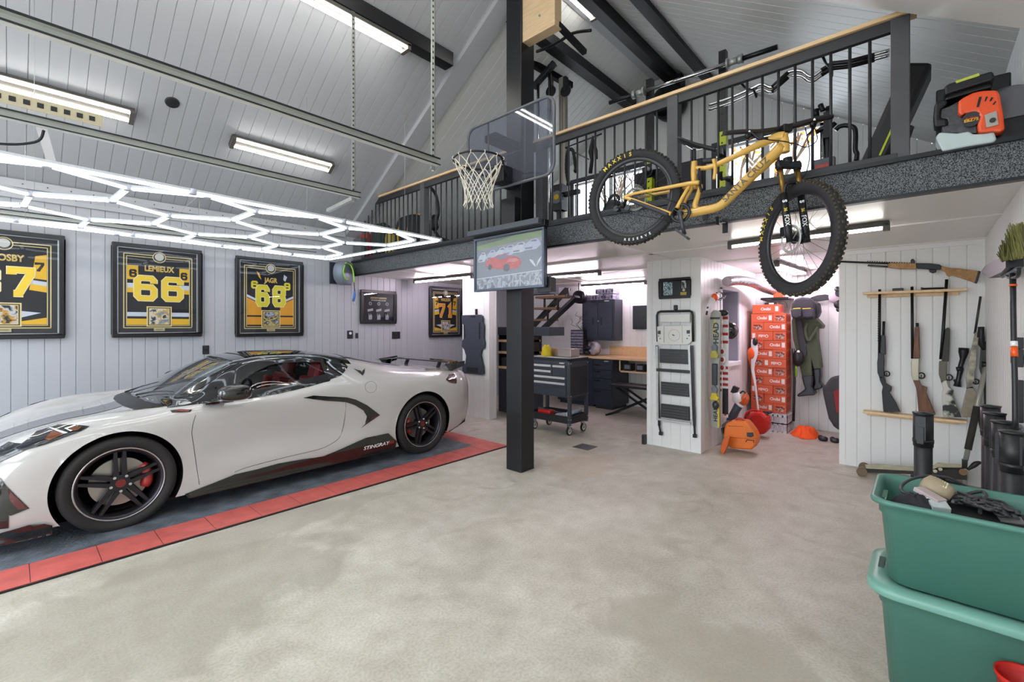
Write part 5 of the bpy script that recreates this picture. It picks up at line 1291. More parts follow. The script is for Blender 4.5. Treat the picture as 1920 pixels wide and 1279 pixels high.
# ================================================================ framed things on the long wall
MATB = mat('mount_board', '2b2c31', .8); SIL = mat('fillet_silver', 'c9cbd0', .3, metal=.5); JBLK = mat('jersey_black', '1b1c22', .85, bump=.15, bscale=30)
JWH = mat('jersey_white', 'c9cedb', .8); PLQ = mat('plaque_cream', 'b9ae86', .35, metal=.3); CREAM = mat('fillet_cream', 'e3cf8e', .45)
def wb(m, a, b, c, d, v): m.box(a, b, v, v+.004, c, d)
def ribbon(mb, pts, th, org, mt_, closed=False, depth=.0015):
    # block-letter stroke of even width in the wall plane (X right, Z up) with mitred corners
    n = len(pts); L_, R_ = [], []
    for i in range(n):
        a = pts[(i-1) % n] if (i or closed) else None; b = pts[(i+1) % n] if (i < n-1 or closed) else None; p = pts[i]
        ds = []
        if a: ds.append(V3((p[0]-a[0], p[1]-a[1], 0)).normalized())
        if b: ds.append(V3((b[0]-p[0], b[1]-p[1], 0)).normalized())
        d = sum(ds, V3()).normalized(); nn = V3((-d.y, d.x, 0)); k = th/2/max(.4, nn.dot(V3((-ds[0].y, ds[0].x, 0))))
        L_.append((p[0]+nn.x*k, p[1]+nn.y*k)); R_.append((p[0]-nn.x*k, p[1]-nn.y*k))
    mb.use(mt_); vs = [V3((org[0]+x, org[1], org[2]+z)) for x, z in L_+R_]; m_ = n if closed else n-1
    mb.add(vs, [(i, (i+1) % n, n+(i+1) % n, n+i) for i in range(m_)])
GLY = {'6': [([(1, .74), (1, .87), (.84, 1), (.16, 1), (0, .87), (0, .13), (.16, 0), (.84, 0), (1, .13), (1, .35)], 0), ([(1, .33), (1, .43), (.84, .56), (.12, .56)], 0)],
 '8': [([(.16, 1), (.84, 1), (1, .87), (1, .62), (.86, .5), (1, .38), (1, .13), (.84, 0), (.16, 0), (0, .13), (0, .38), (.14, .5), (0, .62), (0, .87)], 1), ([(.1, .5), (.9, .5)], 0)],
 '7': [([(0, .80), (0, 1), (1, 1), (1, .84), (.36, .0)], 0), ([(.1, 0), (.62, 0)], 0)], '1': [([(.1, .78), (.5, 1), (.5, 0)], 0), ([(.08, 0), (.92, 0)], 0)]}
def digits(mb, txt, h, org, m1, m2=None, wr_=.62):
    w = h*wr_; th = h*.235; gap = th*.42; tot = len(txt)*w+(len(txt)-1)*gap
    for layer, (tt, mm, dy) in enumerate(((th, m2, 0), (th*.78, m1, -.0015)) if m2 else ((th, m1, 0),)):
        for i, ch in enumerate(txt):
            x0 = org[0]-tot/2+i*(w+gap)
            for path, cl in GLY[ch]:
                P = [(x0+th/2+x*(w-th), org[2]-h/2+th/2+z*(h-th)) for x, z in path]; k_ = dy-.0001*len(P)
                ribbon(mb, P, tt, (0, org[1]+k_, 0), mm, closed=bool(cl))
def jersey(u0, u1, z0, z1, num, name_, style, label, small=None):
    Wd, Hh = u1-u0, z1-z0; X = lambda x: u0+Wd*x; Z = lambda z: z0+Hh*z
    t = thing('framed_jersey', label, 'framed jersey', ((u0+u1)/2, VL, z0)); v0 = VL-.05
    m = MB(FRAMEB); fw_ = .045
    bars(m, u0, u1, z0, z1, fw_, v0, VL-.002)
    part('frame', m, t, bevel=.006)
    v = VL-.022; m = MB(MATB); m.box(u0+fw_, u1-fw_, v, VL-.004, z0+fw_, z1-fw_)
    m.use(SIL); g = .010
    for a, b, c, d in ((u0+fw_, u1-fw_, z0+fw_, z0+fw_+g), (u0+fw_, u1-fw_, z1-fw_-g, z1-fw_), (u0+fw_, u0+fw_+g, z0+fw_, z1-fw_), (u1-fw_-g, u1-fw_, z0+fw_, z1-fw_)): m.box(a, b, v-.006, v, c, d)
    m.use(CREAM)
    for o, w_ in ((.115, .009), (.145, .007)):
        a, b, c, d = X(o), X(1-o), Z(o*.85), Z(1-o*.9)
        for q in ((a, b, c, c+w_), (a, b, d-w_, d), (a, a+w_, c, d), (b-w_, b, c, d)): m.box(q[0], q[1], v-.003, v, q[2], q[3])
    part('mount', m, t)
    a, b, c, d = X(.155), X(.845), Z(.13), Z(.865)
    m = MB(JBLK); m.box(a, b, v-.002, v, c, d); y1 = v-.0045
    def P(pts, mm): m.use(mm).add([(X(x), y1, Z(z)) for x, z in pts], [list(range(len(pts)))])
    if style == 'bands':
        for s in (0, 1):
            f_ = (lambda x: 1-x) if s else (lambda x: x)
            P([(f_(.155), .62), (f_(.27), .62), (f_(.27), .77), (f_(.155), .77)], YEL); P([(f_(.155), .53), (f_(.27), .53), (f_(.27), .58), (f_(.155), .58)], JWH); P([(f_(.155), .48), (f_(.27), .48), (f_(.27), .53), (f_(.155), .53)], YEL)
            P([(f_(.155), .135), (f_(.36), .135), (f_(.36), .20), (f_(.155), .20)], YEL); P([(f_(.155), .225), (f_(.36), .225), (f_(.36), .27), (f_(.155), .27)], JWH)
    elif style == 'sleeve':
        for s in (0, 1):
            f_ = (lambda x: 1-x) if s else (lambda x: x)
            P([(f_(.155), .56), (f_(.28), .57), (f_(.25), .78), (f_(.155), .80)], YEL); P([(f_(.155), .50), (f_(.29), .52), (f_(.285), .555), (f_(.155), .54)], JWH); P([(f_(.155), .44), (f_(.30), .46), (f_(.29), .52), (f_(.155), .50)], YEL)
            P([(f_(.155), .135), (f_(.36), .135), (f_(.36), .165), (f_(.155), .20)], YEL); P([(f_(.2), .245), (f_(.36), .20), (f_(.36), .26)], JWH)
    else:
        for s in (0, 1):
            f_ = (lambda x: 1-x) if s else (lambda x: x)
            P([(f_(.155), .49), (f_(.36), .41), (f_(.36), .15), (f_(.155), .15)], mat('jersey_orange', 'dd9a24', .6)); P([(f_(.155), .53), (f_(.36), .45), (f_(.36), .42), (f_(.155), .50)], JWH)
            y1 -= .0003; P([(f_(.155), .27), (f_(.36), .27), (f_(.36), .25), (f_(.155), .25)], JBLK)
        P([(.29, .83), (.33, .80), (.36, .72), (.32, .76)], YEL); P([(.70, .81), (.75, .78), (.72, .72), (.69, .74)], JWH)
    part('jersey', m, t, recalc=False)
    big = mat('number_'+num, {'66': 'f0cc3a', '68': 'd9cc36', '87': 'f5cf30', '71': 'f5a22a'}[num], .55)
    m = MB(WHT); y2 = v-.006
    zc_ = .53 if style != 'angle' else .52
    digits(m, num, .285*Hh, (X(.5), y2-.002, Z(zc_)), big, mat('number_border', 'efe0b4', .6), wr_={'bands': .74, 'sleeve': .66, 'angle': .60}[style]); part('number', m, t, recalc=False)
    m = MB(CREAM); mtext(m, name_, .085*Hh, (X(.5), y2, Z(.745 if style != 'angle' else .72)), EU, EZ, mat('name_gold', 'd9b661', .6), bold=.035, sx=.78); part('name', m, t, recalc=False)
    m = MB(big)
    if style == 'angle':
        digits(m, '6', .10*Hh, (X(.26), y2, Z(.655)), big, wr_=.8); digits(m, '8', .10*Hh, (X(.75), y2, Z(.655)), big, wr_=.8)
    elif style == 'bands':
        for x in (.215, .785): digits(m, '6', .085*Hh, (X(x), y2, Z(.685)), JBLK, wr_=.75)
    else:
        for x in (.215, .785): digits(m, '7', .085*Hh, (X(x), y2, Z(.68)), JBLK, wr_=.75)
    part('sleeve_number', m, t, recalc=False)
    a, b, c, d = X(.36), X(.64), Z(.115), Z(.335)
    m = MB(CREAM); m.box(a, b, y2-.002, v, c, d); m.use(MATB).box(a+.012, b-.012, y2-.003, v, c+.012, d-.012); m.use(CREAM).box(a+.022, b-.022, y2-.004, v, c+.022, d-.022)
    m.use(pict('photo_'+num, {'66': ['16171c', '6f8fb0', 'c9a24a', 'e2d8c8', '2a2c33'], '68': ['14141a', 'a9adc8', '1c1d24', 'd5c27a', '3a3b42'], '87': ['12131a', '141720', 'c9cdd4', 'c9993a', '10121a'], '71': ['a3383a', 'd8d5dc', '5c3138', 'e4e2e6', '2a2024']}[num], 12, int(num)*.37)).box(a+.028, b-.028, y2-.005, v, c+.028, d-.028)
    part('photograph', m, t)
    m = MB(PLQ); m.box(X(.44), X(.56), y2-.003, v, Z(.065), Z(.10)); m.use(MATB).box(X(.46), X(.54), y2-.0035, v, Z(.077), Z(.080)); m.box(X(.46), X(.54), y2-.0035, v, Z(.086), Z(.089)); part('plaque', m, t)
    m = MB(CREAM); m.cyl((X(.5), v-.004, Z(.875)), (X(.5), v, Z(.875)), .066*Wd/.88, n=28); m.use(MATB).cyl((X(.5), v-.005, Z(.875)), (X(.5), v, Z(.875)), .058*Wd/.88, n=28); m.use(mat('medal_silver', 'c6c4bd', .3, metal=.3)).cyl((X(.5), v-.009, Z(.88)), (X(.5), v, Z(.88)), .045*Wd/.88, n=28); part('medal', m, t)
    m = MB(GLASS); m.add([(u0+fw_, v0+.01, z0+fw_), (u1-fw_, v0+.01, z0+fw_), (u1-fw_, v0+.01, z1-fw_), (u0+fw_, v0+.01, z1-fw_)], [(0, 1, 2, 3)]); part('glass_pane', m, t)
jersey(-.49, .39, 1.385, 2.49, '87', 'CROSBY', 'sleeve', 'framed black and gold hockey jersey number 87, cut by the left frame edge')
jersey(.774, 1.645, 1.385, 2.485, '66', 'LEMIEUX', 'bands', 'framed black and gold hockey jersey number 66 with straight gold hem bands')
jersey(2.036, 2.926, 1.37, 2.47, '68', 'JAGR', 'angle', 'framed black and gold hockey jersey number 68 with slanted orange sides, nearest the hose reel')
jersey(5.28, 6.06, 1.30, 2.27, '71', 'MALKIN', 'sleeve', 'framed black and orange hockey jersey number 71 under the loft')
t = thing('framed_display', 'dark framed hockey plaque hung between the hose reel and jersey 71', 'picture frame', (4.2, VL, 1.56))
a, b, c, d = 3.87, 4.545, 1.555, 2.12
m = MB(FRAMEB)
bars(m, a, b, c, d, .05, VL-.05, VL-.002)
part('frame', m, t, bevel=.006)
m = MB(JBLK); m.box(a+.05, b-.05, VL-.02, VL-.003, c+.05, d-.05); part('mount', m, t)
m = MB(CREAM); mtext(m, 'HOCKEY LEGENDS', .04, ((a+b)/2, VL-.022, d-.13), EU, EZ, CREAM, bold=.02, sx=.9); mtext(m, 'PITTSBURGH HALL OF FAME', .022, ((a+b)/2, VL-.022, d-.17), EU, EZ, WHT, bold=.02); part('lettering', m, t, recalc=False)
for i in range(3):
    x = a+.18+.16*i; m = MB(mat('figure_silver', 'a9abb0', .5)); m.cyl((x, VL-.024, c+.34), (x, VL-.02, c+.34), .028, n=16); m.use(JBLK).cyl((x, VL-.0245, c+.34), (x, VL-.02, c+.34), .016, n=10)
    m.use(MC['figure_silver']); m.prism([(x-.05, VL-.02, c+.24), (x+.05, VL-.02, c+.26), (x+.05, VL-.02, c+.22), (x-.05, VL-.02, c+.20)], (0, -.003, 0)); m.prism([(x-.03, VL-.02, c+.07), (x+.03, VL-.02, c+.07), (x+.035, VL-.02, c+.13), (x+.01, VL-.02, c+.17), (x-.01, VL-.02, c+.13), (x-.03, VL-.02, c+.18)], (0, -.003, 0)); part('picture', m, t)
m = MB(GLASS); m.box(a+.05, b-.05, VL-.04, VL-.037, c+.05, d-.05); part('glass_pane', m, t)
# outlets and switches
def outlet(x0, y0, x1, y1, lab, name='wall_outlet', cat='outlet', detail=True):
    A, B = PV(x0, y0, VL-.005), PV(x1, y1, VL-.005); t = thing(name, lab, cat, (A.x, VL, B.z)); m = MB(BLK); m.box(A.x, B.x, VL-.012, VL-.001, B.z, A.z); part('cover', m, t, bevel=.003)
    if detail:
        m = MB(mat('socket_dark', '2c2d31', .5)); cx = (A.x+B.x)/2
        for k in (-1, 1): m.box(cx-.02+k*.0, cx+.02, VL-.014, VL-.01, (A.z+B.z)/2+k*.03-.014, (A.z+B.z)/2+k*.03+.014)
        part('socket', m, t)
    return t
outlet(379.5, 648, 392, 664, 'black double outlet on the wall above the car windshield')
o = outlet(651, 620, 661.5, 635, 'black controller with a round dial under the hose reel', 'wall_control', 'control', False)
p = PV(656.5, 625, VL-.014); m = MB(mat('dial_white', 'd5d5d8', .3)); m.cyl(p, p-EV*.012, .022, n=20); part('dial', m, o)
outlet(666.5, 625, 671.5, 634, 'small black switch beside the round dial controller', 'light_switch', 'switch')
outlet(735, 622, 750, 635, 'wide black outlet below the framed hockey plaque')
# hose reel
c = V3((3.52, 6.63, 2.34))
hr = thing('hose_reel', 'grey air hose reel with lime hose at the end of the loft beam', 'hose reel', (3.52, VL, 2.15))
RG = mat('reel_grey', '767f8c', .4); m = MB(RG); ax = V3((.55, -.83, 0)).normalized(); m.lathe([(0, .02), (.16, .02), (.185, 0), (.185, -.14), (.16, -.16), (0, -.16)], c, ax, 40); part('housing', m, hr)
m = MB(DGREY); m.box(3.35, 3.70, VL-.03, VL, 2.18, 2.52); m.obox(c-ax*.12+V3((0, .08, 0)), EU, EV, EZ, .1, .2, .2); part('bracket', m, hr)
m = MB(mat('hose_lime', '8ccf3a', .4)); sx_ = EZ.cross(ax); m.tube(cr([c+ax*.03-sx_*.15+EZ*.1, c+ax*.03-sx_*.19, c+ax*.03-sx_*.14-EZ*.1, c+ax*.03-sx_*.06-EZ*.11], 6), .01); e2 = PV(657, 497, 6.55); e3 = PV(664, 515, 6.5); m.tube(cr([PV(648, 493, 6.5), e2, PV(662, 508, 6.48), PV(664, 530, 6.48)], 6), .010); part('hose', m, hr)
m = MB(BLKM); m.tube([PV(664, 530, 6.48), PV(665, 546, 6.48)], .006); m.use(mat('nozzle_blue', '3f6fc0', .35)); m.tube([PV(665, 546, 6.48), PV(665, 553, 6.48), PV(662, 565, 6.48)], [.012, .022, .018]); m.use(mat('ring_grey', '9aa0a8', .3)).tube(arc(PV(665, 568.5, 6.48), .03, 0, 2*PI, 20, EU, EZ)[:-1], .004, closed=True); part('nozzle', m, hr)
m = MB(BLKM); m.cyl((3.73, 6.5, 2.30), (3.73, 6.5, 2.36), .03, n=12)
# creeper on its hook
cx = 5.138
def Z5(x, y): return (600+x/5.33, 480+y/5.33)
def cp(*pts): return [PU(*Z5(x, y), cx) for x, y in pts]
cr_ = thing('mechanic_creeper', 'dark mechanic creeper board hung on the white stub wall', 'creeper', (5.15, 5.5, .7))
m = MB(mat('creeper_navy', '343a46', .5)); m.prism(cp((1412, 600), (1420, 592), (1600, 586), (1618, 600), (1620, 660), (1632, 700), (1628, 820), (1640, 870), (1636, 920), (1610, 940), (1600, 990), (1615, 1060), (1625, 1100), (1630, 1180), (1610, 1190), (1420, 1172), (1418, 1110), (1450, 1070), (1458, 1000), (1440, 940), (1414, 905), (1416, 850), (1432, 830), (1432, 690), (1414, 670)), (.045, 0, 0)); part('board', m, cr_, bevel=.008)
m = MB(BLK); m.prism(cp((1440, 690), (1448, 690), (1452, 820), (1444, 830)), (-.004, 0, 0)); part('recess', m, cr_); m = MB(BLK); m.prism(cp((1590, 665), (1600, 665), (1600, 830), (1590, 820)), (-.004, 0, 0)); part('recess', m, cr_); m = MB(BLK); m.prism(cp((1470, 1110), (1575, 1118), (1575, 1170), (1470, 1160)), (-.006, 0, 0)); part('recess', m, cr_); m = MB(BLK); m.prism(cp((1505, 600), (1550, 598), (1548, 612), (1508, 614)), (-.004, 0, 0)); part('recess', m, cr_)
for x, y in ((1636, 628), (1640, 900), (1640, 1162)):
    m = MB(CHROME); p = PU(*Z5(x, y), 5.2); m.cyl(p-EV*.0+EU*-.03, p+EU*-.03+EV*.025, .028, n=16); part('caster', m, cr_)
m = MB(BLKM); p = PU(*Z5(1556, 560), 5.17); m.box(p.x, 5.2, p.y-.015, p.y+.015, p.z-.05, p.z+.05); m.box(p.x-.02, 5.2, p.y-.008, p.y+.008, p.z-.07, p.z-.05); solo('wall_hook', m, 'small dark wall hook directly above the hanging creeper', 'hook')
# shelf cabinet seen between the stub wall and the column
sc = thing('shelf_cabinet', 'dark cabinet with wooden shelves standing behind the column', 'cabinet', (5.9, 5.0, 0))
sv0, sv1, su = 4.9, 5.50, 5.72
m = MB(DGREY); m.box(su, su+.5, sv0, sv1, .03, .78); part('base', m, sc, bevel=.005)
m = MB(PINE)
for z in (.80, 1.06, 1.26): m.box(su-.01, su+.45, sv0, sv1, z-.02, z+.02); 
part('shelf', m, sc)
m = MB(BLKM); m.box(su+.42, su+.46, sv0, sv1, .8, 1.5); m.box(su, su+.4, sv1-.02, sv1, .8, 1.4); m.box(su, su+.4, sv0, sv0+.02, .8, 1.4); part('back_panel', m, sc)
m = MB(DGREY); m.box(su-.02, su+.4, 4.38, sv1, 1.36, 1.50); part('top_drawer', m, sc, bevel=.004)
m = MB(DGREY); p1_ = PU(1030, 548, 5.7); m.box(5.7, 5.95, p1_.y, p1_.y+.9, 2.03, 2.16); m.box(5.8, 5.84, p1_.y+.3, p1_.y+.34, 2.16, 2.34); solo('hanging_box', m, 'dark box hung under the loft ceiling beside the sign corner', 'box')
for i, (z, c) in enumerate(((.84, '2a2b30'), (1.08, '26272c'), (.99, '6e5f50'))):
    m = MB(mat('bin_%d' % i, c, .5)); m.box(su+.02, su+.3, 5.28 if i < 2 else 5.05, 5.46 if i < 2 else 5.2, (.82, 1.08, .82)[i], (.82, 1.08, .82)[i]+.15); solo('shelf_bin', m, ['black bin on the lowest wooden shelf behind the column', 'black bin on the upper wooden shelf behind the column', 'brown bin beside the black one on the low shelf'][i], 'bin', 'bins on the wooden shelves', bevel=.005)
# steel stairs
us = 7.3
st = thing('staircase', 'open black steel stairs with wooden treads under the loft', 'stairs', (7.3, 6, 0))
A, B = PU(1012, 598, us), PU(1066, 540, us); d = (B-A)
m = MB(BLKM); m.bar(A-d*1.3, B-d*.02, .05, .16, up=EU); part('stringer', m, st)
m = MB(BLKM); sh = EU*.55; A2, B2 = PU(1018, 617, us-.35), PU(1076, 562, us-.35); d2 = B2-A2; m.bar(A2-d2*1.3, B2+d2*.1, .05, .16, up=EU); part('stringer', m, st)
for (x0, x1, y) in ((1010, 1062, 558), (1008, 1045, 579), (1008, 1027, 600)):
    p, q_ = PU(x0, y, us-.3), PU(x1, y+2, us-.3); m = MB(mat('stair_tread', '86644a', .5)); m.box(us-.35, us+.05, q_.y, p.y+.05, p.z-.02, p.z+.02); part('tread', m, st)
for x, y0, y1 in ((1041, 540, 557), (1066, 541, 560), (1021, 560, 580), (1046, 563, 582), (1027, 582, 600)):
    m = MB(BLKM); p, q_ = PU(x, y0, us-.3), PU(x, y1, us-.3); m.box(p.x-.015, p.x+.015, p.y-.015, p.y+.015, q_.z, min(p.z, 2.3)); part('riser_bar', m, st)
# round fan by the stair top
c = PU(1084, 557, 7.2); fn = thing('drum_fan', 'round black drum fan hung beside the top of the steel stairs', 'fan', c)
m = MB(BLKM); m.lathe([(.0, .02), (.03, .0), (.10, .0), (.12, -.02), (.125, .05), (.125, .12), (0, .12)], c, EU, 32); m.box(c.x+.02, c.x+.08, c.y-.01, c.y+.01, c.z+.1, 2.34); part('drum', m, fn)
m = MB(DGREY)
for r in (.05, .075, .1): m.tube(arc(c-EU*.01, r, 0, 2*PI, 24, EV, EZ)[:-1], .003, closed=True, n=5)
m.ball(c-EU*.01, .025); part('grille', m, fn)
# wall cabinet, boxes on it, screen
cab = thing('wall_cabinet', 'dark grey two-door metal cabinet on the wall over the workbench', 'cabinet', (7.6, 4.5, 1.25))
NAVY = mat('cabinet_navy', '353a47', .4, metal=.2)
m = MB(NAVY); m.box(7.59, UB-.01, 4.28, 5.0, 1.24, 2.02); part('body', m, cab, bevel=.006)
for a, b in ((4.33, 4.635), (4.645, 4.95)):
    m = MB(mat('cabinet_navy_door', '3b404e', .38, metal=.2)); m.box(7.572, 7.59, a, b, 1.29, 1.96); dr = part('door', m, cab, bevel=.004)
    m = MB(BLK); vv = a+.08 if a < 4.4 else b-.08; vv = 4.56 if a < 4.4 else 4.74; m.box(7.566, 7.573, vv-.012, vv+.012, 1.54, 1.68); part('handle', m, dr)
m = MB(CHROME); m.cyl((7.574, 4.62, 1.61), (7.56, 4.62, 1.61), .014, n=12); m.use(WHT).box(7.585, 7.59, 4.40, 4.50, 1.985, 2.0); part('lock', m, cab)
CLR = mat('clear_plastic_box', 'b3b1c9', .25, col2='4a4a55', scale=25)
for i, (a, b, z) in enumerate(((4.75, 4.97, 2.022), (4.55, 4.73, 2.022), (4.34, 4.53, 2.022), (4.52, 4.72, 2.132), (4.33, 4.5, 2.132))):
    m = MB(CLR); m.box(7.62, 7.85, a, b, z, z+.1); m.use(BLK).box(7.615, 7.62, a+.01, a+.035, z+.02, z+.075); m.box(7.615, 7.62, b-.035, b-.01, z+.02, z+.075)
    solo('organizer_case', m, ['clear organizer case at the left on the wall cabinet', 'clear organizer case in the middle on the wall cabinet, lower of two', 'clear organizer case at the right on the wall cabinet, lower of two', 'clear organizer case in the middle on the wall cabinet, upper of two', 'clear organizer case at the right on the wall cabinet, upper of two'][i], 'organizer', 'organizer cases on the wall cabinet', bevel=.006)
a = PU(1188, 575, 7.85); tv = thing('wall_screen', 'flat black screen on the wall half hidden by the ladder pillar', 'television', (7.85, a.y, 1.45))
m = MB(mat('screen_glass', '2c3238', .15)); m.box(7.82, 7.83, a.y-.8, a.y, 1.47, 1.88); m.use(BLK).box(7.83, 7.86, a.y-.81, a.y+.01, 1.455, 1.895); part('panel', m, tv, bevel=.003)
m = MB(BLKM); m.box(7.86, UB, a.y-.5, a.y-.3, 1.6, 1.75); part('bracket', m, tv)
# workbench
wb_ = solo('worktop', MB(BENCHW).box(7.2, UB-.005, 2.66, 4.55, .915, .955), 'light wooden worktop running along the back wall', 'worktop', bevel=.006)
m = MB(BENCHW); m.box(UB-.03, UB-.005, 2.66, 4.55, .955, 1.13); solo('splash_board', m, 'upright wooden board along the back of the worktop', 'board', bevel=.003)
def drawers(name, lab, v0, v1, u, zs, m_):
    t = thing(name, lab, 'drawer cabinet', (u+.3, (v0+v1)/2, 0)); m = MB(NAVY); m.box(u+.02, UB-.06, v0, v1, .06, .912); m.box(u+.06, UB-.1, v0+.03, v1-.03, 0, .06); part('body', m, t, bevel=.004)
    for a, b in zip(zs[:-1], zs[1:]):
        m = MB(m_); m.box(u, u+.02, v0+.015, v1-.015, a+.006, b-.006); d_ = part('drawer', m, t, bevel=.003)
        m = MB(BLKM); m.box(u-.012, u, v1-.16, v1-.05, b-.05, b-.03); m.use(CHROME).box(u-.013, u-.011, v1-.16, v1-.05, b-.033, b-.029); part('handle', m, d_)
    return t
DRW = mat('drawer_navy', '363c4a', .35, metal=.25)
dc = drawers('drawer_cabinet', 'dark grey drawer cabinet under the left end of the worktop', 4.13, 4.53, 7.22, [.08, .36, .56, .72, .84], DRW)
m = MB(WHT); mtext(m, 'HUSKY', .03, (7.235, 4.25, .875), -EV, EZ, WHT, bold=.02); part('lettering', m, dc, recalc=False)
drawers('drawer_cabinet', 'dark low cabinet half hidden behind the tool cart', 4.56, 5.4, 7.3, [.08, .5, .9], DRW)
m = MB(BENCHW); m.box(7.28, UB-.005, 4.56, 5.42, .915, .955); solo('counter', m, 'short wooden counter behind the tool cart', 'worktop')
tr = thing('tray_shelf', 'pale wooden tray shelf with small power tools under the worktop', 'shelf', (7.4, 3.5, .7))
m = MB(PINE); m.box(7.25, 7.75, 2.75, 4.0, .70, .725); m.box(7.25, 7.27, 3.98, 4.0, .70, .9); part('board', m, tr)
for i, v in enumerate((3.86, 3.62, 3.40)):
    m = MB(BLK); m.box(7.28, 7.45, v-.07, v+.07, .726, .85); m.use(GREY).box(7.275, 7.28, v-.05, v+.05, .76, .83); solo('battery_charger', m, ['black charger at the left in the tray under the worktop', 'black charger in the middle of the tray under the worktop', 'black charger next to the pillar in the tray under the worktop'][i], 'charger', 'chargers in the tray', bevel=.008)
# folding bench
fb = thing('folding_bench', 'black folding bench with crossed legs in front of the worktop', 'bench', (6.95, 3.5, 0))
m = MB(BLK); m.box(6.8, 7.15, 2.9, 3.93, .49, .54); part('seat', m, fb, bevel=.015)
for u in (6.86, 7.08):
    m = MB(BLKM); m.bar((u, 3.85, .49), (u, 3.0, .02), .03, .03); m.bar((u, 3.0, .49), (u, 3.95, .02), .03, .03); part('leg', m, fb)
m = MB(BLKM); m.bar((6.75, 3.97, .015), (7.18, 3.97, .015), .03, .03); part('foot', m, fb)
# helmet and parts drawers on the bench
c = V3((7.42, 4.62, 1.11)); hm2 = thing('motocross_helmet', 'white and black motocross helmet on the bench under the wall cabinet', 'helmet', (7.42, 4.62, .955))
m = MB(mat('helmet_white', 'b8b7c2', .3, coat=.6, col2='4a4a52', scale=7, contrast=.2)); m.ball(c-EZ*.02, .15, .125, .135, n=24, m=14); part('shell', m, hm2)
m = MB(BLK); m.ball(c+V3((-.09, .06, -.01)), .1, .1, .05, n=16, m=8); m.prism([c+V3((-.05, .1, .10)), c+V3((-.16, .13, .15)), c+V3((-.19, .02, .15)), c+V3((-.08, -.04, .13))], (0, 0, .01)); m.ball(c+V3((-.13, .08, -.09)), .07, .08, .05, n=12, m=8); part('visor', m, hm2)
og = thing('parts_organizer', 'tall black small-parts drawer tower on the counter beside the helmet', 'organizer', (7.5, 5.05, .955))
q0, q1 = PU(1070, 640, 7.45), PU(1094, 640, 7.45)
m = MB(BLK); m.box(7.45, 7.62, q1.y, q0.y, .957, 1.44); part('case', m, og)
for r in range(8):
    z = .985+r*.056; m = MB(mat('drawer_clear', '9d9bb0', .2, col2='6c6a78', scale=20)); m.box(7.437, 7.45, q1.y+.01, q0.y-.01, z, z+.042); part('drawer', m, og, bevel=.003)
m = MB(BLKM)
random.seed(3)
for k in range(5):
    p = V3((7.5, q1.y+.1, 1.45)); pts = [p]
    for j in range(6): p = p+V3((random.uniform(-.03, .03), random.uniform(-.12, .10), random.uniform(.0, .08))); pts.append(p)
    m.tube(cr(pts, 4), .004, n=5)
solo('wire_tangle', m, 'tangle of thin dark wires on top of the small-parts drawer tower', 'wires')
# tool cart
tc_ = thing('tool_cart', 'dark grey rolling tool cart with bright drawer pulls behind the column', 'tool cart', (5.36, 3.93, 0))
cu0, cu1, cv0, cv1 = 5.13, 5.58, 3.58, 4.32; CG = mat('cart_grey', '3e434c', .38, metal=.3); CB = mat('cart_black', '24262b', .42, metal=.2)
m = MB(CG); m.box(cu0, cu1, cv0, cv1, .53, 1.03); part('body', m, tc_, bevel=.004)
m = MB(CB); m.box(cu0-.004, cu1+.004, cv0-.004, cv1+.004, 1.03, 1.07); m.box(cu0+.02, cu1-.02, cv0-.006, cv0, .56, .95); part('top_rim', m, tc_, bevel=.004)
m = MB(STEEL)
for p, q_ in (((cu0-.006, cv0, 1.075), (cu0-.006, cv1, 1.075)), ((cu0, cv0-.006, 1.075), (cu1, cv0-.006, 1.075))): m.cyl(p, q_, .008, n=8)
m.box(cu0+.01, cu1-.01, cv0+.02, cv1, 1.068, 1.074); part('edge_trim', m, tc_)
for u in (cu0, cu1-.035):
    for v in (cv0, cv1-.035):
        m = MB(CG); m.box(u-.004, u+.039, v-.004, v+.039, .15, 1.05)
        m.use(CHROME)
        for z in (.17, .23, .55, 1.0): m.cyl((u-.004, v+.017, z), (u-.008, v+.017, z), .008, n=8); m.cyl((u+.017, v-.004, z), (u+.017, v-.008, z), .008, n=8)
        part('post', m, tc_)
for a, b, c, d in ((cv0+.06, 3.87, .90, .97), (3.88, cv1-.04, .90, .97), (3.88, cv1-.04, .82, .89), (cv0+.06, 3.87, .82, .895), (cv0+.06, cv1-.04, .74, .81), (cv0+.06, cv1-.04, .66, .73), (cv0+.06, cv1-.04, .56, .65)):
    m = MB(CG); m.box(cu0-.012, cu0-.002, a, b, c-.002, d+.002); dr = part('drawer', m, tc_, bevel=.002)
    if c != .56 and not (a < 3.7 and c == .82):
        m = MB(mat('pull_bright', 'dcdde0', .25, metal=.5)); m.box(cu0-.03, cu0-.012, a+.01, b-.01, d-.03, d); part('pull', m, dr, bevel=.003)
m = MB(WHT); mtext(m, 'HUSKY', .028, (cu0-.007, cv0+.13, 1.0), -EV, EZ, WHT, bold=.02); part('lettering', m, tc_, recalc=False)
m = MB(CB); m.box(cu0, cu1, cv0, cv1, .17, .18); m.box(cu0-.002, cu0+.01, cv0, cv1, .17, .27); m.box(cu1-.01, cu1, cv0, cv1, .17, .27); m.box(cu0, cu1, cv0-.002, cv0+.01, .17, .27); m.box(cu0, cu1, cv1-.01, cv1, .17, .27); part('lower_tray', m, tc_)
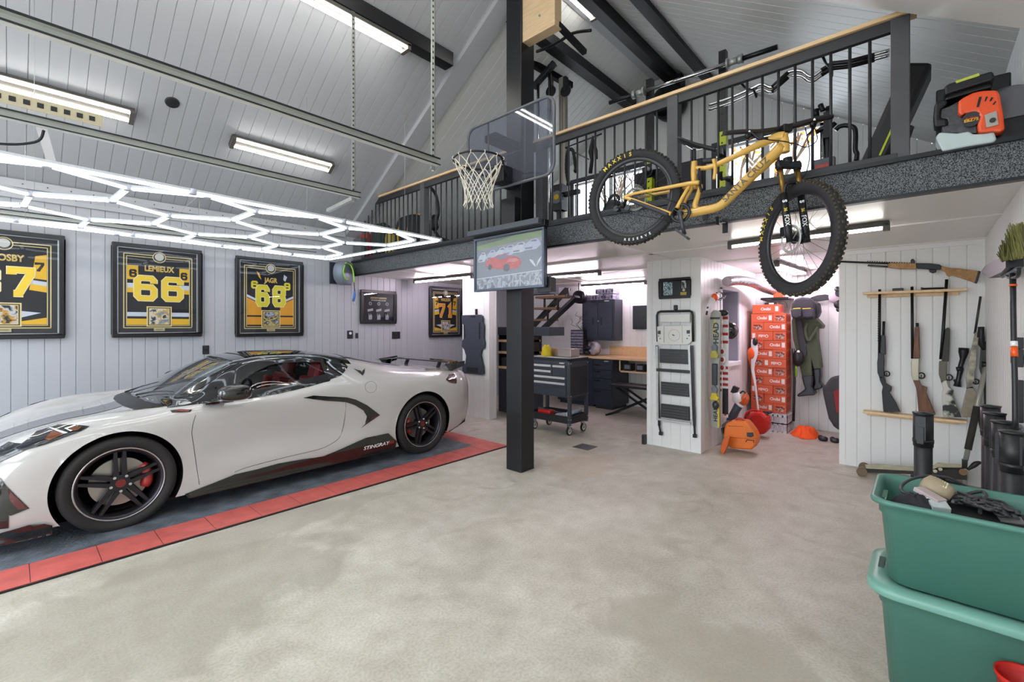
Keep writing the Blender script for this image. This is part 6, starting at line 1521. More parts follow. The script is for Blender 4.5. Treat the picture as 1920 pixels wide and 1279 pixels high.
for u in (cu0+.05, cu1-.05):
    for v in (cv0+.06, cv1-.06):
        m = MB(STEEL); m.box(u-.025, u+.025, v-.025, v+.025, .150, .172); m.prism([(u-.02, v-.024, .15), (u+.02, v-.024, .15), (u+.035, v-.024, .06), (u+.01, v-.024, .06)], (0, .006, 0)); m.prism([(u-.02, v+.018, .15), (u+.02, v+.018, .15), (u+.035, v+.018, .06), (u+.01, v+.018, .06)], (0, .006, 0))
        m.use(RUBBER).lathe([(.045, -.014), (.058, -.014), (.058, .014), (.045, .014)], (u+.02, v, .058), EV, 24, closed=True); m.use(mat('caster_pale', 'cfd3c8', .3)).cyl((u+.02, v-.012, .058), (u+.02, v+.012, .058), .046, n=20); m.use(BLK).cyl((u+.02, v-.014, .058), (u+.02, v+.014, .058), .014, n=10); part('caster', m, tc_)
m = MB(mat('blue_sleeve', '9fb8cc', .4)); m.cyl((cu0+.03, cv0+.06, .30), (cu0+.40, cv0+.10, .30), .028, n=14); solo('paper_roll', m, 'pale blue roll in the lower tray of the tool cart', 'roll')
m = MB(RED); m.box(cu0+.06, cu0+.2, cv1-.35, cv1-.12, .185, .30); solo('red_tool_case', m, 'red tool case in the lower tray of the tool cart', 'case', bevel=.02)
m = MB(CB); m.bar((cu0+.1, cv1-.1, .30), (cu0+.25, cv0+.2, .22), .05, .06); solo('black_tool', m, 'long black tool lying in the lower tray of the tool cart', 'tool', bevel=.01)
m = MB(mat('plastic_bag', 'b5b3b8', .3, var=.3, scale=30)); m.ball((cu0+.22, cv0+.27, .225), .10, .12, .04, e=.8); solo('clear_bag', m, 'crumpled clear bag of parts in the lower tray of the tool cart', 'bag')
m = MB(mat('stainless_pink_reflection', 'c0b3b2', .22, metal=.8)); m.box(5.28, 5.5, 3.67, 4.02, 1.076, 1.19); m.box(5.27, 5.51, 3.66, 4.03, 1.185, 1.195); solo('steel_case', m, 'small stainless steel case on top of the tool cart', 'case', bevel=.012)  # pinkish reflection tinted into the steel colour
m = MB(mat('cloth_yellow', 'cdb428', .9, bump=.6, bscale=25)); m.add([], []); rows = [[V3((5.2, 4.04, 1.076+z))+V3((r*.6*math.cos(2*PI*k/16), r*math.sin(2*PI*k/16)*(1+.25*math.sin(3*k+z*40)), .012*math.sin(5*k+z*30))) for k in range(17)] for r, z in ((.075, 0), (.082, .04), (.07, .09), (.06, .13), (.045, .16), (.0, .15))]; m.grid(rows); solo('yellow_cloth', m, 'bunched yellow cloth on the tool cart beside the steel case', 'cloth')
# floor drain
m = MB(mat('drain_grate', '565550', .6)); m.box(4.72, 4.95, 3.03, 3.26, 0, .004); m.use(BLK)
for k in range(7): m.box(4.735+k*.03, 4.75+k*.03, 3.05, 3.24, .004, .0045)
solo('floor_drain', m, 'square metal floor drain in the concrete behind the column', 'drain')
# ================================================================ on the ladder pillar
t = thing('framed_photo', 'black framed sports photo high on the ladder pillar', 'picture frame', (5.5, 2.4, 1.9))
UP_ = 5.47
def Z7(x, y): return (1200+x/7.105, 500+y/7.105)
a, b = PU(*Z7(250, 120), UP_), PU(*Z7(665, 460), UP_); y0, y1, z0, z1 = b.y, a.y, 1.855, 2.11
m = MB(FRAMEB)
bars(m, y0, y1, z0, z1, .035, UP_-.005, 5.498, 'v')
part('frame', m, t, bevel=.006)
m = MB(BLK); m.box(5.485, 5.496, y0+.03, y1-.03, z0+.03, z1-.03); part('mount', m, t)
m = MB(pict('hockey_photo', ['8fb4c4', '2a2c36', 'a9cbd6', '35383f', 'c9d6da'], 16, 2)); m.box(5.480, 5.486, y1-.045-.125, y1-.055, z0+.045, z1-.045); part('photograph', m, t)
m = MB(pict('small_photo', ['1d1e22', 'd0d0d2', '3a3a3e'], 26, 5)); m.box(5.480, 5.486, y0+.05, y0+.105, z0+.12, z1-.04); m.use(mat('medal_silver', 'c6c4bd', .3)).cyl((5.478, y0+.078, z0+.10), (5.486, y0+.078, z0+.10), .016, n=16); m.use(mat('brass_tag', 'b8a04a', .4)).box(5.480, 5.486, y0+.045, y0+.12, z0+.038, z0+.075); part('insert', m, t)
# step ladder
ld = thing('step_ladder', 'folded step ladder with black treads hung on the white pillar', 'ladder', (5.45, 2.35, .15))
UL = 5.46
def lp(x, y, o=0): return PU(*Z7(x, y), UL+o)
def Z8b(x, y): return (1200+x/6.73, 680+y/6.73)
def lq(x, y, o=0): return PU(*Z8b(x, y), UL+o)
m = MB(BLKM); m.tube([lp(235, 1000), lp(228, 800), lp(225, 650), lp(240, 610), lp(270, 598), lp(660, 590), lp(690, 605), lp(702, 650), lp(708, 1000)], .014); part('top_frame', m, ld)
for xs, nm in ((((222, 1050), (243, -10), (243, 800), (262, 900)), 0), (((690, 1050), (672, 0), (686, 800), (692, 930)), 1)):
    m = MB(BLKM); m.bar(lp(*xs[0]), lq(*xs[2]), .03, .012, up=EU); m.tube([lq(*xs[2]), lq(*xs[3])], .012); m.obox(lq(xs[3][0], xs[3][1]-5), EU, EV, EZ, .03, .04, .04); part('rear_leg', m, ld)
for x0, x1 in ((212, 240), (640, 665)):
    m = MB(STEEL); m.bar(lp(x0+15, 1060, -.01), lq((x0+x1)/2, 720, -.01), .025, .022, up=EU); part('front_leg', m, ld)
for y0_, y1_, f_ in ((1110, 1285, lp), (248, 415, lq), (530, 710, lq)):
    if f_ is lp: c = [lp(270, 1105), lp(665, 1095), lp(665, 1290), lp(270, 1290)]
    else: c = [lq(272, y0_), lq(630, y0_+12), lq(630, y1_+8), lq(272, y1_-10)]
    m = MB(BLK)
    zt, zb_, va, vb = (c[0].z+c[1].z)/2, (c[2].z+c[3].z)/2, c[0].y, c[1].y
    m.box(UL-.02, UL+.005, vb, va, zb_, zt)
    m.use(mat('tread_line', '55575c', .5))
    for k in range(1, 5): z = zb_+(zt-zb_)*k/5; m.box(UL-.024, UL-.02, vb+.01, va-.01, z-.003, z+.003)
    part('tread', m, ld, bevel=.004)
m = MB(BLK); zz0 = lq(400, 108).z; m.box(UL-.025, UL, lq(640, 100).y, lq(215, 100).y, zz0-.012, zz0+.025); part('cross_bar', m, ld); m = MB(STEEL); m.box(UL-.02, UL, lq(640, 100).y, lq(215, 100).y, lq(400, 735).z-.012, lq(400, 735).z+.012); part('cross_bar', m, ld)
m = MB(mat('tray_white', 'd7d7d2', .35))
tp = [lp(x, y, -.012) for x, y in ((220, 800), (280, 790), (310, 780), (570, 778), (600, 790), (685, 790), (690, 990), (640, 1040), (280, 1040), (225, 990))]
m.prism(tp, (.02, 0, 0)); m.prism([lp(x, y, -.01) for x, y in ((265, 640), (665, 630), (665, 740), (265, 740))], (.012, 0, 0)); tr_ = part('paint_tray', m, ld, bevel=.004)
m = MB(mat('tray_dark', '3a3c40', .5))
for pts in (((235, 855), (275, 853), (275, 900), (235, 900)), ((620, 848), (665, 846), (665, 893), (620, 893)), ((430, 900), (462, 915), (455, 925), (428, 912))): m.prism([lp(x, y, -.014) for x, y in pts], (.003, 0, 0))
for x, y in ((247, 925), (655, 920), (628, 957), (270, 960)): m.cyl(lp(x, y, -.014), lp(x, y, -.012), .008, n=10)
m.use(mat('tray_line', 'a8a59c', .5)); m.tube(arc(lp(455, 915, -.013), .07, 0, 2*PI, 30, EV, EZ)[:-1], .0018, closed=True, n=5); m.tube([lp(318, 1010, -.013), lp(318, 790, -.013), lp(560, 785, -.013), lp(565, 1020, -.013)], .003, n=5); part('tray_detail', m, tr_)
m = MB(BLKM); p = lp(467, 545); m.box(5.46, 5.499, p.y-.02, p.y+.02, p.z-.03, p.z+.03); m.box(5.44, 5.47, p.y-.01, p.y+.01, p.z-.06, p.z-.02); solo('wall_hook', m, 'black wall hook between the framed photo and the ladder', 'hook', bevel=.006)
# ================================================================ skis and things on the pillar's side
def slab(m, u, v0, v1, z0, z1, th=.02): m.box(u, u+th, v0, v1, z0, z1)
sk = thing('skis', 'pair of grey and yellow skis leaning on the pillar corner', 'skis', (5.75, 1.88, .27))
us_ = 5.75
GR = mat('ski_grey', '9a9d96', .35); 
for k in (0, 1):
    m = MB(GR); u = us_+k*.035; va, vb = 1.815, 1.935
    out = [(va+.012, .28), (vb-.012, .28), (vb-.018, .9), (vb, 1.62), (vb-.01, 1.68), (vb-.04, 1.71), (va+.04, 1.71), (va+.01, 1.68), (va, 1.62), (va+.018, .9)]
    m.prism([(u, y, z) for y, z in out], (.014, 0, 0)); 
    m.use(mat('ski_yellow', 'c9b53a', .4)); m.prism([(u-.001, y, z) for y, z in ((vb-.05, 1.35), (vb-.035, 1.35), (vb-.045, 1.60), (vb-.065, 1.6))], (.001, 0, 0)); m.prism([(u-.001, y, z) for y, z in ((va+.008, .3), (va+.035, .3), (va+.035, .62), (va+.015, .62))], (.001, 0, 0))
    part('ski', m, sk)
m = MB(BLK)
mtext(m, 'HEAD', .085, (us_-.002, 1.862, 1.43), EZ, EV, BLK, bold=.03, sx=1.15); mtext(m, 'HEAD', .065, (us_-.002, 1.868, .45), EZ, EV, BLK, bold=.02, sx=1.1); part('lettering', m, sk, recalc=False)
for zb_, cc in ((.62, 'c9b51e'), (1.13, 'a9a23e')):
    m = MB(mat('binding_'+cc, cc, .4)); m.prism([(us_-.05, y, z) for y, z in ((1.835, zb_), (1.915, zb_), (1.925, zb_+.03), (1.91, zb_+.05), (1.90, zb_+.09), (1.85, zb_+.09), (1.84, zb_+.05), (1.825, zb_+.03))], (.05, 0, 0)); m.use(GREY).prism([(us_-.04, y, z) for y, z in ((1.85, zb_+.08), (1.90, zb_+.08), (1.91, zb_+.14), (1.875, zb_+.18), (1.84, zb_+.14))], (.04, 0, 0)); part('binding', m, sk, bevel=.006)
m = MB(mat('binding_dark', '2d3138', .4)); m.box(us_-.035, us_, 1.845, 1.905, .80, 1.06); part('binding_plate', m, sk, bevel=.01); m = MB(MC['binding_dark']); m.ball((us_-.03, 1.86, .56), .03, .04, .05, n=10, m=8); part('binding_plate', m, sk, bevel=.01)
m = MB(BLK); m.prism([(us_-.004, y, z) for y, z in ((1.818, 1.625), (1.933, 1.625), (1.93, 1.60), (1.82, 1.60))], (.003, 0, 0)); part('tip_band', m, sk)
rs = thing('race_skis', 'pair of red and white striped skis beside the grey skis', 'skis', (5.95, 1.85, .4))
u = 5.95
for k, (va, vb) in enumerate(((1.86, 1.93), (1.79, 1.86))):
    m = MB(WHT); m.prism([(u+k*.02, y, z) for y, z in ((va+.006, .38), (vb-.006, .38), (vb, 1.62), (vb-.01, 1.69), (va+.01, 1.69), (va, 1.62))], (.014, 0, 0)); m.use(mat('stripe_red', 'a82a22', .4))
    z = 1.16
    m.use(MC['stripe_red'])
    for zz_ in (1.60, 1.50, 1.40, 1.30, .98, .91, .84, .77, .70): m.prism([(u+k*.02-.001, va+.003, zz_), (u+k*.02-.001, vb-.003, zz_), (u+k*.02-.001, vb-.003, zz_+.035), (u+k*.02-.001, va+.003, zz_+.035)], (.001, 0, 0))
    m.use(mat('ski_orange', 'c5532a', .4)); m.prism([(u+k*.02-.001, y, z) for y, z in ((va+.02, .40), (vb-.02, .40), (vb-.02, .66), (va+.02, .66))], (.001, 0, 0)); m.use(BLK)
    if k: m.prism([(u+k*.02-.002, y, z) for y, z in ((va, .42), (vb, .42), (vb, .74), (va, .74))], (.001, 0, 0))
    part('ski', m, rs)
m = MB(WHT)
for z in (1.20, 1.10, 1.0): m.ball((u-.015, 1.85, z), .015, .04, .05, n=12, m=8); m.use(mat('stripe_red', 'a82a22', .4)).ball((u-.022, 1.85, z), .015, .025, .03, n=12, m=8); m.use(WHT)
part('binding', m, rs)
m = MB(BLK); m.ball((u-.01, 1.85, 1.68), .03, .07, .04, n=12, m=8); part('tip_strap', m, rs)
# little strimmer head above the skis
sm_ = thing('hedge_tool', 'small orange and white power tool hung above the skis', 'power tool', PV(1340, 565, 1.9))
PT = lambda x, y, v=1.9: PV(*Z7(x, y), v)
m = MB(WHT); m.tube([PT(893, 600), PT(915, 545), PT(950, 460), PT(1000, 400)], [.018, .03, .035, .05]); part('body', m, sm_)
m = MB(ORG); m.ball(PT(995, 410, 1.88), .05, .04, .05, n=14, m=8); part('cover', m, sm_)
m = MB(BLK); m.tube(cr([PT(1020, 350), PT(1075, 340), PT(1105, 380), PT(1080, 440), PT(1030, 435)], 6), .009); m.tube([PT(1060, 430), PT(1120, 420), PT(1135, 385)], .009); m.tube([PT(885, 640), PT(895, 590), PT(905, 540)], .012); part('handle', m, sm_)
# black ball helmet
c = PV(1368.5, 620, 1.84); m = MB(BLKG); m.ball(c, .10, .10, .118, n=24, m=14); solo('ski_helmet', m, 'shiny round black helmet hanging beside the striped skis', 'helmet')
a = PV(1360, 585, 2.19); pqb = thing('dark_plaque', 'dark plaque with white bars inside the pass-through opening', 'plaque', (6.6, 2.18, 1.2))
pa_, pb_ = PV(1358, 585, 2.18), PV(1371, 677, 2.18)
m = MB(mat('plaque_dark', '24242b', .5)); m.box(pa_.x, pb_.x, 2.17, 2.198, 1.06, 1.70); part('board', m, pqb)
m = MB(WHT)
for z in (1.36, 1.26, 1.16): m.box(pa_.x+.05, pb_.x-.08, 2.166, 2.17, z, z+.03)
part('bar', m, pqb)
# silver duct
FOIL = mat('foil', 'c9c4c9', .22, metal=.9, bump=.6, bscale=25)
m = MB(FOIL); pts = cr([PV(1362, 528, 1.86), PV(1385, 526, 1.80), PV(1410, 530, 1.72), PU(1432, 540, 7.3), PU(1452, 546, 7.6)], 10); m.tube(pts, [.060+.005*(k % 2) for k in range(len(pts))], n=20)
du_ = thing('foil_duct', 'crinkled silver duct running along the nook ceiling', 'duct', pts[0]); part('hose', m, du_)
m = MB(BLKM); m.box(pts[-1].x-.12, UB, pts[-1].y-.2, pts[-1].y+.15, pts[-1].z-.12, pts[-1].z-.10); m.use(mat('copper', 'a5522e', .4)); m.box(pts[-1].x-.06, pts[-1].x+.1, pts[-1].y-.12, pts[-1].y, pts[-1].z-.10, pts[-1].z-.02); part('shelf', m, du_)
# ================================================================ box tower
BO = mat('box_orange', 'cd5a36', .45, var=.06, scale=4); BO2 = mat('box_orange_dark', 'b93c18', .5); LBL = mat('label_white', 'e2dcd8', .5)
FU = 7.35; bz0, bh_ = .275, .1295
proto = None; labels = []
ordn = ['bottom', 'second', 'third', 'fourth', 'fifth', 'sixth', 'seventh', 'eighth', 'ninth', 'tenth', 'eleventh', 'top']
BV1 = 1.885
def boxthing(lab, u0, u1, v0, v1, z, long_, flip):
    t = thing('orange_box', lab, 'box', ((u0+u1)/2, (v0+v1)/2, z), group='orange boxes in the nook tower')
    m = MB(BO); m.box(u0, u1, v0, v1, z, z+bh_-.003); part('carton', m, t, bevel=.003)
    m = MB(WHT); sg_ = -1 if flip else 1; c = (v0+v1)/2
    if long_:
        mtext(m, 'Onibi', .058, (u0-.0015, c-(.0 if not flip else .02), z+bh_*.48), -EV*sg_, EZ*sg_, WHT, bold=.02); part('lettering', m, t, recalc=False)
        m = MB(LBL); s_ = v0+.015 if not flip else v1-.055; m.box(u0-.001, u0, s_, s_+.04, z+.03, z+.1); part('sticker', m, t)
    else:
        m = MB(pict('box_photo', ['c9b3a8', '8a3a28', 'd0c4bc', '7a2c1c'], 18, 3)); m.box(u0-.001, u0, v0+.02, v1-.03, z+.025, z+.095); part('photo_label', m, t)
    m = MB(BO2); m.box(u0+.02, u1-.02, v0-.0008, v0, z+.02, z+.1); part('end_panel', m, t)
    return t
for r in range(12):
    z = bz0+r*bh_; jit = random.uniform(-.012, .012)
    if r == 11:
        boxthing('orange box, topmost and alone on the nook tower', FU, FU+.3, BV1-.37+jit, BV1-.02+jit, z, True, False); continue
    lft = r % 2 == 0; a = .285 if lft else .165; flip = (r % 3 == 2)
    boxthing('orange box, %s row from the floor of the nook tower, pillar side' % ordn[r], FU+jit, FU+.31+jit, BV1-a, BV1, z, lft, flip)
    boxthing('orange box, %s row from the floor of the nook tower, wader side' % ordn[r], FU-jit, FU+.31-jit, BV1-.45, BV1-a-.003, z, not lft, flip)
# small black gadget on the tower
m = MB(BLK); c = V3((FU+.12, BV1-.22, bz0+12*bh_)); m.box(c.x-.05, c.x+.05, c.y-.1, c.y+.06, c.z, c.z+.03); m.bar(c+V3((0, -.05, .03)), c+V3((0, .12, .09)), .03, .03); m.tube(cr([c+V3((0, -.06, .02)), c+V3((0, -.18, .05)), c+V3((0, -.22, -.05)), c+V3((0, -.12, .0))], 6), .003); m.use(WHT).box(c.x-.052, c.x-.05, c.y-.06, c.y, c.z+.005, c.z+.025); solo('clamp_lamp', m, 'small black clamp gadget with a wire on the box tower', 'gadget')
# white bottle crate
cw_ = thing('white_crate', 'white lattice plastic crate under the orange box tower', 'crate', (FU+.15, BV1-.2, 0))
m = MB(mat('crate_white', 'd4d3da', .35)); a, b = FU-.01, FU+.32; c, d = BV1-.47, BV1+.02
for zz_ in (0, .12): 
    m.box(a, b, c, d, zz_, zz_+.02)
    for k in range(9): v = c+(d-c)*k/8; m.box(a, a+.012, max(c, v-.008), min(d, v+.008), zz_, zz_+.13)
    for k in range(6): u = a+(b-a)*k/5; m.box(max(a, u-.008), min(b, u+.008), c, c+.012, zz_, zz_+.13)
    m.box(a, a+.012, c, d, zz_+.10, zz_+.135); m.box(a, b, c, c+.012, zz_+.10, zz_+.135)
m.box(a+.02, b-.02, c+.02, d-.02, .01, .27)
part('body', m, cw_)
# string trimmer leaning on tower
tm = thing('string_trimmer', 'white and orange trimmer leaning against the orange box tower', 'trimmer', (7.2, 1.8, .4))
def NZ(x, y): return (1390+x/4.57, 540+y/4.57)
TU = 7.22
nz = lambda x, y, u=TU: PU(*NZ(x, y), u)
m = MB(WHT); m.tube([nz(105, 440), nz(112, 500), nz(112, 560), nz(100, 640), nz(97, 700), nz(112, 780), nz(128, 900), nz(145, 1045), V3((7.12, nz(155, 1100).y, .02))], [.03, .045, .05, .03, .022, .018, .014, .012, .012]); part('shaft', m, tm)
m = MB(ORG); m.ball(nz(85, 560, TU-.03), .04, .05, .085, n=16, m=10); m.tube([nz(70, 530), nz(66, 600), nz(90, 690)], .014); part('handle', m, tm)
m = MB(BLK); m.ball(nz(118, 460, TU-.03), .035, .035, .06); part('battery', m, tm)
# hockey stick
m = MB(BLK); m.tube([nz(446, 520, 7.5), nz(455, 800, 7.5), nz(450, 1000, 7.5), nz(446, 1140, 7.5)], .017); m.use(mat('stick_lime', '8fbf3c', .4)); m.tube([nz(470, 610, 7.5), nz(468, 760, 7.5)], .014); m.use(BLK); m.ball(nz(485, 600, 7.5), .07, .07, .12); m.use(WHT).ball(nz(488, 546, 7.44), .02)
solo('hockey_stick', m, 'black and lime stick standing behind the tower near the waders', 'stick')
# waders
wd = thing('waders', 'olive green chest waders with black boots hanging in the nook', 'waders', (7.7, 1.2, .7))
OL = mat('wader_olive', '4c5340', .75, bump=.3, bscale=12)
wu = 7.72
nw = lambda x, y, u=wu: PU(*NZ(x, y), u)
def BPX(x, y): return (1470+x/8.96, 540+y/8.96)
nb = lambda x, y, u=wu: PU(*BPX(x, y), u)
def slab2(m, pts, th): m.prism(pts, (th, 0, 0))
m = MB(OL); slab2(m, [nw(430, 285, wu-.12), nw(440, 250, wu-.12), nw(640, 255, wu-.12), nw(700, 320, wu-.12), nw(690, 350, wu-.12), nw(645, 345, wu-.12), nw(650, 450, wu-.12), nw(680, 690, wu-.12), nw(620, 695, wu-.12), nw(600, 620, wu-.12), nw(605, 755, wu-.12), nw(520, 765, wu-.12), nw(485, 600, wu-.12), nw(440, 430, wu-.12)], .22); part('legs', m, wd, bevel=.05)
m = MB(mat('boot_black', '26272e', .4)); slab2(m, [nw(x, y, wu-.16) for x, y in ((515, 755), (608, 752), (612, 800), (605, 850), (632, 905), (628, 920), (560, 925), (480, 935), (476, 915), (515, 890), (545, 865), (530, 820))], .2); part('boot', m, wd, bevel=.035)
m = MB(MC['boot_black']); slab2(m, [nw(x, y, wu-.06) for x, y in ((612, 690), (680, 685), (680, 750), (672, 810), (700, 840), (690, 860), (630, 880), (605, 870), (625, 820), (620, 750))], .16); part('boot', m, wd, bevel=.035)
m = MB(mat('belt_charcoal', '34353d', .7)); slab2(m, [nw(x, y, wu-.17) for x, y in ((465, 250), (515, 265), (545, 440), (560, 560), (545, 590), (510, 585), (490, 470), (478, 380))], .04); part('suspender', m, wd, bevel=.012)
m = MB(OL); m.tube(cr([nw(560, 300, wu-.15), nw(545, 370, wu-.16), nw(575, 450, wu-.17), nw(610, 400, wu-.16), nw(650, 330, wu-.15)], 6), .022); part('suspender', m, wd)
# backpack and board
bk = thing('backpack', 'black backpack with yellow zips hanging above the waders', 'backpack', (7.5, 1.25, 1.6))
BPK = mat('pack_black', '2a2a31', .75, bump=.3, bscale=18)
m = MB(BPK); slab2(m, [nb(x, y, 7.42) for x, y in ((180, 180), (300, 150), (440, 165), (500, 260), (510, 350), (505, 520), (320, 530), (130, 515), (110, 360), (130, 270))], .2); slab2(m, [nb(x, y, 7.5) for x, y in ((470, 200), (580, 250), (600, 400), (560, 500), (480, 520))], .2); part('body', m, bk, bevel=.035)
for x0, x1 in ((105, 290), (305, 495)):
    m = MB(mat('pocket_black', '33333b', .7, bump=.3, bscale=18)); slab2(m, [nb(x, y, 7.37) for x, y in ((x0, 350), (x1, 345), (x1, 480), ((x0+x1)/2, 510), (x0+15, 490))], .06); part('pocket', m, bk, bevel=.02)
m = MB(YEL)
for x0, x1 in ((155, 275), (310, 450)): m.tube([nb(x0, 350, 7.365), nb(x1, 342, 7.365)], .0055)
part('zip', m, bk)
m = MB(mat('board_black', '202026', .4)); a, b = nw(600, 92, 7.8), nw(760, 78, 7.8); m.prism([nw(x, y, 7.8) for x, y in ((600, 80), (650, 62), (720, 55), (755, 62), (768, 82), (755, 102), (700, 110), (640, 118), (600, 120))], (.03, 0, 0)); m.cyl(a+V3((.0, 0, 0)), a+V3((.1, 0, 0)), .02); solo('black_board', m, 'flat black board sticking out behind the backpack', 'board')
# orange jacket heap, shoes, dark bag, gloves
def heap(name, lab, cat, c, rx, ry, rz, col, seed, rough=.8, lump=.25, group=None):
    random.seed(seed); m = MB(mat(name+'_cloth', col, rough, bump=.5, bscale=14)); P = []
    ph = [random.uniform(0, 6.28) for _ in range(8)]
    for i in range(17):
        row_ = []
        for k in range(33):
            a = 2*PI*k/32; r = i/16; w_ = 1+lump*.5*math.sin(3*a+ph[0])+lump*.3*math.sin(7*a+ph[1])
            z = rz*(1-r**2.2)*(1+lump*math.sin(5*a+ph[2]+r*7)*r+lump*math.sin(9*a+ph[3]-r*9)*r)+.004
            row_.append(V3(c)+V3((rx*r*w_*math.cos(a), ry*r*w_*math.sin(a), max(0, z))))
        P.append(row_)
    m.grid(P); return solo(name, m, lab, cat, group)
c = PZ(1508, 806); heap('orange_jacket', 'bright orange jacket crumpled on the nook floor', 'jacket', (7.35, 1.2, 0), .2, .17, .13, 'f0581c', 5)
for i, (x, y) in enumerate(((1548, 812), (1566, 815))):
    c = PZ(x, y); c.x = 7.2; c.y = (.98, .85)[i]; m = MB(BLK); m.ball(c+EZ*.03, .05, .055, .03, e=.8); m.ball(c+V3((.02, .03, .04)), .03, .03, .03); solo('shoe', m, ['small black shoe on the nook floor nearer the orange jacket', 'small black shoe on the nook floor nearer the partition edge'][i], 'shoe', 'black shoes on the nook floor')
bgg = thing('equipment_bag', 'dark grey and red equipment bag leaning behind the gun wall edge', 'bag', (7.3, .8, 0))
m = MB(mat('bag_charcoal', '3b3a3d', .8, bump=.4, bscale=14)); gu = 7.3
g_ = lambda x, y, u=gu: PU(*NZ(x, y), u)
m.prism([g_(690, 850), g_(720, 830), g_(760, 770), g_(840, 755), g_(900, 770), g_(900, 1215), g_(840, 1228), g_(790, 1190), g_(745, 1120), g_(720, 1010), g_(700, 920)], (.22, 0, 0)); part('body', m, bgg, bevel=.03)
m = MB(mat('bag_red', '8a2226', .7)); m.prism([g_(790, 890, gu-.004), g_(850, 860, gu-.004), g_(850, 1060, gu-.004), g_(815, 1070, gu-.004)], (.004, 0, 0)); part('panel', m, bgg)
m = MB(BLK)
for x, y, r in ((822, 15, .035), (818, 60, .05), (828, 110, .03), (825, 140, .045), (830, 185, .025)): m.ball(g_(x, y, 7.5), r, r, r*1.3, n=10, m=8)
m.tube([g_(830, 190, 7.5), g_(824, 10, 7.5)], .01); m.use(mat('glove_clear', 'b8a8b4', .4)).ball(g_(800, 75, 7.5), .05, .07, .09)
m.use(BLK).bar(g_(824, 10, 7.5), g_(824, -10, 7.8)+V3((.35, 0, 0)), .015, .015)
solo('hanging_gloves', m, 'black gloves hanging near the top of the nook by the gun wall', 'gloves')
# ================================================================ floor things by the pillar
# chainsaw case
cs = thing('chainsaw_case', 'orange plastic chainsaw case on the floor by the pillar', 'case', (5.95, 1.67, 0))
def CZ(x, y): return (1200+x/6.73, 680+y/6.73)
cuu = 5.82
cz = lambda x, y, u=cuu: PU(*CZ(x, y), u)
CO = mat('case_orange', 'e0701e', .38, var=.08, scale=5)
m = MB(CO); m.prism([cz(*p) for p in ((1050, 940), (1060, 830), (1085, 770), (1150, 735), (1330, 745), (1370, 790), (1430, 870), (1470, 960), (1455, 1040), (1405, 1102), (1150, 1088), (1110, 1060), (1070, 1000))], (.2, 0, 0)); part('shell', m, cs, bevel=.02)
m = MB(mat('sheath_orange', 'c75a18', .4)); m.prism([cz(x, y, cuu-.15) for x, y in ((1045, 970), (1085, 935), (1135, 940), (1110, 1040), (1070, 1130), (1035, 1178), (1015, 1160), (1020, 1060))], (.05, 0, 0)); part('bar_sheath', m, cs, bevel=.008)
m = MB(BLK); m.prism([cz(x, y, cuu-.02) for x, y in ((1345, 885), (1420, 885), (1430, 930), (1400, 945), (1350, 935))], (.03, 0, 0)); m.tube([cz(1335, 1000, cuu-.006), cz(1350, 975, cuu-.006), cz(1440, 985, cuu-.006), cz(1430, 1010, cuu-.006)], .005); m.prism([cz(1020, 830, cuu+.06), cz(1045, 820, cuu+.06), cz(1050, 900, cuu+.06), cz(1030, 890, cuu+.06)], (.08, 0, 0)); part('latch', m, cs)
m = MB(mat('handle_redbrown', 'a8402a', .4)); m.tube(cr([cz(1195, 740, cuu+.08), cz(1230, 708, cuu+.08), cz(1290, 708, cuu+.08), cz(1330, 745, cuu+.08)], 6), .012); part('handle', m, cs)
m = MB(mat('case_seam', '9c4a12', .5)); m.tube([cz(1140, 942, cuu-.001), cz(1300, 955, cuu-.001), cz(1470, 962, cuu-.001)], .0025); m.tube([cz(1110, 800, cuu-.001), cz(1300, 805, cuu-.001)], .0025); part('seam', m, cs)
# gas can
gc = thing('gas_can', 'red plastic gas can on the floor beside the orange case', 'gas can', (6.9, 1.7, 0))
gu_ = 6.75; gz = lambda x, y, u=gu_: PU(*CZ(x, y), u)
m = MB(RED); m.prism([gz(*p) for p in ((1330, 720), (1370, 650), (1440, 625), (1540, 630), (1600, 690), (1622, 740), (1612, 850), (1560, 905), (1480, 925), (1400, 870), (1345, 800))], (.2, 0, 0)); part('tank', m, gc, bevel=.04)
m = MB(RED); m.tube(cr([gz(1320, 720, gu_+.08), gz(1340, 650, gu_+.08), gz(1400, 605, gu_+.08), gz(1480, 605, gu_+.08), gz(1530, 640, gu_+.08)], 6), .016); part('handle', m, gc)
m = MB(BLK); p = gz(1580, 645, gu_+.1); m.cyl(p-EZ*.05, p+EZ*.03, .035); m.tube([p, p+V3((0, -.08, .03))], .016); m.cyl(gz(1385, 745, gu_-.02), gz(1385, 745, gu_+.05), .035); part('cap', m, gc)
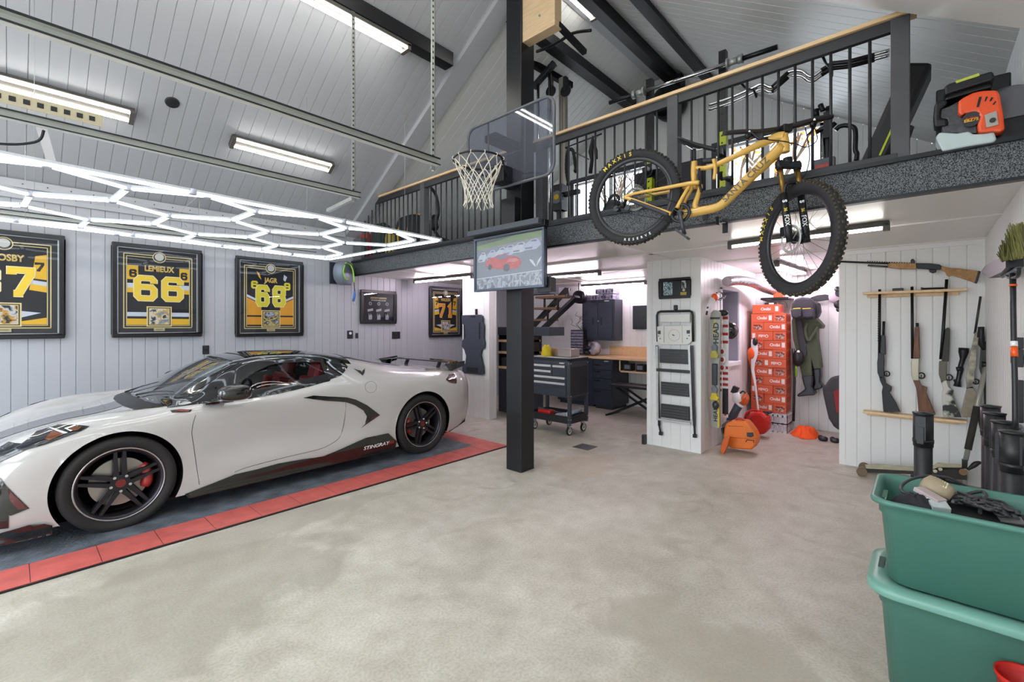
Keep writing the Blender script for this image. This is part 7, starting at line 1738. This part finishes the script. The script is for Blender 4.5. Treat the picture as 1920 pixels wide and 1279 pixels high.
# leaf blower standing
lb = thing('handheld_blower', 'white and orange leaf blower with dark tube leaning by the pillar', 'leaf blower', (6.3, 1.75, 0))
lu = 6.35; lz = lambda x, y, u=lu: PU(*CZ(x, y), u)
m = MB(mat('tube_blue_grey', '3b4350', .35)); m.tube([lz(1085, 1010), lz(1120, 860), lz(1150, 720), lz(1210, 600), lz(1250, 530)], [.055, .055, .055, .05, .055], n=20); m.use(WHT).tube([lz(1248, 530), lz(1268, 510)], .058, n=20); part('tube', m, lb)
m = MB(mat('blower_orange2', 'cf5a22', .35)); m.tube([lz(1280, 510), lz(1320, 440), lz(1350, 400), lz(1358, 450), lz(1310, 520)], [.05, .04, .03, .03, .04]); part('grip', m, lb)
m = MB(WHT); m.tube([lz(1260, 500), lz(1225, 450), lz(1205, 380)], [.06, .07, .05]); m.use(BLK); m.obox(lz(1200, 345), EU, (EV+EZ*.4), (EZ-EV*.4), .06, .07, .09); m.tube(cr([lz(1215, 370), lz(1250, 395), lz(1300, 360), lz(1340, 395), lz(1370, 375)], 6), .01); part('motor', m, lb)
# grey dustpan behind case
m = MB(mat('pan_grey', '6c6f75', .5)); m.prism([lz(1030, 790, 6.15), lz(1090, 735, 6.15), lz(1130, 735, 6.15), lz(1110, 1048, 6.15), lz(1050, 1048, 6.15)], (.03, 0, 0)); solo('grey_panel', m, 'grey plastic piece standing between the orange case and the pillar', 'panel')
m = MB(BLK); p = PZ(1209, 834); m.box(5.44, 5.5, 2.64, 2.68, 0, .12); solo('door_stop', m, 'small black block at the foot of the ladder pillar', 'door stop')
# ================================================================ gun wall (front face at X = 6.13)
GUu = 6.06
def GA(x, y): return (1560+x/4.92, 440+y/4.92)
def GB(x, y): return (1560+x/5.328, 680+y/5.328)
ga = lambda x, y, u=GUu: PU(*GA(x, y), u)
gb = lambda x, y, u=GUu: PU(*GB(x, y), u)
def tp(m, pts, r, n=10): return m.tube(pts, r, n=n)
def slabs(m, pts, th=.035, o=0): return m.prism([p-EU*(th/2-o) for p in pts], (th, 0, 0))
CAMO = mat('camo_stock', '4a4b40', .6, col2='b3aa90', scale=14, contrast=.12)
SNOW = mat('winter_stock', '2c2e2c', .6, col2='c9c7bd', scale=9, contrast=.1)
LAMI = mat('laminated_stock', '6b675a', .5, col2='b0ab98', scale=16, contrast=.25)
# racks
for (x0, y0, x1, y1, lab, f_) in ((285, 545, 1245, 505, 'pine board rack across the gun barrels', GA), (310, 485, 1345, 600, 'pine board rack under the gun stocks', GB)):
    a, b = PU(*f_(x0, y0), 6.03), PU(*f_(x1, y1), 6.03); z = (a.z+b.z)/2
    m = MB(PINE); m.box(6.0, 6.126, b.y, a.y, z-.012, z+.012); m.box(6.10, 6.126, b.y+.05, a.y-.03, z-.045, z-.012); o = solo('gun_rack', m, lab, 'rack', bevel=.003)
def gun(name, lab, parts_):
    g = None
    for nm, mm, kind, data, *r in parts_:
        m = MB(mm)
        if kind == 't': tp(m, data, r[0])
        elif kind == 's': slabs(m, data, r[0] if r else .035)
        elif kind == 'g': m.tube(arc(data, r[0], 0, 2*PI, 16, EV, EZ*1.15)[:-1], .006, closed=True); m.box(data.x-.004, data.x+.004, data.y-.004, data.y+.004, data.z-.02, data.z+.01)
        elif kind == 'rib':
            p, q_ = data; k = 0
            while k < 18: c = p.lerp(q_, k/18); m.obox(c, (q_-p), EU, (q_-p).cross(EU), .010, .008, .008); k += 1
        if g is None: g = thing(name, lab, 'gun', (GUu, data[0].y if kind != 'g' else data.y, 1))
        part(nm, m, g, bevel=.005 if kind == 's' else 0)
    return g
GM = mat('gun_black', '17181b', .35, metal=.4); GS_ = mat('gun_silver', '9d9684', .3, metal=.5)
g = gun('shotgun', 'all black pump shotgun standing first from the nook side', [
 ('barrel', GM, 't', [ga(440, 505), ga(436, 1150)], .012), ('vent_rib', GM, 'rib', (ga(428, 600), ga(424, 1000))), ('magazine_tube', GM, 't', [ga(478, 800), ga(474, 935)], .011),
 ('forend', GM, 's', [ga(452, 930), ga(475, 918), ga(494, 940), ga(497, 1108), ga(455, 1110)], .04),
 ('receiver', GM, 's', [ga(430, 1090), ga(480, 1090), ga(485, 1170), gb(522, 60), gb(524, 150), gb(480, 160), gb(455, 100), gb(452, 0)], .035),
 ('trigger_guard', GM, 'g', gb(548, 112), .022),
 ('stock', mat('stock_black', '1f2023', .55), 's', [gb(470, 130), gb(524, 145), gb(540, 205), gb(600, 240), gb(592, 285), gb(572, 292), gb(640, 400), gb(683, 492), gb(514, 490), gb(498, 290), gb(508, 240), gb(480, 180)], .035)])
gun('shotgun', 'shotgun with silver receiver and dark walnut stock, second from the nook side', [
 ('barrel', GM, 't', [ga(738, 480), ga(742, 1145)], .012), ('vent_rib', GM, 'rib', (ga(733, 650), ga(734, 1000))), ('cap', GM, 't', [ga(785, 815), ga(786, 850)], .012),
 ('forend', WALNUT, 's', [ga(762, 855), ga(785, 845), ga(806, 855), ga(812, 1140), ga(748, 1140)], .04),
 ('receiver', GS_, 's', [ga(738, 1142), ga(806, 1142), gb(868, 60), gb(870, 178), gb(812, 180), gb(793, 130), gb(790, 0)], .035),
 ('trigger_guard', GM, 'g', gb(893, 130), .024),
 ('stock', WALNUT, 's', [gb(808, 172), gb(870, 172), gb(890, 225), gb(952, 245), gb(942, 300), gb(985, 400), gb(1038, 520), gb(865, 495), gb(845, 280), gb(840, 250)], .035)])
gun('shotgun', 'shotgun with snow camouflage stock, third from the nook side', [
 ('barrel', GM, 't', [ga(1058, 413), ga(1025, 900), ga(1003, 1150)], .0125), ('vent_rib', GM, 'rib', (ga(1030, 640), ga(1008, 960))),
 ('forend', mat('forend_charcoal', '34352f', .6), 's', [ga(1045, 870), ga(1070, 855), ga(1090, 868), ga(1075, 1170), ga(1010, 1170)], .04),
 ('receiver', mat('receiver_olive', '5c5a4c', .45), 's', [ga(990, 1165), ga(1060, 1165), gb(1148, 20), gb(1142, 178), gb(1088, 182), gb(1066, 120), gb(1068, 0)], .035),
 ('trigger_guard', GM, 'g', gb(1168, 148), .024),
 ('stock', SNOW, 's', [gb(1085, 178), gb(1142, 176), gb(1165, 245), gb(1215, 278), gb(1200, 325), gb(1240, 420), gb(1290, 545), gb(1108, 540), gb(1100, 300), gb(1110, 260)], .035)])
gun('rifle', 'bolt rifle with laminated grey stock leaning by the wall corner', [
 ('barrel', mat('rifle_steel', '3d3d3a', .4, metal=.5), 't', [ga(1370, 570), ga(1318, 915)], .009),
 ('stock', LAMI, 's', [ga(1318, 900), ga(1345, 905), ga(1345, 960), ga(1330, 1100), ga(1328, 1230), gb(1425, 60), gb(1420, 180), gb(1370, 250), gb(1345, 250), gb(1335, 150), gb(1350, 90), ga(1250, 1270), ga(1262, 1150), ga(1300, 990)], .035),
 ('trigger_guard', GM, 'g', gb(1438, 190), .02),
 ('stock_cover', mat('cover_film', '8d8270', .35, var=.3, scale=18), 's', [gb(1345, 255), gb(1410, 250), gb(1445, 300), gb(1430, 400), gb(1390, 545), gb(1310, 540), gb(1295, 500), gb(1315, 380)], .045),
 ('sling_band', BLK, 't', [gb(1348, 270), gb(1415, 262)], .02)])
m = MB(BLKM); m.tube([ga(1375, 850, 6.02), ga(1378, 900, 6.02), ga(1375, 940, 6.02), ga(1380, 1010, 6.02), ga(1400, 1060, 6.05)], [.022, .02, .015, .024, .012]); m.tube([ga(1365, 860, 6.04), ga(1355, 950, 6.04)], .014); solo('rifle_scope', m, 'black rifle scope fixed beside the laminated rifle barrel', 'scope')
m = MB(BLKM); m.tube([ga(1215, 1045, 6.08), ga(1213, 1085, 6.08), ga(1205, 1150, 6.08), ga(1185, 1215, 6.08), gb(1285, 60, 6.08), gb(1270, 130, 6.08), gb(1262, 175, 6.08), gb(1250, 238, 6.08)], [.036, .036, .02, .018, .022, .018, .018, .03]); m.cyl(gb(1240, 65, 6.06), gb(1300, 60, 6.06), .02); m.tube([gb(1215, 185, 6.08), gb(1260, 175, 6.08)], .014); m.box(6.08, 6.13, gb(1270, 100).y-.01, gb(1270, 100).y+.01, gb(1270, 100).z, gb(1270, 90).z); solo('spotting_scope', m, 'long black scope hung between the snow camouflage shotgun and the rifle', 'scope')
gun('long_gun', 'dark bolt-action gun standing in the corner behind the jack handle', [
 ('barrel', GM, 't', [ga(1388, 860), ga(1405, 1180)], .012), ('body', mat('stock_green_black', '23261f', .5), 's', [ga(1375, 990), ga(1425, 985), gb(1560, 60), gb(1560, 420), gb(1520, 430), gb(1515, 200), gb(1470, 60)], .03), ('sling', BLK, 't', [gb(1480, 500), gb(1470, 590), gb(1485, 660), gb(1520, 705)], .007)])
gun('wall_shotgun', 'honey wood pump shotgun mounted level high on the white wall', [
 ('barrel', GM, 't', [ga(58, 248), ga(760, 275)], .010), ('vent_rib', GM, 'rib', (ga(330, 246), ga(740, 262))), ('magazine_tube', mat('mag_grey', '4c4d4a', .4, metal=.5), 't', [ga(330, 284), ga(520, 296)], .010),
 ('forend', GOLDWOOD, 's', [ga(510, 275), ga(540, 262), ga(775, 266), ga(778, 318), ga(620, 318), ga(540, 308), ga(515, 298)], .04),
 ('receiver', GM, 's', [ga(775, 264), ga(900, 266), ga(990, 276), ga(1015, 292), ga(1003, 325), ga(895, 322), ga(782, 314)], .035),
 ('rear_sight', GM, 's', [ga(725, 268), ga(725, 240), ga(735, 224), ga(752, 224), ga(764, 240), ga(764, 268)], .02),
 ('trigger_guard', GM, 's', [ga(892, 320), ga(968, 322), ga(960, 348), ga(930, 358), ga(900, 346)], .02),
 ('stock', GOLDWOOD, 's', [ga(1008, 290), ga(1075, 308), ga(1170, 312), ga(1350, 335), ga(1325, 448), ga(1110, 375), ga(1078, 388), ga(1058, 378), ga(1042, 345), ga(1005, 325)], .035),
 ('butt_pad', BLK, 's', [ga(1345, 334), ga(1372, 340), ga(1335, 453), ga(1310, 445)], .037)])
for x, w_ in ((610, .1), (1050-100, .26)):
    p = PU(*GA(x, 515), 6.05); q_ = PU(*GA(x+(100 if x == 610 else 90), 505), 6.05); m = MB(BLKM)
    if x == 610: m.box(6.02, 6.08, ga(660, 510).y, ga(558, 510).y, p.z-.01, p.z+.022)
    else: m.tube([ga(820, 502, 6.05), ga(850, 500, 6.05), ga(1035, 494, 6.05)], [.018, .010, .010])
    solo('rail_gadget', m, 'small black box on the pine rack between the first two guns' if x == 610 else 'thin dark tool on the pine rack beside the third gun', 'gadget', bevel=.004 if x == 610 else 0)
# ================================================================ stanchions
RS = .039
random.seed(11)
def stanchion(loc, lab, rz, grp='belt stanchions by the right wall'):
    t = thing('belt_stanchion', lab, 'stanchion', loc, rz, grp); x, y = 0, 0
    m = MB(mat('stanchion_black', '1e1f23', .42)); m.cyl((0, 0, .02), (0, 0, .98), RS, n=28); part('post', m, t, local=True)
    m = MB(BLK); m.cyl((0, 0, .86), (0, 0, 1.035), RS+.004, n=28); m.lathe([(0, 0), (RS+.006, 0), (RS+.008, .008), (0, .012)], (0, 0, 1.035), EZ, 28); m.cyl((0, 0, .88), (0, 0, .90), RS+.006, n=24); part('head', m, t, local=True)
    m = MB(mat('belt_cassette', '2b2d31', .45)); 
    for s in (1, -1): m.box(s*(RS)-.006, s*RS+.012, -.022, .022, .90, 1.025); m.box(s*(RS+.008)-.004, s*(RS+.008)+.010, -.014, .014, .88, .97)
    part('belt_clip', m, t, local=True)
    m = MB(mat('base_black', '1c1d20', .5)); m.lathe([(0, .035), (.04, .035), (.10, .02), (.122, .008), (.122, 0), (0, 0)], (0, 0, 0), EZ, 36); part('base', m, t, local=True)
    return t
st0 = stanchion((3.36, 0.0, 0), 'black belt stanchion standing apart in front of the gun wall', -.25, grp=None)
LS = ['black belt stanchion by the right wall, farthest from the green bins', 'black belt stanchion by the right wall, second from the far one', 'black belt stanchion by the right wall, third from the far one', 'black belt stanchion by the right wall, directly behind the green bins']
for i, (u, v) in enumerate(((3.93, -.298), (3.62, -.290), (3.33, -.298), (3.04, -.300))):
    dup(st0, (u, v, 0), .2+i*.25, LS[i], 'belt stanchions by the right wall')
del_ = None
# the nearest sits behind the bin
# ================================================================ trolley jack
jk = thing('trolley_jack', 'worn low floor jack lying along the foot of the gun wall', 'floor jack', (5.9, .1, 0))
JB = mat('jack_black', '2a2724', .5, metal=.3, var=.3, scale=20); JC = mat('jack_cream', 'a39c84', .45, metal=.3, var=.2, scale=12)
ju = 5.88; jb = lambda x, y, u=ju: PU(*GB(x, y), u)
for u_ in (5.78, 5.98):
    m = MB(JC); m.prism([jb(330, 1020, u_), jb(470, 1015, u_), jb(850, 1050, u_), jb(1000, 1035, u_), jb(1060, 1000, u_), jb(1140, 1010, u_), jb(1290, 1020, u_), jb(1290, 1060, u_), jb(850, 1085, u_), jb(340, 1058, u_)], (.012, 0, 0)); part('side_rail', m, jk)
    m = MB(JB); m.prism([jb(340, 1060, u_), jb(850, 1088, u_), jb(980, 1080, u_), jb(1060, 1045, u_), jb(1300, 1050, u_), jb(1350, 1100, u_), jb(1350, 1175, u_), jb(1150, 1160, u_), jb(850, 1118, u_), jb(340, 1098, u_)], (.014, 0, 0)); part('side_plate', m, jk)
m = MB(JC)
for x, y in ((1030, 1085), (1082, 1065)): m.cyl(jb(x, y, 5.77), jb(x, y, 5.78), .015, n=14)
m.use(mat('jack_rust', '7a5a3c', .7)).cyl(jb(1310, 1095, 5.76), jb(1310, 1095, 5.78), .028, n=18); part('pivot', m, jk)
m = MB(JC); c = V3((5.88, jb(1215, 1130).y, .085)); m.cyl(c, c+EZ*.03, .06, n=24); m.use(BLKM).cyl(c+EZ*.03, c+EZ*.045, .065, n=24); m.box(5.8, 5.97, c.y-.05, c.y+.3, .03, .085); part('saddle', m, jk)
for x, y in ((310, 1075), (330, 1010)):
    m = MB(mat('jack_wheel', '6a5a45', .6)); p = jb(x, y); p.z = .045; m.cyl((5.76, p.y, .045), (5.81, p.y, .045), .045, n=22); m.cyl((5.95, p.y, .045), (6.0, p.y, .045), .045, n=22); part('wheel', m, jk)
    break
m = MB(JB); m.prism([jb(1300, 975, 5.85), jb(1358, 975, 5.85), jb(1352, 1060, 5.85), jb(1300, 1060, 5.85)], (.06, 0, 0)); m.tube(cr([jb(1355, 1070, 5.85), jb(1400, 1040, 5.85), jb(1450, 1005, 5.85), jb(1498, 1000, 5.85)], 5), [.012, .012, .013, .014, .016, .018, .02, .022, .022, .022, .02, .018, .016, .013, .01, .006]); part('handle_socket', m, jk)
ha, hbb = jb(1335, 975, 5.88), jb(1540, 20, 6.05); 
m = MB(mat('handle_chrome', 'b5b5ab', .3, metal=.5)); m.cyl(ha, hbb, .019, n=16); part('handle', m, jk)
m = MB(mat('foam_grip', '2e2c2a', .8)); m.cyl(ha.lerp(hbb, .11), ha.lerp(hbb, .56), .026, n=18); part('grip', m, jk)
m = MB(BLKM); m.cyl(hbb-EV*.03, hbb+EV*.03, .028); part('end_knob', m, jk)
# ================================================================ broom, brush on the right wall
br = thing('push_broom', 'olive bristled broom hung upside down on the right wall', 'broom', (4.0, -.36, .6))
bx = lambda x, y, v=-.33: PV(1840+x/2.725, 430+y/2.721, v)
m = MB(BLK); m.tube([bx(160, 225), bx(163, 400), bx(166, 580), bx(172, 800), bx(174, 960), bx(174, 1060)], [.0125, .011, .011, .011, .0115, .012], n=14); part('handle', m, br)
m = MB(ORG); m.tube([bx(162, 280), bx(162, 290)], .0145, n=16); part('band', m, br); m = MB(ORG); m.tube([bx(167, 600), bx(169, 650)], .0135, n=16); m.use(WHT); m.tube([bx(166, 572), bx(167, 598)], .0135, n=16); part('band', m, br)
m = MB(BLK); m.prism([bx(62, 212, -.36), bx(85, 185, -.36), bx(150, 150, -.36), bx(218, 130, -.36), bx(218, 190, -.36), bx(190, 215, -.36), bx(108, 246, -.36)], (0, .06, 0)); m.use(GREY).tube([bx(108, 243), bx(178, 205)], .008); m.use(BLK).tube(cr([bx(128, 235), bx(150, 248), bx(185, 240), bx(192, 200)], 5), .008); part('head', m, br)
m = MB(mat('bristle_olive', '4c4c26', .9, col2='76743e', scale=30))
random.seed(21)
for k in range(420):
    t = random.random(); p = bx(100+t*135, 160-22*t+random.uniform(-8, 8), -.35+random.uniform(0, .08)); a = (t-.72)*1.9+random.uniform(-.12, .12)
    L_ = .13*random.uniform(.75, 1.1); dd = V3((math.sin(a)*.9, random.uniform(-.15, .2), math.cos(a))); dd.normalize(); q_ = p+dd*L_; q_.y = max(q_.y, VR+.012); p.y = max(p.y, VR+.012); m.tube([p, q_], [.0035, .002], n=3, cap=False)
part('bristles', m, br, recalc=False)
m = MB(BLK)
for pts in (((200, 555), (218, 552), (218, 610), (200, 612)), ((205, 612), (218, 612), (218, 705), (205, 700)), ((196, 780), (218, 770), (218, 990), (200, 990))): m.prism([bx(x, y, -.39) for x, y in pts], (0, .03, 0))
m.use(GREY); m.tube([bx(196, 1005, -.36), bx(218, 1030, -.36)], .012)
m.use(BLK); m.box(3.9, 3.95, VR, -.38, 1.3, 1.35)
solo('folded_tool', m, 'black folded tool hanging on the right wall past the broom', 'tool', bevel=.003)
# ================================================================ green bins
GRN = mat('bin_green', '4f8073', .38, var=.05, scale=3, bump=.05, bscale=120)
def binshape(u0, u1, v0, v1, zb, zt, tap=.035, rad=.07, lip=.02):
    def ring(o, z, r=rad, n=7):
        out = []
        for cu_, cv_, a0 in ((u1-r-o, v1-r-o, 0), (u0+r+o, v1-r-o, PI/2), (u0+r+o, v0+r+o, PI), (u1-r-o, v0+r+o, 1.5*PI)):
            for i in range(n+1): a = a0+PI/2*i/n; out.append(V3((cu_+r*math.cos(a), cv_+r*math.sin(a), z)))
        return out+[out[0]]
    m = MB(GRN); h = zt-zb
    rows = [ring(tap+lip, zb), ring(lip+.012, zt-.07), ring(lip+.004, zt-.065), ring(lip+.004, zt-.022), ring(0, zt-.02), ring(-.003, zt-.01), ring(.0, zt), ring(.012, zt), ring(lip+.004, zt-.006), ring(lip+.008, zt-.03), ring(lip+.018, zt-.075), ring(tap+lip+.004, zb+.004)]
    m.grid(rows)
    b = ring(tap+lip+.004, zb+.004)[:-1]; m.add(b, [list(range(len(b)))]); b = ring(tap+lip, zb)[:-1]; m.add(b, [list(range(len(b)))])
    return m, ring
bu0, bu1, bv0, bv1 = 2.41, 2.88, -.425, .165
tb = thing('storage_bin', 'open green plastic bin full of cables, upper of the two', 'storage bin', (2.65, -.13, .45))
m, ring = binshape(bu0, bu1, bv0, bv1, .45, .80); part('tub', m, tb)
m = MB(GRN)
for v in (bv1-.012, ): m.box(2.58, 2.71, v-.035, v+.012, .745, .765); m.obox((2.52, bv1-.045, .765), EU, EV, EZ, .02, .006, .03)
part('handle_lug', m, tb, bevel=.006)
lbn = thing('storage_bin', 'green plastic bin with its lid on, lower of the two', 'storage bin', (2.65, -.13, 0))
m, ring = binshape(bu0-.0, bu1, bv0, bv1, 0, .42, rad=.08); part('tub', m, lbn)
def ring2(o, z, r=.10, n=8):
    out = []
    for cu_, cv_, a0 in ((bu1-r-o, bv1+.01-r-o, 0), (bu0+r+o, bv1+.01-r-o, PI/2), (bu0+r+o, bv0+r+o, PI), (bu1-r-o, bv0+r+o, 1.5*PI)):
        for i in range(n+1): a = a0+PI/2*i/n; out.append(V3((cu_+r*math.cos(a), cv_+r*math.sin(a), z)))
    return out+[out[0]]
m = MB(mat('lid_green', '70a193', .35, var=.05, scale=3)); m.grid([ring2(-.004, .405), ring2(-.008, .425), ring2(-.002, .437), ring2(.03, .446), ring2(.06, .442), ring2(.07, .436)]); b = ring2(.07, .436)[:-1]; m.add(b, [list(range(len(b)))]); part('lid', m, lbn)
m = MB(mat('slot_dark_green', '1f4a40', .5)); m.box(2.60, 2.72, bv1-.035, bv1-.015, .4465, .448); part('handle_slot', m, lbn)
# contents
cbl = MB(mat('cable_grey', '3a3a3e', .5)); random.seed(5)
def px3(x, y, z): return PZ(1620+x/6.393, 860+y/6.395, z)
cbl.tube(cr([px3(720, 510, .77), px3(560, 440, .78), px3(455, 390, .79), px3(455, 320, .80), px3(560, 250, .82), px3(720, 212, .83), px3(900, 215, .83), px3(1060, 250, .82), px3(1300, 380, .78), px3(1550, 520, .76), px3(1800, 640, .76)], 8), .0065)
for k in range(22):
    pts = []; o = random.uniform(-30, 30)
    x0 = random.uniform(1000, 1250); 
    for j in range(7): pts.append(px3(x0+j*110+random.uniform(-30, 30), 440+j*32+o+random.uniform(-30, 40)+abs(j-2)*6, .765+random.uniform(0, .035)))
    for p in pts: p.y = max(p.y, bv0+.04); p.x = max(bu0+.05, min(bu1-.06, p.x))
    cbl.tube(cr(pts, 6), .006, n=6)
cbl.tube(cr([px3(1390, 650, .77), px3(1420, 520, .79), px3(1460, 440, .80), px3(1420, 395, .80), px3(1300, 410, .79), px3(1100, 470, .77), px3(950, 510, .78), px3(720, 505, .77)], 8), .0068)
solo('cable_coil', cbl, 'tangled dark grey cable loops filling the upper green bin', 'cable')
sh = thing('work_boot', 'tan laced boot lying in the upper green bin', 'boot', px3(860, 380, .74))
m = MB(mat('boot_tan', '9c8e74', .6, bump=.2)); a, b = px3(690, 290, .82), px3(1060, 470, .785); d = (b-a); m.tube([a, a.lerp(b, .12), a.lerp(b, .35), a.lerp(b, .6), a.lerp(b, .85), b], [.025, .048, .052, .05, .045, .03], n=16); part('upper', m, sh)
m = MB(mat('lace_cream', 'd8cfb0', .7))
for k in range(6): c = a.lerp(b, .45+.08*k)+EZ*.045; m.tube([c-d.normalized().cross(EZ)*.035-EZ*.01, c+EZ*.006, c+d.normalized().cross(EZ)*.035-EZ*.01], .004)
part('laces', m, sh)
def small(name, lab, cat, c, s, col, rot=0, bev=.004):
    m = MB(mat(name+'_m', col, .4, var=.15, scale=20)); X = V3((math.cos(rot), math.sin(rot), .25)); m.obox(c, X, EZ.cross(X), X.cross(EZ.cross(X)), *s); return solo(name, m, lab, cat, bevel=bev)
small('red_grey_package', 'grey and red plastic package beside the boot in the bin', 'package', px3(790, 440, .80), (.10, .05, .02), 'b5a6a6', .9)
small('clear_package', 'crumpled clear package near the front rim of the bin', 'package', px3(890, 565, .775), (.07, .06, .03), 'b9c3c2', .3)
small('silver_card', 'silver grey card in the upper bin under the cables', 'card', px3(1730, 690, .76), (.09, .07, .008), '9a9494', .2, .001)
heap('black_cloth', 'black cloth bag in the near corner of the upper green bin', 'cloth', (2.60, .02, .745), .09, .075, .05, '23232a', 9)
m = MB(mat('bin_fill', '2a2b2e', .8)); m.box(bu0+.1, bu1-.1, bv0+.1, bv1-.1, .47, .745); solo('packed_gear', m, 'dark packed gear under the cables in the upper bin', 'gear', bevel=.02)
# red bucket at the corner
m = MB(RED); p = PZ(1910, 1268, .30); m.lathe([(0, 0), (.055, 0), (.075, .30), (.08, .305), (.08, .29), (.072, .28)], (p.x, p.y-.02, 0), EZ, 30); solo('red_bucket', m, 'red plastic tub in front of the green bins at the corner', 'bucket')
# ================================================================ daylight and exposure
wd_ = bpy.data.worlds.new('overcast_sky'); SC.world = wd_; wd_.use_nodes = True
bg = wd_.node_tree.nodes['Background']; bg.inputs['Color'].default_value = (.86, .93, 1, 1); bg.inputs['Strength'].default_value = 6.0
vs = SC.view_settings; vs.view_transform = 'Standard'; vs.look = 'None'; vs.exposure = .2; vs.gamma = 1; vs.use_curve_mapping = False
try:
    SC.cycles.max_bounces = 10; SC.cycles.diffuse_bounces = 5; SC.cycles.transparent_max_bounces = 16; SC.cycles.use_denoising = True
    SC.cycles.sample_clamp_indirect = 6; SC.cycles.caustics_reflective = False; SC.cycles.caustics_refractive = False
except Exception: pass
